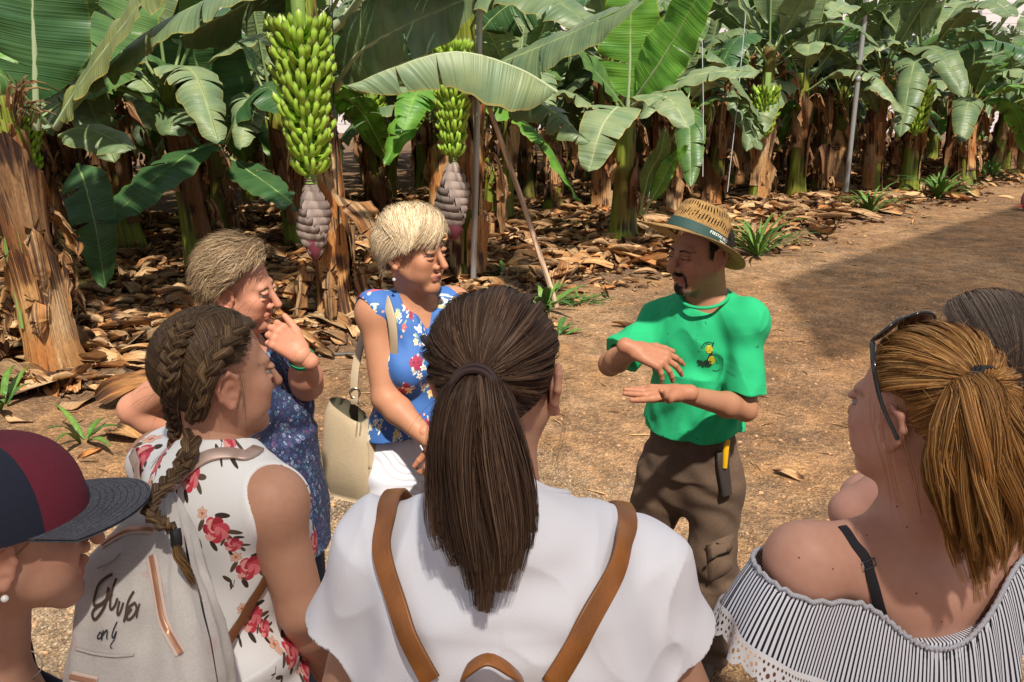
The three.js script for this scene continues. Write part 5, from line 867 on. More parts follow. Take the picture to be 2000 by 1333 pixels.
// ---------- the guide ----------
const head = (px, py, D, f, s, o = {}) => ({ c: W(px, py, D), B: basisOf(f, o.up ?? UP), s, ...o });
const foldsOf = (amp, sx, sy, seed) => (x, y, z) => amp * (noise3(x * sx + seed, y * sy, z * sx) + 0.5 * noise3((x + 0.6 * y) * sx * 2.1, y * sy * 1.4 + seed, z * sx * 2.1));
{
  reseed(1001);
  const N = W(1380, 580, 2.84), J = joints(N, V(-0.42, 0, 0.9), { fem: false, sw: 0.19, SL: W(1458, 630, 2.74), SR: W(1290, 628, 2.93), EL: W(1456, 800, 2.66), WL: W(1328, 768, 2.47), ER: W(1192, 712, 2.80), WR: W(1240, 684, 2.60), P: W(1350, 905, 2.87), KL: W(1393, 1085, 2.80), AL: W(1385, 1272, 2.90), KR: W(1252, 1070, 2.95), AR: W(1225, 1215, 3.12) });
  J.AL.y = 0.075; J.AR.y = 0.075; J.by = groundY(J.P.x, J.P.z);
  const H = head(1368, 492, 2.8, V(-0.86, -0.1, 0.46), 1.05, { fem: false, nose: 1.25, beard: true, lid: 0.0055, brow: [0.03, 0.02, 0.015], browK: 0.9 });
  const P = makePerson('man in straw hat and green t-shirt explaining with both hands', J, H), skin = [0.37, 0.175, 0.10];
  const hl = hand(J.WL, W(1205, 766, 2.44).sub(J.WL), V(0.1, -1, -0.25), 1, [[0.02, 0.05, 0.03], [0.05, 0.06, 0.04], [-0.02, 0.04, 0.02], [-0.22, 0.05, 0.03]], 1.4, 1.06, [0.55, 1.3, 0.1]);
  const hr = hand(J.WR, V(0.86, -0.28, 0.3), V(0.25, 0.72, 0.62), -1, [[0.35, 0.35, 0.2], [0.42, 0.38, 0.22], [0.55, 0.4, 0.25], [0.7, 0.42, 0.3]], 1.5, 1.08, [0.5, 0.5, 0.3]);
  const sk = skinGeo(J, H, skin, [hl, hr]); P.put('body', sk.geo, skinMat); const M = addFace(P, { look: V(0.1, -0.75, 1) });
  // hair under the hat
  faceHair(P, [[0.018, 0.013, 0.011], [0.03, 0.022, 0.018]], { beard: true, brow: 170, lash: -0.0012 });
  { const S = new Strands(), pal = [[0.02, 0.015, 0.012], [0.035, 0.026, 0.02]]; for (let k = 0; k < 2600; k++) { const d = rndDir(); if (!onScalp(d, 1)) { k--; continue; } const p = cran(d, 0.001), q = cran(d.clone().add(V(0, -0.16, -0.1)).normalize(), 0.006); S.add([p, p.clone().lerp(q, 0.5).addScaledVector(d, 0.001), q], 0.0016, tone(pal), CRAN.c); } for (let k = 0; k < 500; k++) for (const e of [-1, 1]) { const p = V(e * 0.0735, rr(-0.004, 0.05), rr(-0.004, 0.026)), h = V(e * 0.0015, 0, 0); S.add([p.clone().add(h), p.clone().add(V(e * 0.003, -0.005, 0)), p.clone().add(V(e * 0.002, -0.011, -0.001))], 0.0013, tone(pal), V(0, p.y, p.z)); } P.put('hair', merge([S.geo(), hairCap(pal[0], 0.001, 2)]).applyMatrix4(M), hairMat); }
  // t-shirt
  const F = new Field(); torso(F, J, 0.010); const yh = W(1340, 862, 2.72).y;
  F.ell(J.P.clone().add(V(0, 0.05, 0)), V(0.172, 0.2, 0.135), [J.X, J.U, J.Z], 0.06); F.cone(J.P.clone().add(V(0, -0.02, 0)), N.clone().addScaledVector(J.U, -0.25), 0.152, 0.14, 0.06);
  const slv = (S, E, l, r0, r1) => { const d = E.clone().sub(S).normalize(); F.ball(S, r0 * 0.9, 0.06); F.cone(S.clone().addScaledVector(d, 0.02), S.clone().addScaledVector(d, l), r0, r1, 0.04); return [S.clone().addScaledVector(d, l * 0.72), S.clone().addScaledVector(d, l + 0.02), r1]; };
  const cuts = [slv(J.SL, J.EL, 0.235, 0.058, 0.071), slv(J.SR, J.ER, 0.20, 0.058, 0.069)]; for (const [a, b, r] of cuts) F.cone(a, b, r * 0.64, r * 0.74).cut(0.003);
  F.cap(N.clone().addScaledVector(J.Z, 0.035).addScaledVector(J.U, 0.02), N.clone().addScaledVector(J.U, 0.14).addScaledVector(J.Z, 0.05), 0.068, 0.09).cut(0.008);
  const cy = cylUV(J.P, V(0.3, 0, -1), 0.17);
  const shirtTex = canvasTex(1024, 1024, (g, w, h) => { g.fillStyle = '#17a76b'; g.fillRect(0, 0, w, h); reseed(12); for (let i = 0; i < 900; i++) { g.fillStyle = `rgba(${rnd() < 0.5 ? '10,70,45' : '90,200,150'},${rr(0.02, 0.09)})`; g.beginPath(); g.ellipse(rr(0, w), rr(0, h), rr(2, 30), rr(2, 22), rr(0, 3), 0, 7); g.fill(); } for (let i = 0; i < 130; i++) { g.fillStyle = `rgba(${rnd() < 0.6 ? '15,60,40' : '95,85,70'},${rr(0.3, 0.8)})`; const x = rr(0, w), y = rr(0, h); g.beginPath(); for (let k = 0; k < 7; k++) g.lineTo(x + rr(-7, 7), y + rr(-9, 9)); g.fill(); } });
  const tee = P.put('t_shirt', garment(F, 0.0055, { folds: (x, y, z) => foldsOf(0.008, 10, 6, 3)(x, y, z) - 0.003 * Math.pow(1 - Math.abs(noise3(x * 9 + y * 3, y * 3.5 - z * 4, 5)), 3) - 0.005 * Math.pow(1 - Math.abs(noise3(x * 15 - y * 7, y * 6 + z * 9, 2)), 3) + 0.004 + 0.006 * Math.sin((x * 1.6 - y * 0.9) * 42 + 3 * noise3(x * 6, y * 6, z * 6)) * sstep(yh + 0.35, yh + 0.05, y), lim: (x, y) => yh + 0.012 * noise3(x * 12, 0, 1) - y, uv: cy }), clothMat({ map: shirtTex }));
  shirtTex.repeat.set(1.1, 1.1);
  { const n = 40, pts = [], c = N.clone().addScaledVector(J.Z, 0.03).addScaledVector(J.U, 0.03); for (let i = 0; i <= n; i++) { const a = i / n * 6.2832, d = J.X.clone().multiplyScalar(Math.cos(a)).addScaledVector(J.Z, Math.sin(a)); const o = c.clone().addScaledVector(d, 0.077 + 0.012 * Math.sin(a)).addScaledVector(J.U, -0.012 - 0.03 * Math.max(0, Math.sin(a))); pts.push(o); } P.put('collar', tube(pts, 0.006, 7), clothMat({ color: lin(0.01, 0.36, 0.14) }), tee); }
  // emblem on the chest
  const emb = (fn, bg) => canvasTex(256, 256, (g) => { g.fillStyle = bg; g.fillRect(0, 0, 256, 256); fn(g); }, bg !== '#000');
  const draw = (ink, yel, trunk) => (g) => { const st = (w) => { g.strokeStyle = ink; g.lineWidth = w; g.lineCap = 'round'; }; st(4); g.beginPath(); g.moveTo(70, 62); g.bezierCurveTo(90, 20, 130, 14, 158, 40); g.stroke(); for (let i = 0; i < 7; i++) { g.beginPath(); g.moveTo(74 + i * 12, 58 - 26 * Math.sin(i / 6 * 3.1)); g.lineTo(84 + i * 12, 66 - 26 * Math.sin(i / 6 * 3.1)); g.stroke(); } st(10); g.beginPath(); g.moveTo(158, 28); g.lineTo(152, 52); g.stroke(); g.strokeStyle = trunk; g.lineWidth = 18; g.beginPath(); g.moveTo(146, 92); g.lineTo(124, 132); g.lineTo(112, 172); g.stroke(); for (const [x, y] of [[128, 72], [148, 142]]) { g.fillStyle = yel; g.beginPath(); g.arc(x, y, 26, 0, 7); g.fill(); st(3); for (let k = -2; k < 3; k++) { g.beginPath(); g.moveTo(x + k * 9 - 2, y - 18); g.quadraticCurveTo(x + k * 11 + 3, y, x + k * 8, y + 18); g.stroke(); } } st(4); g.beginPath(); g.moveTo(140, 112); g.bezierCurveTo(180, 90, 210, 120, 212, 156); g.stroke(); g.beginPath(); g.moveTo(168, 118); g.lineTo(196, 166); g.stroke(); for (let i = 0; i < 60; i++) { g.beginPath(); const x = 40 + (i * 37) % 100, y = 150 + (i * 23) % 42; g.moveTo(x, y); g.lineTo(x + 9, y - 6); g.stroke(); } g.beginPath(); g.moveTo(160, 208); g.bezierCurveTo(180, 220, 200, 212, 212, 204); g.stroke(); };
  print(P, tee, [[1352, 660], [1420, 662], [1418, 738], [1350, 736]], emb(draw('#10241a', '#d9c81e', '#2a2320'), '#17a76b'), emb(draw('#fff', '#fff', '#fff'), '#000'), 'printed_emblem', tee);
  // trousers
  const T = new Field(), ty = W(1340, 838, 2.72).y + 0.01; T.ell(J.P.clone().addScaledVector(UP, 0.0), V(0.163, 0.19, 0.125), [J.X, J.U, J.Z], 0); T.cone(J.P.clone(), J.P.clone().addScaledVector(J.U, 0.22), 0.138, 0.132, 0.04); leg(T, J.HL, J.KL, J.AL, 1, 0.024, 0.034); leg(T, J.HR, J.KR, J.AR, 1, 0.024, 0.034); for (const [K, A] of [[J.KL, J.AL], [J.KR, J.AR]]) T.cone(K.clone().lerp(A, 0.2), A.clone().add(V(0, 0.0, 0)), 0.088, 0.08, 0.05);
  const cottonTex = dataTex(512, 512, (u, v) => { const k = 0.82 + 0.2 * (tn(u, v, 4, 4, 71) - 0.5) + 0.14 * (tn(u, v, 17, 17, 72) - 0.5) + 0.1 * (tn(u, v, 200, 200, 73) - 0.5); return [k, k * 0.98, k * 0.96]; });
  const pant = P.put('trousers', garment(T, 0.0065, { folds: (x, y, z) => foldsOf(0.007, 10, 9, 8)(x, y, z) + 0.007 * Math.sin((y * 1.5 + x) * 40 + 4 * noise3(x * 7, y * 7, z * 7)) * (0.35 + 0.65 * sstep(0.45, 0.2, y)), lim: (x, y) => Math.max(y - ty, 0.05 - y), uv: cylUV(J.P, V(0.3, 0, -1), 0.17) }), clothMat({ map: cottonTex, color: lin(0.155, 0.098, 0.062) }));
  shoes(P, lin(0.09, 0.06, 0.04));
  // belt, tool sheath, pocket
  const beltMat = std({ color: lin(0.045, 0.035, 0.025), roughness: 0.6 }), bp = []; for (let i = 0; i <= 48; i++) { const a = i / 48 * 6.2832, d = J.X.clone().multiplyScalar(Math.cos(a)).addScaledVector(J.Z, Math.sin(a)), o = V(J.P.x, ty - 0.022, J.P.z).addScaledVector(d, 0.4), h = T.hit(o, d.clone().negate(), 0.5); if (h) bp.push(h.addScaledVector(d, 0.001)); }
  P.put('belt', band(bp, (i, p) => V(p.x - J.P.x, 0, p.z - J.P.z), 0.036, 0.005), beltMat);
  { const h = pick(pant, 1408, 905, 0.004), h2 = pick(pant, 1416, 965, 0.004); if (h && h2) { const top = h.p.clone().add(V(0, 0.045, 0)), s = P.put('tool_sheath', band([top, h.p, h2.p], () => h.n, (t) => 0.052 - 0.012 * t, 0.016), std({ color: lin(0.03, 0.022, 0.018), roughness: 0.7 })); P.put('tool_handle', tube([h.p.clone().addScaledVector(h.n, 0.02).add(V(0, -0.01, 0)), top.clone().addScaledVector(h.n, 0.018).add(V(0, 0.005, 0)), top.clone().addScaledVector(h.n, 0.016).add(V(0.006, 0.045, 0))], [0.009, 0.011, 0.008], 8), std({ color: lin(0.75, 0.42, 0.01), roughness: 0.35 }), s, 'yellow tool handle'); } }
  const patch = (c, name, th, parent) => { const n = 8, pos = [], idx = [], uv = []; for (let j = 0; j <= n; j++) for (let i = 0; i <= n; i++) { const s = i / n, t = j / n, e = Math.min(s, 1 - s, t, 1 - t), h = pick(pant, mix(mix(c[0][0], c[1][0], s), mix(c[3][0], c[2][0], s), t), mix(mix(c[0][1], c[1][1], s), mix(c[3][1], c[2][1], s), t), e < 0.01 ? 0.001 : th * Math.min(1, 0.75 + e * 2)); if (!h) return; pos.push(h.p.x, h.p.y, h.p.z); uv.push(s * 0.2, t * 0.2); if (i && j) { const q = j * (n + 1) + i; idx.push(q, q - n - 1, q - 1, q - 1, q - n - 1, q - n - 2); } } return P.put(name, geoFrom(pos, idx, uv), clothMat({ map: cottonTex, color: lin(0.165, 0.105, 0.066) }), parent); };
  const pk = patch([[1380, 1070], [1430, 1052], [1432, 1112], [1384, 1142]], 'cargo_pocket', 0.012, pant); if (pk) { const pf = patch([[1378, 1064], [1432, 1042], [1432, 1068], [1384, 1098]], 'pocket_flap', 0.019, pant); const h = pick(pant, 1391, 1086, 0.022); if (h) P.put('button', new THREE.SphereGeometry(0.006, 10, 8).translate(h.p.x, h.p.y, h.p.z), beltMat, pant); }
  // straw hat: a thing of its own
  const hc = W(1359, 466, 2.78), up = V(0.40, 0.89, -0.22).normalize(), fw = V(-0.86, 0.36, 0.46), HB = basisOf(fw.clone().addScaledVector(up, -fw.dot(up)), up), HM = new THREE.Matrix4().makeBasis(...HB).setPosition(hc);
  const strawTex = dataTex(512, 512, (u, v) => { const a = Math.sin((u + v) * 6.2832 * 28), b = Math.sin((u - v) * 6.2832 * 28), q = a * b > 0 ? a : b, k = 0.80 + 0.13 * q + 0.25 * (tn(u, v, 90, 90, 81) - 0.5) + 0.16 * (tn(u, v, 9, 9, 82) - 0.5); return [k * 0.90, k * 0.70, k * 0.41]; });
  const strawBump = dataTex(512, 512, (u, v) => { const a = Math.sin((u + v) * 6.2832 * 28), b = Math.sin((u - v) * 6.2832 * 28), k = 0.5 + 0.3 * (a * b > 0 ? a : b) + 0.3 * (tn(u, v, 90, 90, 81) - 0.5); return [k, k, k]; }, false);
  const straw = std({ map: strawTex, bumpMap: strawBump, bumpScale: 0.004, roughness: 0.75 });
  const holes = canvasTex(1024, 128, (g) => { g.fillStyle = '#fff'; g.fillRect(0, 0, 1024, 128); g.fillStyle = '#000'; reseed(9); for (let i = 0; i < 54; i++) for (let r = 0; r < 2; r++) { g.beginPath(); g.ellipse(i * 19 + r * 9, 62 + r * 24 + rr(-4, 4), 3.6, 9, 0.5 * (r ? 1 : -1), 0, 7); g.fill(); } }, false);
  const hat = thing('straw_hat', 'woven straw hat with dark green printed band on the guide', 'hat', hc), rev = (prof, n, wave, uvR) => { const pos = [], uv = [], idx = []; prof.forEach(([r, y], j) => { for (let i = 0; i <= n; i++) { const a = i / n * 6.2832, w = wave(a, r); pos.push(Math.sin(a) * r * 0.94, y + w, Math.cos(a) * r * 1.1); uv.push(i / n * uvR, j / (prof.length - 1) * (uvR > 1 ? 1.2 : 1)); if (i && j) { const q = j * (n + 1) + i; idx.push(q, q - n - 1, q - 1, q - 1, q - n - 1, q - n - 2); } } }); const g = geoFrom(pos, idx, uv); g.applyMatrix4(new THREE.Matrix4().makeBasis(...HB)); return g; };
  const wv = (a, r) => (r > 0.1 ? (r - 0.1) * (0.16 * Math.cos(2 * a) * -1 - 0.12) : 0), dent = (a, r) => (r < 0.075 ? -0.016 * (1 - r / 0.075) * (1 + 0.4 * Math.cos(2 * a)) : 0);
  part(hat, 'brim', rev([[0.093, 0.002], [0.105, 0.0], [0.13, -0.002], [0.155, -0.004], [0.17, -0.006], [0.1745, -0.0085], [0.172, -0.0115], [0.155, -0.0085], [0.13, -0.0065], [0.105, -0.0045], [0.093, -0.002]], 64, wv, 6), straw);
  const cu = rev([[0.095, 0.0], [0.0945, 0.02], [0.092, 0.04], [0.089, 0.06], [0.085, 0.08], [0.078, 0.098], [0.066, 0.11], [0.045, 0.116], [0.02, 0.117], [0.001, 0.117]], 64, dent, 4); const strawOpen = std({ map: strawTex, bumpMap: strawBump, bumpScale: 0.004, roughness: 0.75, alphaMap: holes, alphaTest: 0.5, transparent: true }); { const uv1 = []; const u = cu.attributes.uv; for (let i = 0; i < u.count; i++) uv1.push(u.getX(i) / 4, u.getY(i) / 1.2); cu.setAttribute('uv1', new THREE.Float32BufferAttribute(uv1, 2)); holes.channel = 1; } part(hat, 'crown', cu, strawOpen);
  const bandTex = canvasTex(2048, 128, (g) => { g.fillStyle = '#25443f'; g.fillRect(0, 0, 2048, 128); reseed(4); for (let i = 0; i < 500; i++) { g.fillStyle = `rgba(${rnd() < 0.5 ? '15,30,28' : '70,110,100'},0.12)`; g.fillRect(rr(0, 2048), rr(0, 128), rr(10, 80), 2); } g.fillStyle = '#e9ece6'; g.textAlign = 'center'; g.font = 'bold 46px sans-serif'; g.save(); g.translate(620, 0); g.fillText('FIESTAS DE LAS FIE', 0, 52); g.font = 'bold 60px sans-serif'; g.fillText('2009', 0, 112); g.restore(); });
  bandTex.wrapS = THREE.RepeatWrapping; const bandMat = std({ map: bandTex, roughness: 0.7 }); { const g = rev([[0.0985, 0.002], [0.0975, 0.017], [0.096, 0.034]], 64, () => 0, 1); part(hat, 'hat_band', g, bandMat); }
}
// ---------- blonde woman with the shoulder bag ----------
function flower(g, x, y, r, col, mid, n = 5) { for (let k = 0; k < n; k++) { const a = k / n * 6.2832 + x; g.fillStyle = col; g.beginPath(); g.ellipse(x + Math.cos(a) * r * 0.55, y + Math.sin(a) * r * 0.55, r * 0.52, r * 0.33, a, 0, 7); g.fill(); g.strokeStyle = 'rgba(40,20,40,0.35)'; g.lineWidth = 1.2; g.stroke(); } g.fillStyle = mid; g.beginPath(); g.arc(x, y, r * 0.24, 0, 7); g.fill(); }
function leafMark(g, x, y, l, a, col) { g.fillStyle = col; g.beginPath(); g.ellipse(x, y, l, l * 0.36, a, 0, 7); g.fill(); }
function shortHair(S, n, pal, w, R, o) {                                         // from the crown outwards, lifting a little at the tips
  for (let k = 0; k < n; k++) {
    const d = rndDir(); if (!onScalp(d, o.line ?? -4)) { k--; continue; }
    const hs = hash3(Math.floor(d.x * 9 + noise3(d.y * 6, d.z * 6, 1)), Math.floor(d.y * 7), Math.floor(d.z * 7)), flow = o.flow(d).addScaledVector(rndDir(), o.mess ?? 0.18), L = (o.len ?? 0.07) * rr(0.6, 1.2), pts = [], m = 7; let q = d.clone(), lift = rr(0.0, o.thick ?? 0.016); const cl = noise3(d.x * 5, d.y * 5, d.z * 5) + (hs - 0.5) * 0.7, end = rr(0, o.tip ?? 0.012);
    for (let i = 0; i <= m; i++) { const t = i / m; pts.push(cran(q, lift * Math.sin(Math.min(1, t * 1.8) * 1.5708) + (o.vol?.(q) ?? 0) + end * t * t + 0.004 * cl * t, R)); const fl = flow.clone().addScaledVector(q, -flow.dot(q)).normalize(); fl.applyAxisAngle(q, (o.bend ?? 0.35) * cl * (t + 0.3)); q.addScaledVector(fl, L / m / 0.095).normalize(); }
    const c = tone(pal), kk = 0.75 + 0.5 * hs; S.add(pts, w * rr(0.6, 1.2), [c[0] * kk, c[1] * kk, c[2] * kk], CRAN.c);
  }
}
{
  reseed(2001);
  const N = W(812, 582, 2.74), J = joints(N, V(0.55, 0, 0.83), { sw: 0.165, SL: W(884, 598, 2.82), SR: W(733, 612, 2.68), ER: W(752, 778, 2.60), WR: W(838, 860, 2.50), EL: W(900, 790, 2.74), WL: W(868, 868, 2.52), P: W(812, 900, 2.74), s: 1.03 });
  const H = head(806, 489, 2.7, V(0.88, -0.06, 0.47), 1.06, { brow: [0.16, 0.1, 0.06], browK: 0.7, lip: [0.34, 0.12, 0.09] });
  const P = makePerson('blonde woman in blue floral sleeveless top with hands clasped, beige bag on her shoulder', J, H), skin = [0.46, 0.215, 0.12];
  const hr = hand(J.WR, V(0.5, -0.75, 0.25), V(-0.3, 0.1, 0.9), -1, [[0.5, 0.7, 0.4], [0.55, 0.7, 0.4], [0.6, 0.75, 0.4], [0.65, 0.8, 0.4]], 0.5, 0.98, [0.3, 0.4, 0.3]), hl = hand(J.WL, V(-0.35, -0.85, 0.1), V(0.4, 0.1, 0.9), 1, [[0.5, 0.7, 0.4], [0.55, 0.7, 0.4], [0.6, 0.75, 0.4], [0.65, 0.8, 0.4]], 0.5, 0.98, [0.3, 0.3, 0.3]);
  P.put('body', skinGeo(J, H, skin, [hr, hl], { armThick: 1.08 }).geo, skinMat); const M = addFace(P, { look: V(-0.1, 0, 1), iris: [0.06, 0.09, 0.13] }); faceHair(P, [[0.12, 0.075, 0.045], [0.18, 0.12, 0.07]]);
  { const S = new Strands(), pal = [[0.62, 0.46, 0.27], [0.74, 0.6, 0.39], [0.48, 0.33, 0.18], [0.82, 0.7, 0.5]], R = V(0.082, 0.094, 0.103); shortHair(S, 15000, pal, 0.001, R, { len: 0.085, thick: 0.015, tip: 0.008, line: -8, mess: 0.06, bend: 0.5, flow: (d) => d.y > 0.55 ? V(-0.75 + 0.5 * d.x, -0.1, 0.55) : V(-0.1 * d.x, -0.9, -0.75), vol: (q) => 0.012 * Math.exp(-((q.y - 0.75) ** 2 + (q.z - 0.55) ** 2) * 4) + 0.006 }); for (let k = 0; k < 500; k++) { const a = rr(1.9, 4.38), d = V(Math.sin(a) * 0.9, rr(-0.75, -0.2), Math.cos(a)).normalize(), p = cran(d, 0.004, R); S.add([p, p.clone().add(V(0, -0.02, -0.004)), p.clone().add(V(rr(-0.006, 0.006), -0.045, rr(-0.012, 0.004)))], 0.0019, tone(pal), CRAN.c); } P.put('hair', merge([S.geo(), hairCap(pal[0], 0.004, -6, R)]).applyMatrix4(M), hairMat); }
  const er = onto(H.B, H.c, -0.083 * H.s, -0.057 * H.s, -0.008 * H.s), ear = P.put('earring', tube([er, er.clone().add(V(0, -0.014, 0))], 0.0016, 6), std({ color: lin(0.7, 0.7, 0.72), metalness: 1, roughness: 0.2 })); P.put('pendant', new THREE.IcosahedronGeometry(0.006, 0).translate(er.x, er.y - 0.019, er.z), phys({ color: lin(0.8, 0.82, 0.86), roughness: 0.1, metalness: 0.4 }), ear);
  const F = new Field(); torso(F, J, 0.012); const yh = W(800, 858, 2.62).y; F.ell(J.P.clone().add(V(0, 0.06, 0)), V(0.178, 0.2, 0.138), [J.X, J.U, J.Z], 0.05);
  for (const S of [J.SL, J.SR]) F.ball(S.clone().addScaledVector(UP, -0.005).addScaledVector(S.clone().sub(N).setY(0).normalize(), 0.045), 0.062).cut(0.01);
  F.cap(N.clone().addScaledVector(J.Z, 0.055).addScaledVector(J.U, 0.03), N.clone().addScaledVector(J.U, 0.14).addScaledVector(J.Z, 0.06), 0.075, 0.1).cut(0.008); F.cap(N.clone().addScaledVector(J.Z, 0.1).addScaledVector(J.U, -0.02), N.clone().addScaledVector(J.Z, 0.14).addScaledVector(J.U, -0.175), 0.05, 0.012).cut(0.008);
  const tex = canvasTex(1024, 1024, (g, w, h) => { g.fillStyle = '#3b68ab'; g.fillRect(0, 0, w, h); reseed(31); for (let i = 0; i < 46; i++) { const x = rr(0, w), y = rr(0, h); for (let k = 0; k < 3; k++) leafMark(g, x + rr(-50, 50), y + rr(-50, 50), rr(14, 30), rr(0, 3), ['#c9d2c0', '#8fae9a', '#e8e6d2'][k]); const t = rnd(); flower(g, x, y, rr(22, 52), t < 0.3 ? '#a02a4c' : t < 0.65 ? '#f0ece2' : t < 0.85 ? '#eed9a0' : '#d9606a', t < 0.3 ? '#5c1230' : '#d8a040', t < 0.3 ? 7 : 5); flower(g, x + rr(-80, 80), y + rr(-80, 80), rr(9, 16), '#e8bcb4', '#a03040'); } }); tex.repeat.set(2.6, 2.6);
  const top = P.put('blouse', garment(F, 0.0055, { folds: foldsOf(0.007, 12, 5, 5), lim: (x, y, z) => yh + 0.02 * Math.sin(x * 9 + z * 6) - y, uv: cylUV(J.P, V(-0.4, 0, -1), 0.16) }), clothMat({ map: tex, roughness: 0.7 }));
  const T = new Field(); T.ell(J.P.clone(), V(0.168, 0.19, 0.122), [J.X, J.U, J.Z], 0); leg(T, J.HL, J.KL, J.AL, 1.03, 0.012); leg(T, J.HR, J.KR, J.AR, 1.03, 0.012);
  P.put('trousers', garment(T, 0.0065, { folds: (x, y, z) => foldsOf(0.005, 9, 16, 2)(x, y, z) + 0.0022 * Math.sin(y * 150 + x * 60 + 9 * noise3(x * 9, y * 9, z * 9)) * (0.4 + 0.6 * noise3(x * 8, y * 8, z * 8)), lim: (x, y) => Math.max(y - (yh + 0.13), 0.08 - y), uv: cylUV(J.P, V(-0.4, 0, -1), 0.16) }), clothMat({ color: lin(0.74, 0.74, 0.80) })); shoes(P, lin(0.5, 0.45, 0.4));
  for (const q of [[846, 872], [852, 880]]) { const h = pick(P.g, q[0], q[1], 0.0); if (h) P.put('red_nail', new THREE.SphereGeometry(0.0055, 10, 8).scale(1, 0.7, 1).translate(h.p.x, h.p.y, h.p.z), std({ color: lin(0.55, 0.02, 0.03), roughness: 0.2 })); }
  // sunglasses hooked at the neckline
  { const h = pick(top, 838, 672, 0.008); if (h) { const g = thing('sunglasses', 'sunglasses hooked into the blue blouse neckline', 'sunglasses', h.p), dk = phys({ color: lin(0.02, 0.02, 0.025), roughness: 0.08, clearcoat: 1 }); for (const e of [-1, 1]) { part(g, 'lens', new THREE.SphereGeometry(0.026, 16, 12).scale(1, 0.85, 0.22).translate(e * 0.03 + 0.012, -0.008 * e, 0.006), dk); part(g, 'temple', tube([V(e * 0.055, 0.012, 0), V(e * 0.02, -0.03, 0.002), V(e * 0.012, -0.09, 0.0)], 0.003, 6), dk); } part(g, 'bridge', tube([V(-0.006, 0.004, 0.008), V(0.03, -0.002, 0.01)], 0.003, 6), dk); shadow(g); } }
  // beige bag
  const leather = dataTex(512, 512, (u, v) => { const k = 0.84 + 0.10 * (tn(u, v, 4, 4, 91) - 0.5) + 0.04 * (tn(u, v, 130, 130, 92) - 0.5); return [k, k * 0.985, k * 0.96]; }), leatherB = dataTex(256, 256, (u, v) => { const k = tn(u, v, 110, 110, 93); return [k, k, k]; }, false);
  const beige = std({ map: leather, bumpMap: leatherB, bumpScale: 0.0002, color: lin(0.68, 0.55, 0.38), roughness: 0.45 });
  const bx = V(0.9, 0, 0.43).normalize(), bz = V(-0.43, 0, 0.9).normalize(), B = (px, py) => W(px, py, 2.70), g = thing('shoulder_bag', 'beige leather shoulder bag with tassel hanging at the blonde woman side', 'bag', B(690, 965));
  const sec = [[681, 800, 0.072, 0.04, -0.5, 2.6], [683, 816, 0.088, 0.05, -0.4, 2.8], [688, 845, 0.1, 0.058, -0.25, 3.2], [690, 885, 0.108, 0.066, -0.1, 3.6], [693, 925, 0.104, 0.068, 0, 4.2], [697, 955, 0.088, 0.062, 0, 5], [698, 968, 0.078, 0.052, 0, 5]].map(([x, y, hx, hy, tl, n], i) => ({ c: B(x, y), x: bx.clone().add(V(0, tl, 0)).normalize(), y: bz, hx, hy, n, open: i === 0 }));
  const o = g.position, sub = (geo) => geo.translate(-o.x, -o.y, -o.z), fold = (a, t) => 0.045 * Math.sin(a * 3 + t * 5) * (1 - t) + 0.05 * noise3(Math.cos(a) * 2.4, Math.sin(a) * 2.4, t * 3.5) - 0.03 * Math.pow(1 - Math.abs(noise3(Math.cos(a) * 2 + t * 2, Math.sin(a) * 2, t * 2)), 5);
  part(g, 'bag_body', sub(loft(sec, 48, fold)), beige); part(g, 'lining', sub(loft(sec.slice(0, 4).map((s) => ({ ...s, hx: s.hx * 0.94, hy: s.hy * 0.92, open: false })).map((s, i) => ({ ...s, open: i === 0 })), 48, fold)), std({ color: lin(0.22, 0.2, 0.13), roughness: 0.9 }));
  const strap = (pts, w) => { const C = spline(pts, 22); return sub(band(C, (i, p) => V(-0.45, 0.25, 0.85), w, 0.006)); };
  part(g, 'strap', strap([B(693, 790), W(693, 740, 2.72), W(703, 680, 2.76), W(728, 610, 2.78), W(750, 576, 2.74)], 0.03), beige); part(g, 'strap', strap([W(750, 576, 2.74), W(757, 592, 2.64), W(768, 640, 2.60), W(768, 720, 2.62), W(748, 800, 2.66), W(738, 838, 2.68)], 0.03), beige);
  const metal = std({ color: lin(0.55, 0.48, 0.36), metalness: 1, roughness: 0.3 }); for (const [x, y] of [[693, 768], [739, 830]]) part(g, 'strap_ring', sub(new THREE.TorusGeometry(0.017, 0.0028, 8, 20).translate(...B(x, y).toArray())), metal);
  const tb = B(738, 848).addScaledVector(bz, 0.07); part(g, 'tab', sub(new THREE.CylinderGeometry(0.026, 0.026, 0.006, 22).rotateX(Math.PI / 2).translate(tb.x - 0.02, tb.y - 0.015, tb.z)), beige); part(g, 'stud', sub(new THREE.SphereGeometry(0.006, 10, 8).translate(tb.x - 0.02, tb.y - 0.015, tb.z + 0.005)), metal);
  for (const sx of [-0.006, 0.006]) part(g, 'seam_piping', sub(tube(spline([[726, 812], [722, 860], [719, 910], [717, 955]].map(([x, y]) => B(x, y).addScaledVector(bz, 0.072).add(V(sx, 0, 0))), 14), 0.003, 6)), beige);
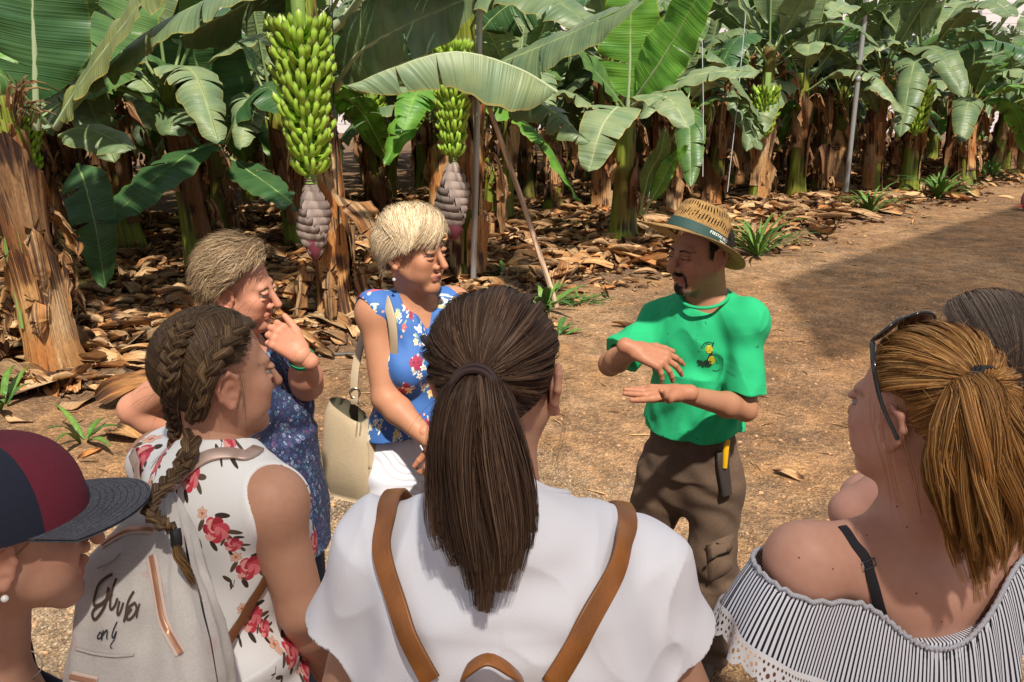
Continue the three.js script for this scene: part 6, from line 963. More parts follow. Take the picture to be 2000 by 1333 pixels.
  const ts = new THREE.Group(); ts.name = 'tassel'; g.add(ts); part(ts, 'tassel_knot', sub(tube([B(745, 850).addScaledVector(bz, 0.075), B(748, 890).addScaledVector(bz, 0.078), B(749, 897).addScaledVector(bz, 0.078)], [0.004, 0.009, 0.012], 8)), beige); for (let k = 0; k < 12; k++) { const a = k * 0.55, p = B(749, 895).addScaledVector(bz, 0.078); part(ts, 'tassel_strip', sub(band([p.clone().add(V(Math.cos(a) * 0.008, 0, Math.sin(a) * 0.008)), p.clone().add(V(Math.cos(a) * 0.015, -0.05, Math.sin(a) * 0.013)), p.clone().add(V(Math.cos(a) * 0.018, -0.11, Math.sin(a) * 0.014))], () => V(Math.cos(a), 0.1, Math.sin(a)), 0.008, 0.002)), beige); }
  shadow(g);
}
// ---------- short haired woman, hand at her chin ----------
{
  reseed(3001);
  const N = W(470, 668, 2.42), J = joints(N, V(0.72, 0, 0.55), { sw: 0.17, SL: W(548, 705, 2.56), SR: W(405, 700, 2.28), ER: W(262, 800, 2.34), WR: W(372, 862, 2.36), EL: W(600, 752, 2.42), WL: W(588, 694, 2.32), P: W(520, 960, 2.46), s: 1.04 }); J.broad = 1.08;
  const H = head(468, 562, 2.4, V(0.97, -0.16, 0.06), 0.98, { nose: 1.1, brow: [0.12, 0.08, 0.05], browK: 0.5, up: V(0.08, 1, 0.1) });
  const P = makePerson('short haired woman in dark patterned top, hand at chin, green wristband', J, H), skin = [0.52, 0.24, 0.15];
  const hl = hand(J.WL, V(-0.66, 0.62, 0.08), V(0.3, 0.35, 0.85), 1, [[0.9, 1.1, 0.6], [0.95, 1.1, 0.6], [1.0, 1.1, 0.6], [1.05, 1.1, 0.6]], 0.4, 1.0, [0.35, 0.5, 0.4]), hr = hand(J.WR, V(0.8, -0.3, 0.3), V(-0.2, -0.2, -0.9), -1, relaxed, 1, 1);
  P.put('body', skinGeo(J, H, skin, [hl, hr], { armThick: 1.12 }).geo, skinMat); const M = addFace(P, { look: V(0, -0.3, 1) }); faceHair(P, [[0.12, 0.08, 0.05]]);
  { const S = new Strands(), pal = [[0.19, 0.115, 0.06], [0.28, 0.185, 0.10], [0.40, 0.28, 0.16], [0.13, 0.08, 0.045], [0.52, 0.39, 0.23]], R = V(0.081, 0.093, 0.102); shortHair(S, 15000, pal, 0.001, R, { len: 0.07, thick: 0.02, tip: 0.015, line: 1, mess: 0.1, bend: 0.9, flow: (d) => d.z > 0.35 && d.y > 0.35 ? V(-0.9, 0.1, -0.25) : d.y > 0.5 ? V(-0.35, -0.1, -0.75) : V(0, -0.6, -0.7), vol: (q) => 0.007 + 0.016 * Math.max(0, q.y) }); P.put('hair', merge([S.geo(), hairCap(pal[3], 0.005, 1, R)]).applyMatrix4(M), hairMat); }
  const wr = J.WL.clone().lerp(J.EL, 0.12), ax = J.EL.clone().sub(J.WL).normalize(), b0 = ax.clone().cross(UP).normalize(), b1 = ax.clone().cross(b0), ring = Array.from({ length: 29 }, (_, i) => wr.clone().addScaledVector(b0, Math.cos(i / 28 * 6.2832) * 0.034).addScaledVector(b1, Math.sin(i / 28 * 6.2832) * 0.034)); P.put('wristband', band(ring, (i, p) => p.clone().sub(wr), 0.014, 0.003), std({ color: lin(0.0, 0.24, 0.10), roughness: 0.5 }));
  const F = new Field(); torso(F, J, 0.014); const yh = J.P.y - 0.18; F.cone(J.P.clone().add(V(0, -0.2, 0)), J.P.clone().add(V(0, 0.2, 0)), 0.19, 0.16, 0.07); for (const S of [J.SL, J.SR]) F.ball(S.clone().addScaledVector(S.clone().sub(N).setY(0).normalize(), 0.055), 0.062).cut(0.01); F.cap(N.clone().addScaledVector(J.Z, 0.05).addScaledVector(J.U, 0.03), N.clone().addScaledVector(J.U, 0.14), 0.075, 0.1).cut(0.008);
  const tex = canvasTex(1024, 1024, (g, w, h) => { g.fillStyle = '#20284a'; g.fillRect(0, 0, w, h); reseed(33); for (let i = 0; i < 520; i++) { const x = rr(0, w), y = rr(0, h), r = rr(6, 20), c = ['#7f93b8', '#3f6f8c', '#8a4a6e', '#b9c4d4', '#3a4f86', '#5f9aa0'][Math.floor(rnd() * 6)]; g.strokeStyle = c; g.lineWidth = 2.2; g.beginPath(); g.arc(x, y, r, 0, 7); g.stroke(); for (let k = 0; k < 6; k++) { const a = k * 1.047; g.fillStyle = c; g.beginPath(); g.arc(x + Math.cos(a) * r * 0.6, y + Math.sin(a) * r * 0.6, 2.2, 0, 7); g.fill(); } } for (let i = 0; i < 3500; i++) { g.fillStyle = ['#a9b7cc', '#6a3f66', '#4b86a0', '#0f1530'][Math.floor(rnd() * 4)]; g.fillRect(rr(0, w), rr(0, h), 3, 3); } }); tex.repeat.set(3.2, 3.2);
  P.put('top', garment(F, 0.006, { folds: foldsOf(0.006, 9, 4, 9), lim: (x, y) => yh - y, uv: cylUV(J.P, V(-0.9, 0, -0.6), 0.17) }), clothMat({ map: tex, roughness: 0.75 }));
  const T = new Field(); T.ell(J.P.clone(), V(0.17, 0.14, 0.12), [J.X, J.U, J.Z], 0); leg(T, J.HL, J.KL, J.AL, 1, 0.01); leg(T, J.HR, J.KR, J.AR, 1, 0.01); P.put('trousers', garment(T, 0.009, { lim: (x, y) => Math.max(y - J.P.y - 0.05, 0.1 - y) }), clothMat({ color: lin(0.03, 0.035, 0.06) })); shoes(P, lin(0.1, 0.1, 0.1));
}
// ---------- woman with the dark ponytail, seen from behind ----------
const lowerBody = (P, col, s = 1) => { const J = P.J, T = new Field(); T.ell(J.P.clone(), V(0.168, 0.14, 0.122), [J.X, J.U, J.Z], 0); leg(T, J.HL, J.KL, J.AL, s, 0.01); leg(T, J.HR, J.KR, J.AR, s, 0.01); P.put('trousers', garment(T, 0.01, { folds: foldsOf(0.004, 9, 9, 2), lim: (x, y) => Math.max(y - J.P.y - 0.1, J.by + 0.1 - y), uv: cylUV(J.P, V(0, 0, -1), 0.16) }), clothMat({ color: col })); shoes(P, lin(0.12, 0.1, 0.09)); };
const neckCut = (F, J, r, z = 0.03, deep = 0.02) => F.cap(J.N.clone().addScaledVector(J.Z, z).addScaledVector(J.U, deep), J.N.clone().addScaledVector(J.U, 0.16).addScaledVector(J.Z, z), r, r * 1.25).cut(0.008);
const fly = (S, n, pal, cen, r0, o = {}) => { for (let k = 0; k < n; k++) { const d = rndDir(); if (!onScalp(d, 4)) continue; const p = cran(d, r0), t = rndDir(), q = p.clone().addScaledVector(d, rr(0.004, 0.014)).addScaledVector(t, 0.02), e = q.clone().addScaledVector(d, rr(-0.006, 0.01)).addScaledVector(t, 0.025).add(V(0, -0.012, 0)); S.add(spline([p, q, e], 6), 0.0005, tone(pal), cen); } };
{
  reseed(4001);
  const N = W(985, 1002, 1.12), J = joints(N, V(0.12, 0, -1), { SL: W(752, 1086, 1.12), SR: W(1228, 1110, 1.13), s: 1.0, EL: W(655, 1420, 1.15), ER: W(1385, 1450, 1.16), P: N.clone().add(V(0, -0.53, 0.12)) });
  const H = head(975, 735, 1.13, V(0.2, -0.08, -0.98), 1.0);
  const P = makePerson('woman with dark ponytail and white t-shirt, back to the camera, brown leather straps', J, H), skin = [0.50, 0.275, 0.185];
  P.put('body', skinGeo(J, H, skin, [hand(J.WL, V(0, -1, -0.2), V(-1, 0, 0), 1, relaxed), hand(J.WR, V(0, -1, -0.2), V(1, 0, 0), -1, relaxed)]).geo, skinMat); const M = addFace(P, {});
  const pal = [[0.042, 0.022, 0.013], [0.056, 0.030, 0.018], [0.074, 0.041, 0.025], [0.10, 0.058, 0.036], [0.14, 0.085, 0.054]], R = V(0.08, 0.09, 0.101), Mi = M.clone().invert(), L = (px, py, D) => W(px, py, D).applyMatrix4(Mi), tie = L(932, 742, 1.005);
  { const S = new Strands(); pulledBack(S, 14000, tie, pal, 0.001, R, 0.005); fly(S, 160, pal, CRAN.c, 0.01);
    tailLocks(S, [tie, L(930, 775, 0.985), L(932, 860, 0.97), L(945, 990, 0.95), L(952, 1100, 0.93), L(946, 1235, 0.905)], (t) => 0.010 + 0.054 * Math.pow(Math.sin(Math.min(1, t * 1.45) * 1.5708), 1.3) - 0.02 * sstep(0.7, 1, t), 0.42, 62, 190, pal, 0.0009, { curl: 0.005, freq: 6, scatter: 0.36, thick: 0.019, flick: -0.02 });
    for (let k = 0; k < 26; k++) { const e = rnd() < 0.8 ? 1 : -1, p = V(-e * 0.078, rr(-0.02, 0.04), rr(-0.01, 0.03)); S.add(spline([p, p.clone().add(V(-e * rr(0.006, 0.014), -0.05, 0.0)), p.clone().add(V(-e * rr(0.0, 0.02), -0.11, rr(-0.01, 0.01))), p.clone().add(V(-e * rr(-0.01, 0.012), -0.15, rr(-0.02, 0)))], 10), 0.0006, tone(pal), CRAN.c); }
    const core = tube(spline([tie, L(931, 800, 0.99), L(936, 900, 0.98), L(946, 1020, 0.96), L(950, 1120, 0.945)], 14), (t) => 0.014 + 0.034 * Math.sin(Math.min(1, t * 1.5) * 1.5) - 0.02 * t, 12); core.setAttribute('color', new THREE.Float32BufferAttribute(new Float32Array(core.attributes.position.count * 3).map((_, i) => pal[1][i % 3]), 3)); core.deleteAttribute('uv');
    const hair = P.put('hair', merge([S.geo(), hairCap(pal[1], 0.003, 0, R), core]).applyMatrix4(M), hairMat);
    const c = tie.clone().add(V(0, -0.004, -0.006)), q = Array.from({ length: 41 }, (_, i) => { const a = i / 40 * 6.2832; return c.clone().add(V(Math.cos(a) * 0.027, Math.sin(a) * 0.0225, -0.012 + Math.sin(a) * 0.012)); }); for (const z of [0, 0.006]) P.put('hair_tie', tube(q.map((p) => p.clone().add(V(0, -z * 0.7, -z))), 0.0042, 8).applyMatrix4(M), std({ color: lin(0.045, 0.022, 0.02), roughness: 0.7 }), hair); }
  const F = new Field(); J.broad = 1.06; torso(F, J, 0.02, 0.06); J.broad = 1; F.cone(J.P.clone(), N.clone().addScaledVector(J.U, -0.12), 0.185, 0.165, 0.06); F.ell(N.clone().addScaledVector(J.U, -0.30), V(0.205, 0.36, 0.125), [J.X, J.U, J.Z], 0.07);
  const cuff = []; for (const [S, E] of [[J.SL, J.EL], [J.SR, J.ER]]) { const d = E.clone().sub(S).normalize(), a = S.clone().addScaledVector(d, 0.135); F.cone(S.clone().addScaledVector(d, -0.02), a, 0.07, 0.088, 0.05); cuff.push([S.clone().addScaledVector(d, 0.115), a.clone().addScaledVector(d, 0.02), d]); } for (const [a, b] of cuff) F.cone(a, b, 0.060, 0.066).cut(0.004); neckCut(F, J, 0.078, 0.02, 0.012);
  const tee = P.put('t_shirt', garment(F, 0.0048, { folds: (x, y, z) => foldsOf(0.006, 9, 5, 4)(x, y, z) - 0.007 * Math.pow(1 - Math.abs(noise3((x - N.x) * 7 + (y - N.y) * 3 * Math.sign(x - N.x), (y - N.y) * 5 - Math.abs(x - N.x) * 4, 3)), 2.6) - 0.004 * Math.pow(1 - Math.abs(noise3((x - N.x) * 13 - y * 5, y * 9 + Math.abs(x - N.x) * 7, 8)), 2.6) + 0.004 + 0.0045 * Math.sin((Math.abs(x - N.x) * 0.9 + y * 0.55) * 62 + 5 * noise3(x * 5, y * 5, z * 5)) * sstep(0.07, 0.16, Math.abs(x - N.x)) + 0.003 * Math.sin((y + 1.4 * (x - N.x) ** 2) * 85 + 3 * noise3(x * 7, y * 3, z)) * sstep(0.16, 0.05, Math.abs(x - N.x)), lim: (x, y) => J.P.y - 0.08 - y, uv: cylUV(J.P, V(0, 0, -1), 0.18, N) }), clothMat({ color: lin(0.78, 0.78, 0.84) }));
  { const C = []; for (let i = 0; i <= 60; i++) { const a = i / 60 * 6.2832, d = J.X.clone().multiplyScalar(Math.cos(a)).addScaledVector(J.Z, Math.sin(a)), o = N.clone().addScaledVector(J.Z, 0.02).addScaledVector(d, 0.088).addScaledVector(UP, 0.12), h = F.hit(o, V(0, -1, 0), 0.3); if (h) C.push(h); } if (C.length > 20) P.put('collar', tube(C, 0.0055, 8), clothMat({ color: lin(0.79, 0.79, 0.85) }), tee); }
  lowerBody(P, lin(0.05, 0.06, 0.1));
  // brown leather backpack
  const tan = dataTex(512, 512, (u, v) => { const e = Math.abs(u - 0.5) * 2; const k = 0.86 + 0.2 * (tn(u, v, 3, 7, 95) - 0.5) + 0.12 * (tn(u, v, 120, 120, 96) - 0.5); const st = e > 0.72 && e < 0.80 && v * 40 % 1 < 0.6 ? 0.72 : 1; return [k * st, k * st * 0.97, k * st * 0.92]; }); tan.repeat.set(1, 5);
  const brown = std({ map: tan, color: lin(0.40, 0.155, 0.04), roughness: 0.38 }), bag = thing('leather_backpack', 'tan brown leather backpack worn by the woman in white', 'backpack', W(965, 1420, 0.98)), o = bag.position, sub = (g) => g.translate(-o.x, -o.y, -o.z);
  const smooth = new Field(); smooth.p = F.p; const strap = (pts, w) => { const C = spline(pts.map(([x, y, D]) => (D ? { p: W(x, y, D), n: V(0, 0.5, 1) } : pick(tee, x, y, 0.001))).filter(Boolean).map((h) => h.p), 46).map((p) => (F.raw(p.x, p.y, p.z) < 0.03 ? smooth.drop(p, 0.010) : p)); return sub(band(C, (i, p) => smooth.grad(p.x, p.y, p.z, 0.02), w, 0.005)); };
  part(bag, 'shoulder_strap', strap([[800, 1010, 1.26], [782, 1000, 1.19], [762, 1014], [757, 1080], [783, 1180], [848, 1325]], 0.03), brown); part(bag, 'shoulder_strap', strap([[1180, 1040, 1.27], [1198, 1034, 1.2], [1213, 1052], [1186, 1125], [1140, 1215], [1072, 1328]], 0.03), brown);
  { const a = pick(tee, 915, 1330, 0.012).p, b = pick(tee, 1012, 1330, 0.012).p, m = pick(tee, 962, 1262, 0.05).p, C = spline([a.clone().add(V(0.004, -0.03, 0.0)), a, a.clone().lerp(m, 0.6).add(V(-0.012, 0.006, 0.01)), m, b.clone().lerp(m, 0.6).add(V(0.012, 0.006, 0.01)), b, b.clone().add(V(-0.004, -0.03, 0))], 30); const cc = a.clone().add(b).multiplyScalar(0.5); part(bag, 'carry_loop', sub(band(C, (i, p) => V(p.x - cc.x, p.y - cc.y + 0.01, 0.012), 0.018, 0.004)), brown); }
  { const c = W(962, 1640, 0.97), B = [V(1, 0, 0), V(0, 1, 0), V(0, 0, 1)], f = new Field(); for (const [x, y] of [[-0.09, 0.1], [0.09, 0.1], [-0.1, -0.12], [0.1, -0.12]]) f.cap(c.clone().add(V(x, y, -0.03)), c.clone().add(V(x, y, 0.03)), 0.045, undefined, 0.12); f.ell(c, V(0.13, 0.16, 0.065), B, 0.08); part(bag, 'bag_body', sub(meshField(f, 0.008, {})), std({ color: lin(0.36, 0.14, 0.04), roughness: 0.42 })); }
  shadow(bag);
}
// ---------- woman with reddish blonde ponytail at the right ----------
{
  reseed(5001);
  const N = W(1785, 1000, 1.26), J = joints(N, V(-0.22, 0, -0.97), { SL: W(1572, 1098, 1.20), SR: W(2012, 1082, 1.33), EL: W(1520, 1400, 1.14), ER: W(2080, 1400, 1.36), s: 1.0 });
  const H = head(1795, 800, 1.24, V(-0.54, -0.06, -0.84), 1.03, { nose: 0.8 });
  const P = makePerson('woman with reddish blonde ponytail and bare shoulders in striped off-shoulder top', J, H), skin = [0.57, 0.30, 0.215];
  const sk = skinGeo(J, H, skin, [hand(J.WL, V(0, -1, 0), V(-1, 0, 0), 1, relaxed), hand(J.WR, V(0, -1, 0), V(1, 0, 0), -1, relaxed)], { cell: 0.007 }); const body = P.put('body', sk.geo, skinMat), M = addFace(P, {}), Mi = M.clone().invert(), L = (px, py, D) => W(px, py, D).applyMatrix4(Mi);
  const pal = [[0.18, 0.075, 0.019], [0.25, 0.108, 0.027], [0.33, 0.152, 0.042], [0.42, 0.215, 0.068], [0.52, 0.29, 0.10]], R = V(0.083, 0.093, 0.104), tie = L(1902, 752, 1.145);
  { const S = new Strands(); pulledBack(S, 14000, tie, pal, 0.001, R, 0.009); fly(S, 420, pal, CRAN.c, 0.012);
    const o = { wave: 0.011, freq: 11, scatter: 0.3, clump: 0.9, curl: 0.02, facing: -1, seg: 20 };
    tailLocks(S, [tie, L(1915, 765, 1.12), L(1915, 850, 1.09), L(1925, 960, 1.09), L(1918, 1060, 1.10), L(1908, 1165, 1.11)], (t) => 0.010 + 0.056 * Math.pow(Math.sin(Math.min(1, t * 1.5) * 1.5708), 1.2) - 0.03 * sstep(0.65, 1, t), 0.55, 52, 190, pal, 0.0009, { curl: 0.015, freq: 9, scatter: 0.45, thick: 0.019 });
    tailLocks(S, [tie, L(1885, 775, 1.11), L(1852, 850, 1.09), L(1835, 940, 1.09), L(1862, 1030, 1.1), L(1900, 1110, 1.1)], (t) => 0.006 + 0.022 * Math.sin(Math.min(1, t * 1.5) * 1.57), 0.6, 16, 170, pal, 0.0009, { curl: 0.012, freq: 9, scatter: 0.4, thick: 0.015 });
    tailLocks(S, [tie, L(1945, 780, 1.12), L(1985, 870, 1.1), L(1995, 970, 1.1), L(1965, 1070, 1.11), L(1940, 1130, 1.12)], (t) => 0.006 + 0.026 * Math.sin(Math.min(1, t * 1.5) * 1.57), 0.6, 16, 170, pal, 0.0009, { curl: 0.013, freq: 9, scatter: 0.4, thick: 0.016 });
    for (let k = 0; k < 12; k++) { const p = V(0.08, rr(0.0, 0.06), rr(-0.03, 0.03)); S.add(spline([p, p.clone().add(V(0.008, -0.04, -0.01)), p.clone().add(V(rr(0, 0.012), -0.1, -0.03)), p.clone().add(V(rr(-0.01, 0.01), -0.16, -0.045))], 10), 0.0008, tone(pal), CRAN.c); }
    const core = tube(spline([tie, L(1915, 850, 1.11), L(1925, 960, 1.11), L(1912, 1060, 1.12)], 12), (t) => 0.012 + 0.036 * Math.sin(Math.min(1, t * 1.6) * 1.5) - 0.02 * t, 12); core.setAttribute('color', new THREE.Float32BufferAttribute(new Float32Array(core.attributes.position.count * 3).map((_, i) => pal[0][i % 3]), 3)); core.deleteAttribute('uv');
    const hair = P.put('hair', merge([S.geo(), hairCap(pal[0], 0.004, 0, R), core]).applyMatrix4(M), hairMat);
    const ring = Array.from({ length: 61 }, (_, i) => { const a = i / 60 * 6.2832 * 2.5; return tie.clone().add(V(Math.cos(a) * 0.03, Math.sin(a) * 0.027, -0.016 + 0.014 * (i / 60) + 0.002 * Math.sin(a * 5))); }); P.put('hair_tie', tube(ring, 0.003, 7).applyMatrix4(M), std({ color: lin(0.01, 0.01, 0.01), roughness: 0.35 }), hair); }
  // sunglasses pushed up on the hair
  { const g = thing('sunglasses', 'black sunglasses pushed up onto the reddish blonde hair', 'sunglasses', H.c), black = phys({ color: lin(0.012, 0.011, 0.011), roughness: 0.16, clearcoat: 0.8 }), Q = new THREE.Matrix4().makeBasis(...H.B).scale(V(H.s, H.s, H.s));
    for (const e of [-1, 1]) { const lens = new THREE.SphereGeometry(0.03, 20, 14).scale(1, 0.16, 0.8).rotateX(0.75).rotateZ(e * -0.32).translate(e * 0.036, 0.119, 0.036); part(g, 'lens', lens.applyMatrix4(Q), phys({ color: lin(0.05, 0.018, 0.02), roughness: 0.06, clearcoat: 1 })); const rim = Array.from({ length: 33 }, (_, i) => { const a = i / 32 * 6.2832; return V(Math.cos(a) * 0.031, 0, Math.sin(a) * 0.0255).applyEuler(new THREE.Euler(0.75, 0, 0)).applyAxisAngle(V(0, 0, 1), e * -0.32).add(V(e * 0.036, 0.12, 0.036)); }); part(g, 'rim', tube(rim, 0.0026, 7).applyMatrix4(Q), black); part(g, 'temple', tube(spline([V(e * 0.066, 0.104, 0.038), V(e * 0.088, 0.075, 0.018), V(e * 0.093, 0.03, 0.0), V(e * 0.09, -0.02, -0.028)], 16), [...Array(17)].map((_, i) => 0.0048 - 0.0012 * (i / 16)), 8, 0.6).applyMatrix4(Q), black); }
    part(g, 'bridge', tube([V(-0.01, 0.122, 0.045), V(0, 0.126, 0.044), V(0.01, 0.122, 0.045)], 0.003, 7).applyMatrix4(Q), black); shadow(g); }
  for (const [x, y] of [[1693, 1046], [1627, 1112], [1561, 1090], [1772, 1030], [1752, 990], [1965, 1178], [1840, 1215], [1790, 1160]]) { const h = pick(body, x, y, 0); if (h) P.put('mole', new THREE.SphereGeometry(0.0014, 8, 6).translate(h.p.x, h.p.y, h.p.z), std({ color: lin(0.16, 0.07, 0.045), roughness: 0.6 })); }
  // bra strap with slider
  const strapMat = std({ color: lin(0.012, 0.012, 0.018), roughness: 0.6, bumpMap: weave, bumpScale: 0.0008 });
  const sp1 = [[1632, 1012], [1645, 1030], [1668, 1062], [1690, 1090], [1702, 1130], [1716, 1180], [1732, 1230], [1748, 1285]].map(([x, y]) => pick(body, x, y, 0.0005)).filter(Boolean).map((h) => h.p); if (sp1.length > 3) { const C = spline(sp1, 26).map((p) => sk.body.drop(p, 0.0008)), st = P.put('bra_strap', band(C, (i, p) => sk.body.grad(p.x, p.y, p.z, 0.012), 0.0165, 0.0022), strapMat); const q = C[10], t = C[11].clone().sub(C[9]).normalize(), n = sk.body.grad(q.x, q.y, q.z, 0.01), s = t.clone().cross(n), loop = [[-1, -0.6], [1, -0.6], [1, 0.6], [-1, 0.6], [-1, -0.6]].map(([a, b]) => q.clone().addScaledVector(s, a * 0.011).addScaledVector(t, b * 0.009).addScaledVector(n, 0.004)); P.put('slider', tube(loop, 0.0013, 6), std({ color: lin(0.1, 0.1, 0.11), metalness: 0.8, roughness: 0.3 }), st); }
  const sp2 = [[1990, 1020], [2000, 1060], [2012, 1110]].map(([x, y]) => pick(body, x, y, 0.0005)).filter(Boolean).map((h) => h.p); if (sp2.length === 3) P.put('bra_strap', band(spline(sp2, 12), (i, p) => sk.body.grad(p.x, p.y, p.z, 0.012), 0.0165, 0.0022), strapMat);
  // striped flounce: a ring over back and arms, hanging in folds
  const F = new Field(); torso(F, J, 0.004); arm(F, J.SL, J.EL, J.WL, 1, 0.006); arm(F, J.SR, J.ER, J.WR, 1, 0.006);
  const c0 = N.clone().addScaledVector(J.U, -0.16), n = 220, ring = [], y0 = W(1780, 1292, 1.12).y, yl = W(1530, 1100, 1.2).y;
  for (let i = 0; i <= n; i++) { const a = i / n * 6.2832, d = J.X.clone().multiplyScalar(Math.cos(a)).addScaledVector(J.Z, Math.sin(a)), side = Math.abs(Math.cos(a)), y = mix(y0, yl, Math.pow(side, 2.6)), o = V(c0.x, y, c0.z).addScaledVector(d, 0.42), h = F.hit(o, d.clone().negate(), 0.5) ?? o.clone().addScaledVector(d, -0.3); ring.push(h); }
  for (let k = 0; k < 5; k++) for (let i = 1; i < n; i++) { const s = ring[i - 1].clone().add(ring[i + 1]).multiplyScalar(0.5); if (V(s.x - c0.x, 0, s.z - c0.z).length() > V(ring[i].x - c0.x, 0, ring[i].z - c0.z).length()) ring[i].lerp(s, 0.5); }
  const stripe = canvasTex(64, 64, (g) => { g.fillStyle = '#dfe0ea'; g.fillRect(0, 0, 64, 64); g.fillStyle = '#14161f'; g.fillRect(0, 0, 27, 64); }); stripe.repeat.set(1 / 0.0092, 1);
  const sheet = (drop, flare, amp, rows, lift) => { const pos = [], uv = [], idx = []; let len = 0; for (let j = 0; j <= rows; j++) { len = 0; for (let i = 0; i <= n; i++) { const p = ring[i], d = V(p.x - c0.x, 0, p.z - c0.z).normalize(), t = j / rows, w = amp * (0.25 + t) * (Math.sin(i * 0.72 + 1.5 * noise3(i * 0.06, 1, 0)) + 0.6 * noise3(i * 0.3, 4, 0)) * (j === 0 ? 0.4 : 1) + 0.004 * Math.sin(i * 2.6) * Math.exp(-t * 16); if (i) len += ring[i].distanceTo(ring[i - 1]); const q = p.clone().addScaledVector(d, 0.006 + lift + flare * Math.pow(t, 0.8) + w).add(V(0, -mix(drop, 0.075, Math.pow(Math.abs(d.dot(J.X)), 3)) * t + 0.003 * Math.sin(i * 2.6) * (t < 0.05 ? 1 : 0), 0)); pos.push(q.x, q.y, q.z); uv.push(len * 1.5, t); if (i && j) { const v = j * (n + 1) + i; idx.push(v, v - n - 1, v - 1, v - 1, v - n - 1, v - n - 2); } } } return geoFrom(pos, idx, uv); };
  const fl = P.put('striped_top', sheet(0.22, 0.045, 0.0045, 22, 0), std({ map: stripe, roughness: 0.85 }));
  { const C = ring.map((p) => p.clone().addScaledVector(V(p.x - c0.x, 0, p.z - c0.z).normalize(), 0.008)); P.put('elastic_edge', tube(C.map((p, i) => p.clone().add(V(0, 0.003 * Math.sin(i * 2.6), 0))), 0.0042, 6), std({ map: stripe, roughness: 0.85 }), fl); }
  const lace = canvasTex(128, 128, (g) => { g.fillStyle = '#fff'; g.fillRect(0, 0, 128, 128); g.fillStyle = '#000'; for (const [x, y, r] of [[20, 30, 8], [52, 30, 8], [84, 30, 8], [116, 30, 8], [32, 58, 10], [96, 58, 10], [64, 76, 12], [16, 84, 7], [112, 84, 7], [40, 96, 6], [88, 96, 6]]) { g.beginPath(); g.arc(x, y, r, 0, 7); g.fill(); } g.beginPath(); g.moveTo(0, 128); g.lineTo(0, 100); g.quadraticCurveTo(24, 128, 64, 126); g.quadraticCurveTo(104, 128, 128, 100); g.lineTo(128, 128); g.fill(); }, false); lace.repeat.set(1 / 0.03, 1);
  { const base = sheet(0.22, 0.045, 0.0045, 22, 0), p = base.attributes.position, pos = [], uv = [], idx = []; for (let j = 0; j <= 4; j++) { let len = 0; for (let i = 0; i <= n; i++) { const b = 22 * (n + 1) + i, q = V(p.getX(b), p.getY(b), p.getZ(b)), d = V(q.x - c0.x, 0, q.z - c0.z).normalize(); if (i) len += ring[i].distanceTo(ring[i - 1]) * 1.4; q.addScaledVector(d, 0.004 + j * 0.003 + 0.006 * Math.sin(i * 1.3) * j * 0.3).add(V(0, 0.008 - j * 0.011, 0)); pos.push(q.x, q.y, q.z); uv.push(len, 1 - j / 4); if (i && j) { const v = j * (n + 1) + i; idx.push(v, v - n - 1, v - 1, v - 1, v - n - 1, v - n - 2); } } } P.put('lace_trim', geoFrom(pos, idx, uv), std({ color: lin(0.75, 0.75, 0.78), alphaMap: lace, alphaTest: 0.5, transparent: true, roughness: 0.9 }), fl); }
  const U = new Field(); torso(U, J, 0.012); P.put('top_body', garment(U, 0.007, { lim: (x, y) => Math.max(y - y0 - 0.01, J.P.y - 0.12 - y), uv: cylUV(J.P, V(0, 0, -1), 0.16) }), std({ map: stripe, roughness: 0.85 })); lowerBody(P, lin(0.08, 0.1, 0.16));
}
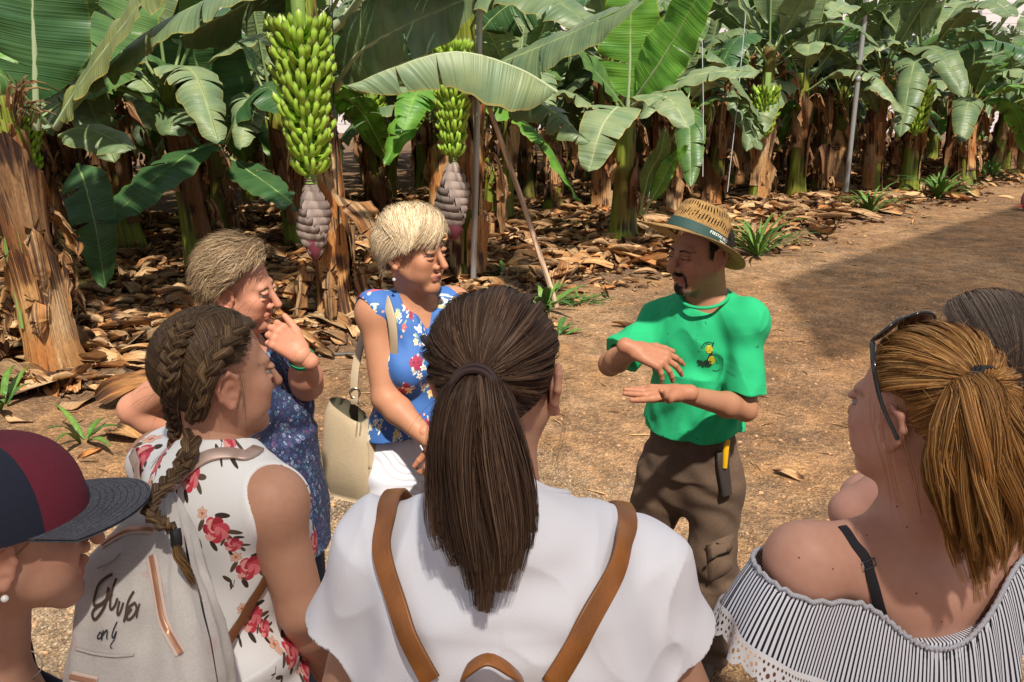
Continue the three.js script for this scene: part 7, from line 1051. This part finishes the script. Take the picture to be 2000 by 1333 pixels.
// ---------- dark haired woman behind her ----------
{
  reseed(6001);
  const N = W(1925, 850, 1.74), J = joints(N, V(-0.75, 0, -0.66), { SL: W(1812, 905, 1.66), SR: W(2040, 905, 1.86), EL: W(1662, 1000, 1.68), WL: W(1738, 905, 1.9), s: 1.0 });
  const H = head(1920, 692, 1.74, V(-0.78, -0.1, -0.62), 1.04), P = makePerson('woman with straight ash brown hair behind the reddish blonde, elbow showing at the left', J, H), skin = [0.60, 0.31, 0.235];
  P.put('body', skinGeo(J, H, skin, [hand(J.WL, V(0.1, 1, -0.2), V(-0.6, 0, 0.8), 1, relaxed), hand(J.WR, V(0, -1, 0), V(1, 0, 0), -1, relaxed)], { armThick: 1.12 }).geo, skinMat); const M = addFace(P, {});
  const pal = [[0.055, 0.038, 0.03], [0.08, 0.057, 0.044], [0.115, 0.086, 0.066], [0.17, 0.13, 0.10]], R = V(0.084, 0.094, 0.105), S = new Strands(); 
  for (let k = 0; k < 10000; k++) { const d = rndDir(); if (!onScalp(d, -2)) { k--; continue; } const sgn = d.x > 0 ? 1 : -1, pts = []; let q = d.clone(); const h = rr(0.003, 0.012), far = rr(0.16, 0.4); const m = 8; for (let i = 0; i <= m; i++) { pts.push(cran(q, h + 0.004, R)); const f = V(sgn * 0.75, -0.55, -0.55); f.addScaledVector(q, -f.dot(q)).normalize(); if (q.y > -0.35) q.addScaledVector(f, 0.27).normalize(); } const e = pts[m], tail = [e.clone().add(V(sgn * 0.004, -far * 0.35, -0.01)), e.clone().add(V(sgn * rr(-0.006, 0.01), -far * 0.75, -0.016)), e.clone().add(V(sgn * rr(-0.012, 0.012), -far, -0.012))]; S.add(spline([...pts, ...tail], 15), 0.0011 * rr(0.6, 1.2), tone(pal), CRAN.c); }
  fly(S, 160, pal, CRAN.c, 0.012); P.put('hair', merge([S.geo(), hairCap(pal[1], 0.004, -2, R)]).applyMatrix4(M), hairMat);
  const F = new Field(); torso(F, J, 0.012); neckCut(F, J, 0.085, 0.03, 0.0); for (const S2 of [J.SL, J.SR]) F.ball(S2.clone().addScaledVector(S2.clone().sub(N).setY(0).normalize(), 0.05), 0.062).cut(0.01); P.put('top', garment(F, 0.008, { folds: foldsOf(0.005, 9, 5, 6), lim: (x, y) => J.P.y - 0.1 - y, uv: cylUV(J.P, V(0, 0, -1), 0.16) }), clothMat({ color: lin(0.10, 0.12, 0.16) })); lowerBody(P, lin(0.06, 0.07, 0.1));
}
// ---------- girl with braids and the white backpack ----------
{
  reseed(7001);
  const N = W(425, 868, 1.44), J = joints(N, V(0.42, 0, -0.9), { SL: W(318, 905, 1.54), SR: W(528, 985, 1.34), ER: W(590, 1190, 1.33), WR: W(632, 1300, 1.48), EL: W(250, 1150, 1.62), s: 1.0, P: N.clone().add(V(-0.02, -0.53, 0.1)) });
  const H = head(424, 728, 1.45, V(0.78, -0.06, -0.62), 0.97), P = makePerson('girl with brown braids and white floral top, turned away to the right', J, H), skin = [0.52, 0.27, 0.175];
  P.put('body', skinGeo(J, H, skin, [hand(J.WR, V(0.25, -0.8, -0.5), V(0.9, 0.2, 0.3), -1, relaxed), hand(J.WL, V(0, -1, 0), V(-1, 0, 0), 1, relaxed)], { armThick: 1.08, cell: 0.007 }).geo, skinMat); const M = addFace(P, {}), Mi = M.clone().invert();
  const pal = [[0.05, 0.03, 0.018], [0.075, 0.046, 0.026], [0.11, 0.068, 0.037], [0.17, 0.105, 0.055], [0.25, 0.15, 0.07]], R = V(0.08, 0.09, 0.101), S = new Strands(), HF = new Field(); HF.ell(onto(H.B, H.c, 0, CRAN.c.y * H.s, CRAN.c.z * H.s), V(0.083 * H.s, 0.093 * H.s, 0.104 * H.s), H.B, 0);
  const o = V(0, CAMH, 0), onHead = (px, py, lift) => { const dir = W(px, py, 1).sub(o).normalize(), h = HF.hit(o.clone().addScaledVector(dir, 0.9), dir, 1.2); return (h ? h.addScaledVector(HF.grad(h.x, h.y, h.z), lift) : W(px, py, 1.42)).applyMatrix4(Mi); };
  const gR = [onHead(487, 632, 0.002), onHead(455, 655, 0.006), onHead(420, 695, 0.008), onHead(398, 745, 0.009), onHead(386, 795, 0.009), onHead(376, 840, 0.01)], down = [[368, 880, 1.33], [352, 915, 1.32], [326, 945, 1.26], [299, 972, 1.205], [292, 1000, 1.17], [315, 1022, 1.155], [340, 1035, 1.155]].map(([x, y, D]) => W(x, y, D).applyMatrix4(Mi));
  const gL = [onHead(372, 628, 0.004), onHead(343, 680, 0.006), onHead(335, 740, 0.008), onHead(338, 800, 0.01), W(345, 850, 1.42).applyMatrix4(Mi), W(340, 920, 1.42).applyMatrix4(Mi)];
  // scalp hair swept from the middle parting into the nearer braid
  const line = (g) => spline(g, 20), LR = line(gR), LL = line(gL);
  for (let k = 0; k < 12500; k++) { const d = rndDir(); if (!onScalp(d, -3)) { k--; continue; } const p0 = cran(d, 0.003, R), G = d.x < 0.012 ? LR : LL; let b = 0, bd = 9; G.forEach((q, i) => { const w = q.distanceTo(p0) - i * 0.0012; if (w < bd) { bd = w; b = i; } }); const t1 = G[Math.min(20, b + 3)]; if (p0.distanceTo(t1) < 0.012) continue; const dt = t1.clone().sub(CRAN.c).normalize(), pts = [], h = rr(0.002, 0.007), m = 6; for (let i = 0; i <= m; i++) { const t = i / m, q = cran(slerp(d, dt, t), h + 0.002 * Math.sin(t * 3.1), R); if (t > 0.7) q.lerp(t1, (t - 0.7) * 2.4); pts.push(q); } S.add(pts, 0.0011 * rr(0.6, 1.2), tone(pal.slice(0, 4)), CRAN.c); }
  fly(S, 420, pal, CRAN.c, 0.008);
  const c1 = braid(S, [...gR, ...down], 0.0165, pal, 130, 0.0013, 7.5, V(0.6, 0.3, -0.75), 0.5), c2 = braid(S, gL, 0.016, pal, 90, 0.0014, 5, V(0.6, 0.3, -0.75), 0.3);
  const tailS = [[344, 1062, 1.15], [350, 1085, 1.145], [366, 1115, 1.15], [380, 1145, 1.16]].map(([x, y, D]) => W(x, y, D).applyMatrix4(Mi)); lock(S, tailS, (t) => 0.009 - 0.004 * t, 0.8, 260, [[0.25, 0.14, 0.06], [0.34, 0.2, 0.085]], 0.0012, { seed: 9 });
  for (let k = 0; k < 7; k++) { const p = V(-0.076, rr(-0.01, 0.03), rr(0.0, 0.02)); S.add(spline([p, p.clone().add(V(-0.006, -0.03, 0.004)), p.clone().add(V(rr(-0.008, 0.004), -0.07, rr(-0.004, 0.012)))], 7), 0.0006, tone(pal), CRAN.c); }
  const hair = P.put('hair', merge([S.geo(), c1, c2, hairCap(pal[0], 0.002, 0, R)]).applyMatrix4(M), hairMat); P.put('hair_tie', tube([W(341, 1034, 1.155), W(344, 1050, 1.15), W(345, 1066, 1.15)], 0.0085, 9), std({ color: lin(0.012, 0.012, 0.014), roughness: 0.7 }), hair);
  { const C = []; for (let i = 0; i <= 50; i++) { const a = i / 50 * 6.2832; C.push(N.clone().addScaledVector(UP, 0.012 - 0.018 * Math.sin(a)).addScaledVector(J.X, Math.cos(a) * 0.062).addScaledVector(J.Z, Math.sin(a) * 0.066 + 0.012)); } P.put('necklace', tube(C, 0.0016, 6), std({ color: lin(0.25, 0.12, 0.07), roughness: 0.5 })); }
  const F = new Field(); torso(F, J, 0.012); F.cone(J.P.clone().add(V(0, -0.18, 0)), J.P.clone().add(V(0, 0.2, 0)), 0.2, 0.155, 0.06); for (const S2 of [J.SL, J.SR]) F.cap(S2.clone().addScaledVector(S2.clone().sub(N).setY(0).normalize(), 0.05).add(V(0, 0.05, 0)), S2.clone().addScaledVector(S2.clone().sub(N).setY(0).normalize(), 0.045).add(V(0, -0.09, 0)), 0.058, 0.045).cut(0.01); neckCut(F, J, 0.078, 0.02, 0.012);
  const tex = canvasTex(1024, 1024, (g, w, h) => { g.fillStyle = '#ecebea'; g.fillRect(0, 0, w, h); reseed(41); const rose = (x, y, r) => { for (let k = 0; k < 5; k++) leafMark(g, x + Math.cos(k * 1.7) * r * 1.15, y + Math.sin(k * 1.7) * r * 1.15, r * 0.5, k, k % 2 ? '#3a2a22' : '#5b4a38'); for (let q = 5; q > 0; q--) for (let k = 0; k < 7; k++) { const a = k * 0.9 + q; g.fillStyle = ['#a8293a', '#d2485a', '#e47a80', '#c93a4c', '#eaa49c'][(k + q) % 5]; g.beginPath(); g.ellipse(x + Math.cos(a) * r * q * 0.15, y + Math.sin(a) * r * q * 0.15, r * 0.33, r * 0.22, a + 1.5, 0, 7); g.fill(); } }; for (let i = 0; i < 17; i++) { const x = (i * 0.381 % 1) * w, y = (i / 17) * h; for (const [ox, oy] of [[0, 0], [w, 0], [-w, 0], [0, h], [0, -h]]) { const X = x + ox, Y = y + oy; rose(X, Y, 58); if (i % 2) rose(X + 70, Y + 60, 36); leafMark(g, X - 90, Y + 40, 26, 0.6, '#4a382c'); leafMark(g, X - 70, Y + 70, 18, 1.4, '#2f2620'); flower(g, X - 60, Y - 60, 24, '#e9b9a0', '#c06a50', 6); } } for (let i = 0; i < 26; i++) { const x = rr(0, w), y = rr(0, h); g.strokeStyle = '#4a4038'; g.lineWidth = 3; g.beginPath(); g.moveTo(x, y); g.quadraticCurveTo(x + 20, y - 20, x + 18, y - 46); g.stroke(); leafMark(g, x + 8, y - 18, 12, 0.3, '#5a4c40'); } }); tex.repeat.set(2.3, 2.3);
  const top = P.put('floral_top', garment(F, 0.0052, { folds: (x, y, z) => foldsOf(0.006, 9, 5, 7)(x, y, z) + 0.006 * Math.sin(y * 55 + 5 * noise3(x * 6, y * 4, z * 6)) * sstep(J.N.y - 0.22, J.N.y - 0.4, y), lim: (x, y) => J.P.y - 0.2 - y, uv: cylUV(J.P, V(-0.2, 0, -1), 0.16, N) }), clothMat({ map: tex, roughness: 0.7 })); lowerBody(P, lin(0.6, 0.58, 0.56));
  // white backpack
  const canvasT = dataTex(512, 512, (u, v) => { const k = 0.88 + 0.1 * (tn(u, v, 5, 5, 97) - 0.5) + 0.06 * (tn(u, v, 90, 140, 98) - 0.5); const s = tn(u, v, 7, 7, 99) > 0.82 ? 0.95 : 1; return [k, k * s * 0.985, k * s * 0.97]; }), white = std({ map: canvasT, bumpMap: weave, bumpScale: 0.0015, color: lin(1.02, 0.98, 0.95), roughness: 0.92 });
  const bag = thing('white_backpack', 'white cloth backpack with copper zips and brown script lettering on the braided girl', 'backpack', W(290, 1420, 1.24)), oo = bag.position, sub = (g) => g.translate(-oo.x, -oo.y, -oo.z), bx = V(0.93, 0, 0.36).normalize(), by = V(-0.36, 0, 0.93).normalize();
  const sec = [[312, 955, 1.29, 0.022, 0.012], [310, 980, 1.275, 0.036, 0.02], [303, 1030, 1.25, 0.061, 0.034], [285, 1085, 1.22, 0.089, 0.05], [284, 1140, 1.195, 0.108, 0.064], [289, 1215, 1.165, 0.12, 0.078], [291, 1290, 1.14, 0.129, 0.088], [290, 1360, 1.13, 0.132, 0.09], [290, 1450, 1.13, 0.115, 0.085], [290, 1490, 1.14, 0.09, 0.06]].map(([x, y, D, hx, hy]) => ({ c: W(x, y, D), x: bx, y: by, hx, hy, n: 2.7 })), dense = []; for (let i = 0; i < sec.length - 1; i++) for (let k = 0; k < 5; k++) { const t = k / 5, a = sec[i], b = sec[i + 1]; dense.push({ c: a.c.clone().lerp(b.c, t), x: bx, y: by, hx: mix(a.hx, b.hx, t), hy: mix(a.hy, b.hy, t), n: 2.7 }); } dense.push(sec[sec.length - 1]);
  const body = part(bag, 'bag_body', sub(loft(dense, 120, (a, t) => 0.13 * Math.sin(a * 8 + 3.5 * noise3(a, t * 3, 1)) * Math.exp(-t * 3.0) + 0.06 * noise3(Math.cos(a) * 2.6, Math.sin(a) * 2.6, t * 5) - 0.05 * Math.pow(Math.abs(noise3(Math.cos(a) * 3.4 + t * 2.5, Math.sin(a) * 3.4, t * 2)), 0.6) + 0.016 * noise3(Math.cos(a) * 6, Math.sin(a) * 6 + t * 4, t * 12) + 0.012 * Math.sin(a * 11 + t * 9) * (1 - t), 3)), white); bag.updateMatrixWorld(true);
  const copper = std({ color: lin(0.50, 0.25, 0.15), metalness: 0.45, roughness: 0.35, bumpMap: dataTex(64, 64, (u, v) => { const k = v * 8 % 1 < 0.5 ? 1 : 0.2; return [k, k, k]; }, false), bumpScale: 0.0012 }), zipTape = std({ color: lin(0.62, 0.48, 0.42), roughness: 0.8 });
  const onBag = (pts, w, mat, name, th, parent = bag) => { const hs = pts.map(([x, y]) => pick(body, x, y, 0.0012)).filter(Boolean); if (hs.length < 3) return null; const C = spline(hs.map((h) => h.p), 26); return part(parent, name, sub(band(C, (i) => hs[Math.min(hs.length - 1, Math.round(i / 26 * (hs.length - 1)))].n, w, th)), mat); };
  for (const z of [[[200, 1066], [222, 1050], [252, 1036], [285, 1034], [302, 1037]], [[296, 1088], [302, 1120], [310, 1165], [320, 1215], [336, 1252], [352, 1278]], [[140, 1322], [165, 1328], [190, 1333]]]) { const t = onBag(z, 0.016, zipTape, 'zip_tape', 0.0012); if (t) { const hs = z.map(([x, y]) => pick(body, x, y, 0.003)).filter(Boolean), C = spline(hs.map((h) => h.p), 26); part(t, 'zip', sub(band(C, (i) => hs[Math.min(hs.length - 1, Math.round(i / 26 * (hs.length - 1)))].n, 0.007, 0.0018)), copper); } }
  onBag([[152, 1130], [190, 1112], [222, 1096], [236, 1082]], 0.0022, std({ color: lin(0.3, 0.27, 0.27), roughness: 0.9 }), 'seam', 0.0006); onBag([[150, 1268], [190, 1278], [230, 1282], [262, 1280]], 0.004, white, 'seam', 0.0025);
  const script = (ink, ink2, bg) => canvasTex(512, 512, (g) => { g.fillStyle = bg; g.fillRect(0, 0, 512, 512); g.lineCap = g.lineJoin = 'round'; const st = (c, w, pts) => { g.strokeStyle = c; g.lineWidth = w; g.beginPath(); g.moveTo(pts[0], pts[1]); for (let i = 2; i < pts.length - 3; i += 2) g.quadraticCurveTo(pts[i], pts[i + 1], (pts[i] + pts[i + 2]) / 2, (pts[i + 1] + pts[i + 3]) / 2); g.lineTo(pts[pts.length - 2], pts[pts.length - 1]); g.stroke(); };
    st(ink, 23, [212, 28, 110, 60, 66, 170, 60, 232, 130, 218, 180, 180, 196, 132]); st(ink, 22, [186, 118, 170, 210, 132, 268, 70, 330, 44, 276, 80, 236, 150, 212, 214, 160]); st(ink, 19, [252, 60, 216, 130, 200, 210, 204, 262, 240, 240, 262, 190]); st(ink, 18, [280, 210, 262, 262, 268, 300, 290, 276, 312, 220]); st(ink, 20, [400, 150, 350, 200, 330, 320, 318, 342, 350, 250, 410, 220]); st(ink, 20, [410, 220, 440, 250, 400, 310, 350, 332, 340, 300, 380, 262]); st(ink, 17, [452, 232, 436, 270, 430, 312]);
    st(ink2, 10, [120, 402, 96, 430, 108, 448, 140, 430, 130, 398]); st(ink2, 11, [150, 392, 140, 430, 138, 452]); st(ink2, 11, [140, 430, 176, 380, 186, 402, 178, 430, 184, 446]); st(ink2, 11, [262, 340, 232, 390, 222, 440, 240, 440, 258, 404]); st(ink2, 8, [262, 400, 250, 450, 226, 470, 206, 500, 226, 508]); }, bg !== '#000');
  const pr = print({ put: (nm, geo, mat, parent) => part(parent, nm, sub(geo), mat) }, body, [[172, 1118], [286, 1112], [286, 1266], [168, 1270]], script('#46342b', '#22252b', '#ddd6d2'), script('#fff', '#fff', '#000'), 'script_lettering', body, 0.002, 26);
  const roseGold = std({ color: lin(0.55, 0.40, 0.33), metalness: 0.5, roughness: 0.38 }), strap = (pts, w) => { const C = spline(pts.map(([x, y, D]) => (D ? W(x, y, D) : (pick(top, x, y, 0.002) ?? { p: W(x, y, 1.4) }).p)), 40).map((p) => { const d = F.at(p.x, p.y, p.z); return d < 0.003 ? F.drop(p, 0.003) : p; }); return sub(band(C, (i, p) => F.grad(p.x, p.y, p.z, 0.014), w, 0.004)); };
  part(bag, 'shoulder_strap', strap([[326, 972, 1.3], [345, 945], [375, 912], [410, 892], [450, 888], [480, 893], [505, 915, 1.45]], 0.022), roseGold); part(bag, 'shoulder_strap', strap([[300, 968, 1.31], [272, 950, 1.36], [268, 925, 1.42], [280, 890, 1.5], [310, 870, 1.55]], 0.022), roseGold); part(bag, 'lower_strap', strap([[440, 1260, 1.25], [465, 1220], [490, 1175], [512, 1140], [522, 1118]], 0.016), std({ color: lin(0.22, 0.09, 0.04), metalness: 0.3, roughness: 0.3 })); shadow(bag);
}
// ---------- girl in the cap, lower left ----------
{
  reseed(8001);
  const N = W(-30, 1300, 1.13), J = joints(N, V(0.8, 0, -0.6), { s: 0.95 }), H = head(8, 1035, 1.10, V(0.84, -0.1, -0.5), 1.06, { nose: 0.9 }), P = makePerson('girl in a peaked cap with a pearl earring, cut off at the left edge', J, H), skin = [0.50, 0.27, 0.185];
  P.put('body', skinGeo(J, H, skin, [hand(J.WL, V(0, -1, 0), V(-1, 0, 0), 1, relaxed), hand(J.WR, V(0, -1, 0), V(1, 0, 0), -1, relaxed)]).geo, skinMat); const M = addFace(P, {}), pal = [[0.045, 0.028, 0.018], [0.075, 0.048, 0.032], [0.12, 0.078, 0.05]], S = new Strands(), R = V(0.08, 0.09, 0.101), tie = V(0.0, -0.07, -0.105);
  pulledBack(S, 5200, tie, pal, 0.0011, V(0.077, 0.086, 0.097), 0.001); for (let k = 0; k < 120; k++) { const p = V(-0.077, rr(-0.05, -0.01), rr(-0.05, -0.02)); S.add(spline([p, p.clone().add(V(-0.002, -0.03, -0.008)), p.clone().add(V(rr(-0.002, 0.004), -0.06, -0.02))], 8), 0.0009, tone(pal), CRAN.c); } lock(S, [tie, V(0, -0.12, -0.12), V(0.01, -0.2, -0.11), V(0.01, -0.28, -0.1)], (t) => 0.012 + 0.03 * t, 0.6, 900, pal, 0.0016, { seed: 2 }); P.put('hair', merge([S.geo(), hairCap(pal[0], 0.0, 0)]).applyMatrix4(M), hairMat);
  P.put('pearl_earring', new THREE.SphereGeometry(0.0048, 14, 12).translate(-0.089, -0.053, -0.004).applyMatrix4(M), phys({ color: lin(0.8, 0.78, 0.74), roughness: 0.2, clearcoat: 0.6 }));
  P.put('necklace', tube(Array.from({ length: 41 }, (_, i) => { const a = i / 40 * 6.2832; return N.clone().add(V(0, -0.005 - 0.02 * Math.sin(a), 0)).addScaledVector(J.X, Math.cos(a) * 0.066).addScaledVector(J.Z, Math.sin(a) * 0.066 + 0.008); }), 0.0011, 6), std({ color: lin(0.7, 0.6, 0.45), metalness: 1, roughness: 0.3 }));
  const F = new Field(); torso(F, J, 0.014); neckCut(F, J, 0.12, 0.02, -0.05); P.put('top', garment(F, 0.008, { lim: (x, y) => J.P.y - 0.1 - y, uv: cylUV(J.P, V(0, 0, -1), 0.16) }), clothMat({ color: lin(0.03, 0.035, 0.06) })); lowerBody(P, lin(0.05, 0.06, 0.1));
  // cap
  const cap = thing('peaked_cap', 'navy and burgundy cap with grey peak on the girl at the lower left', 'cap', H.c), Q = new THREE.Matrix4().makeBasis(...H.B).scale(V(H.s, H.s, H.s)).multiply(new THREE.Matrix4().makeRotationX(-0.10)), felt = (c, r = 0.9) => std({ color: c, roughness: r, bumpMap: weave, bumpScale: 0.0015 });
  const dome = (a0, a1, name, mat) => { const nx = 16, ny = 16, pos = [], uv = [], idx = []; for (let j = 0; j <= ny; j++) for (let i = 0; i <= nx; i++) { const s = i / nx, t = j / ny, a = mix(a0, a1, s), e = t * 1.57, seam = 1 - 0.012 * Math.pow(Math.abs(s - 0.5) * 2, 8), r = Math.pow(Math.cos(e), 0.75) * seam; pos.push(Math.sin(a) * r * 0.097, 0.02 + Math.pow(Math.sin(e), 0.9) * 0.112, Math.cos(a) * r * 0.117 - 0.012); uv.push(s * 0.15, t * 0.15); if (i && j) { const q = j * (nx + 1) + i; idx.push(q, q - 1, q - nx - 1, q - 1, q - nx - 2, q - nx - 1); } } part(cap, name, geoFrom(pos, idx, uv).applyMatrix4(Q), mat); };
  const navy = felt(lin(0.012, 0.016, 0.035)), wine = felt(lin(0.15, 0.012, 0.03)); for (let k = 0; k < 6; k++) dome(k * 1.0472, (k + 1) * 1.0472, 'cap_panel', k === 0 || k === 5 ? wine : navy);
  part(cap, 'top_button', new THREE.SphereGeometry(0.007, 12, 8).scale(1, 0.5, 1).translate(0, 0.1325, -0.012).applyMatrix4(Q), wine);
  const peakTex = dataTex(256, 256, (u, v) => { const ring = Math.abs((v * 9) % 1 - 0.5) < 0.06 && v > 0.12 ? 0.55 : 1, k = (0.8 + 0.5 * (tn(u, v, 120, 120, 101) - 0.5)) * ring; return [k, k, k * 1.03]; }); const rows = 14, cols = 30, top = [], uvp = [], ix = []; for (const side of [0, 1]) for (let j = 0; j <= rows; j++) for (let i = 0; i <= cols; i++) { const a = mix(-1.25, 1.25, i / cols), t = j / rows, r = 1 + 0.0 * t, ox = Math.sin(a) * 0.097, oz = Math.cos(a) * 0.117 - 0.012, ext = 0.078 * t * Math.pow(Math.max(0, Math.cos(a * 0.92)), 0.42), x = ox * (1 + 0.06 * t), z = oz + ext; top.push(x, 0.022 - 0.2 * Math.abs(x) * Math.abs(x) * 6 * t * 0.8 - 0.004 * t - side * 0.004, z); uvp.push(i / cols, t); if (i && j) { const q = side * (rows + 1) * (cols + 1) + j * (cols + 1) + i; side ? ix.push(q, q - 1, q - cols - 1, q - 1, q - cols - 2, q - cols - 1) : ix.push(q, q - cols - 1, q - 1, q - 1, q - cols - 1, q - cols - 2); } } part(cap, 'peak', geoFrom(top, ix, uvp).applyMatrix4(Q), std({ map: peakTex, color: lin(0.20, 0.205, 0.235), roughness: 0.95, bumpMap: weave, bumpScale: 0.002 }));
  shadow(cap);
}
// ---------- pink bag at the far right edge ----------
{ const p = gy(GR(2010, 412)), g = thing('pink_backpack', 'pink and mauve backpack standing on the track at the right edge', 'backpack', p), F = new Field(); F.ell(V(0, 0.21, 0), V(0.17, 0.215, 0.12), null, 0); part(g, 'bag_body', meshField(F, 0.012, {}), std({ color: lin(0.35, 0.12, 0.17), roughness: 0.8 })); const q = new Field(); q.ell(V(0, 0.15, 0.08), V(0.13, 0.11, 0.06), null, 0); part(g, 'front_pocket', meshField(q, 0.01, {}), std({ color: lin(0.42, 0.03, 0.06), roughness: 0.7 })); part(g, 'strap_end', tube([V(-0.16, 0.1, 0.03), V(-0.22, 0.09, 0.05), V(-0.26, 0.06, 0.06)], 0.016, 7), std({ color: lin(0.55, 0.06, 0.04), roughness: 0.7 })); shadow(g); }
renderer.render(scene, camera);
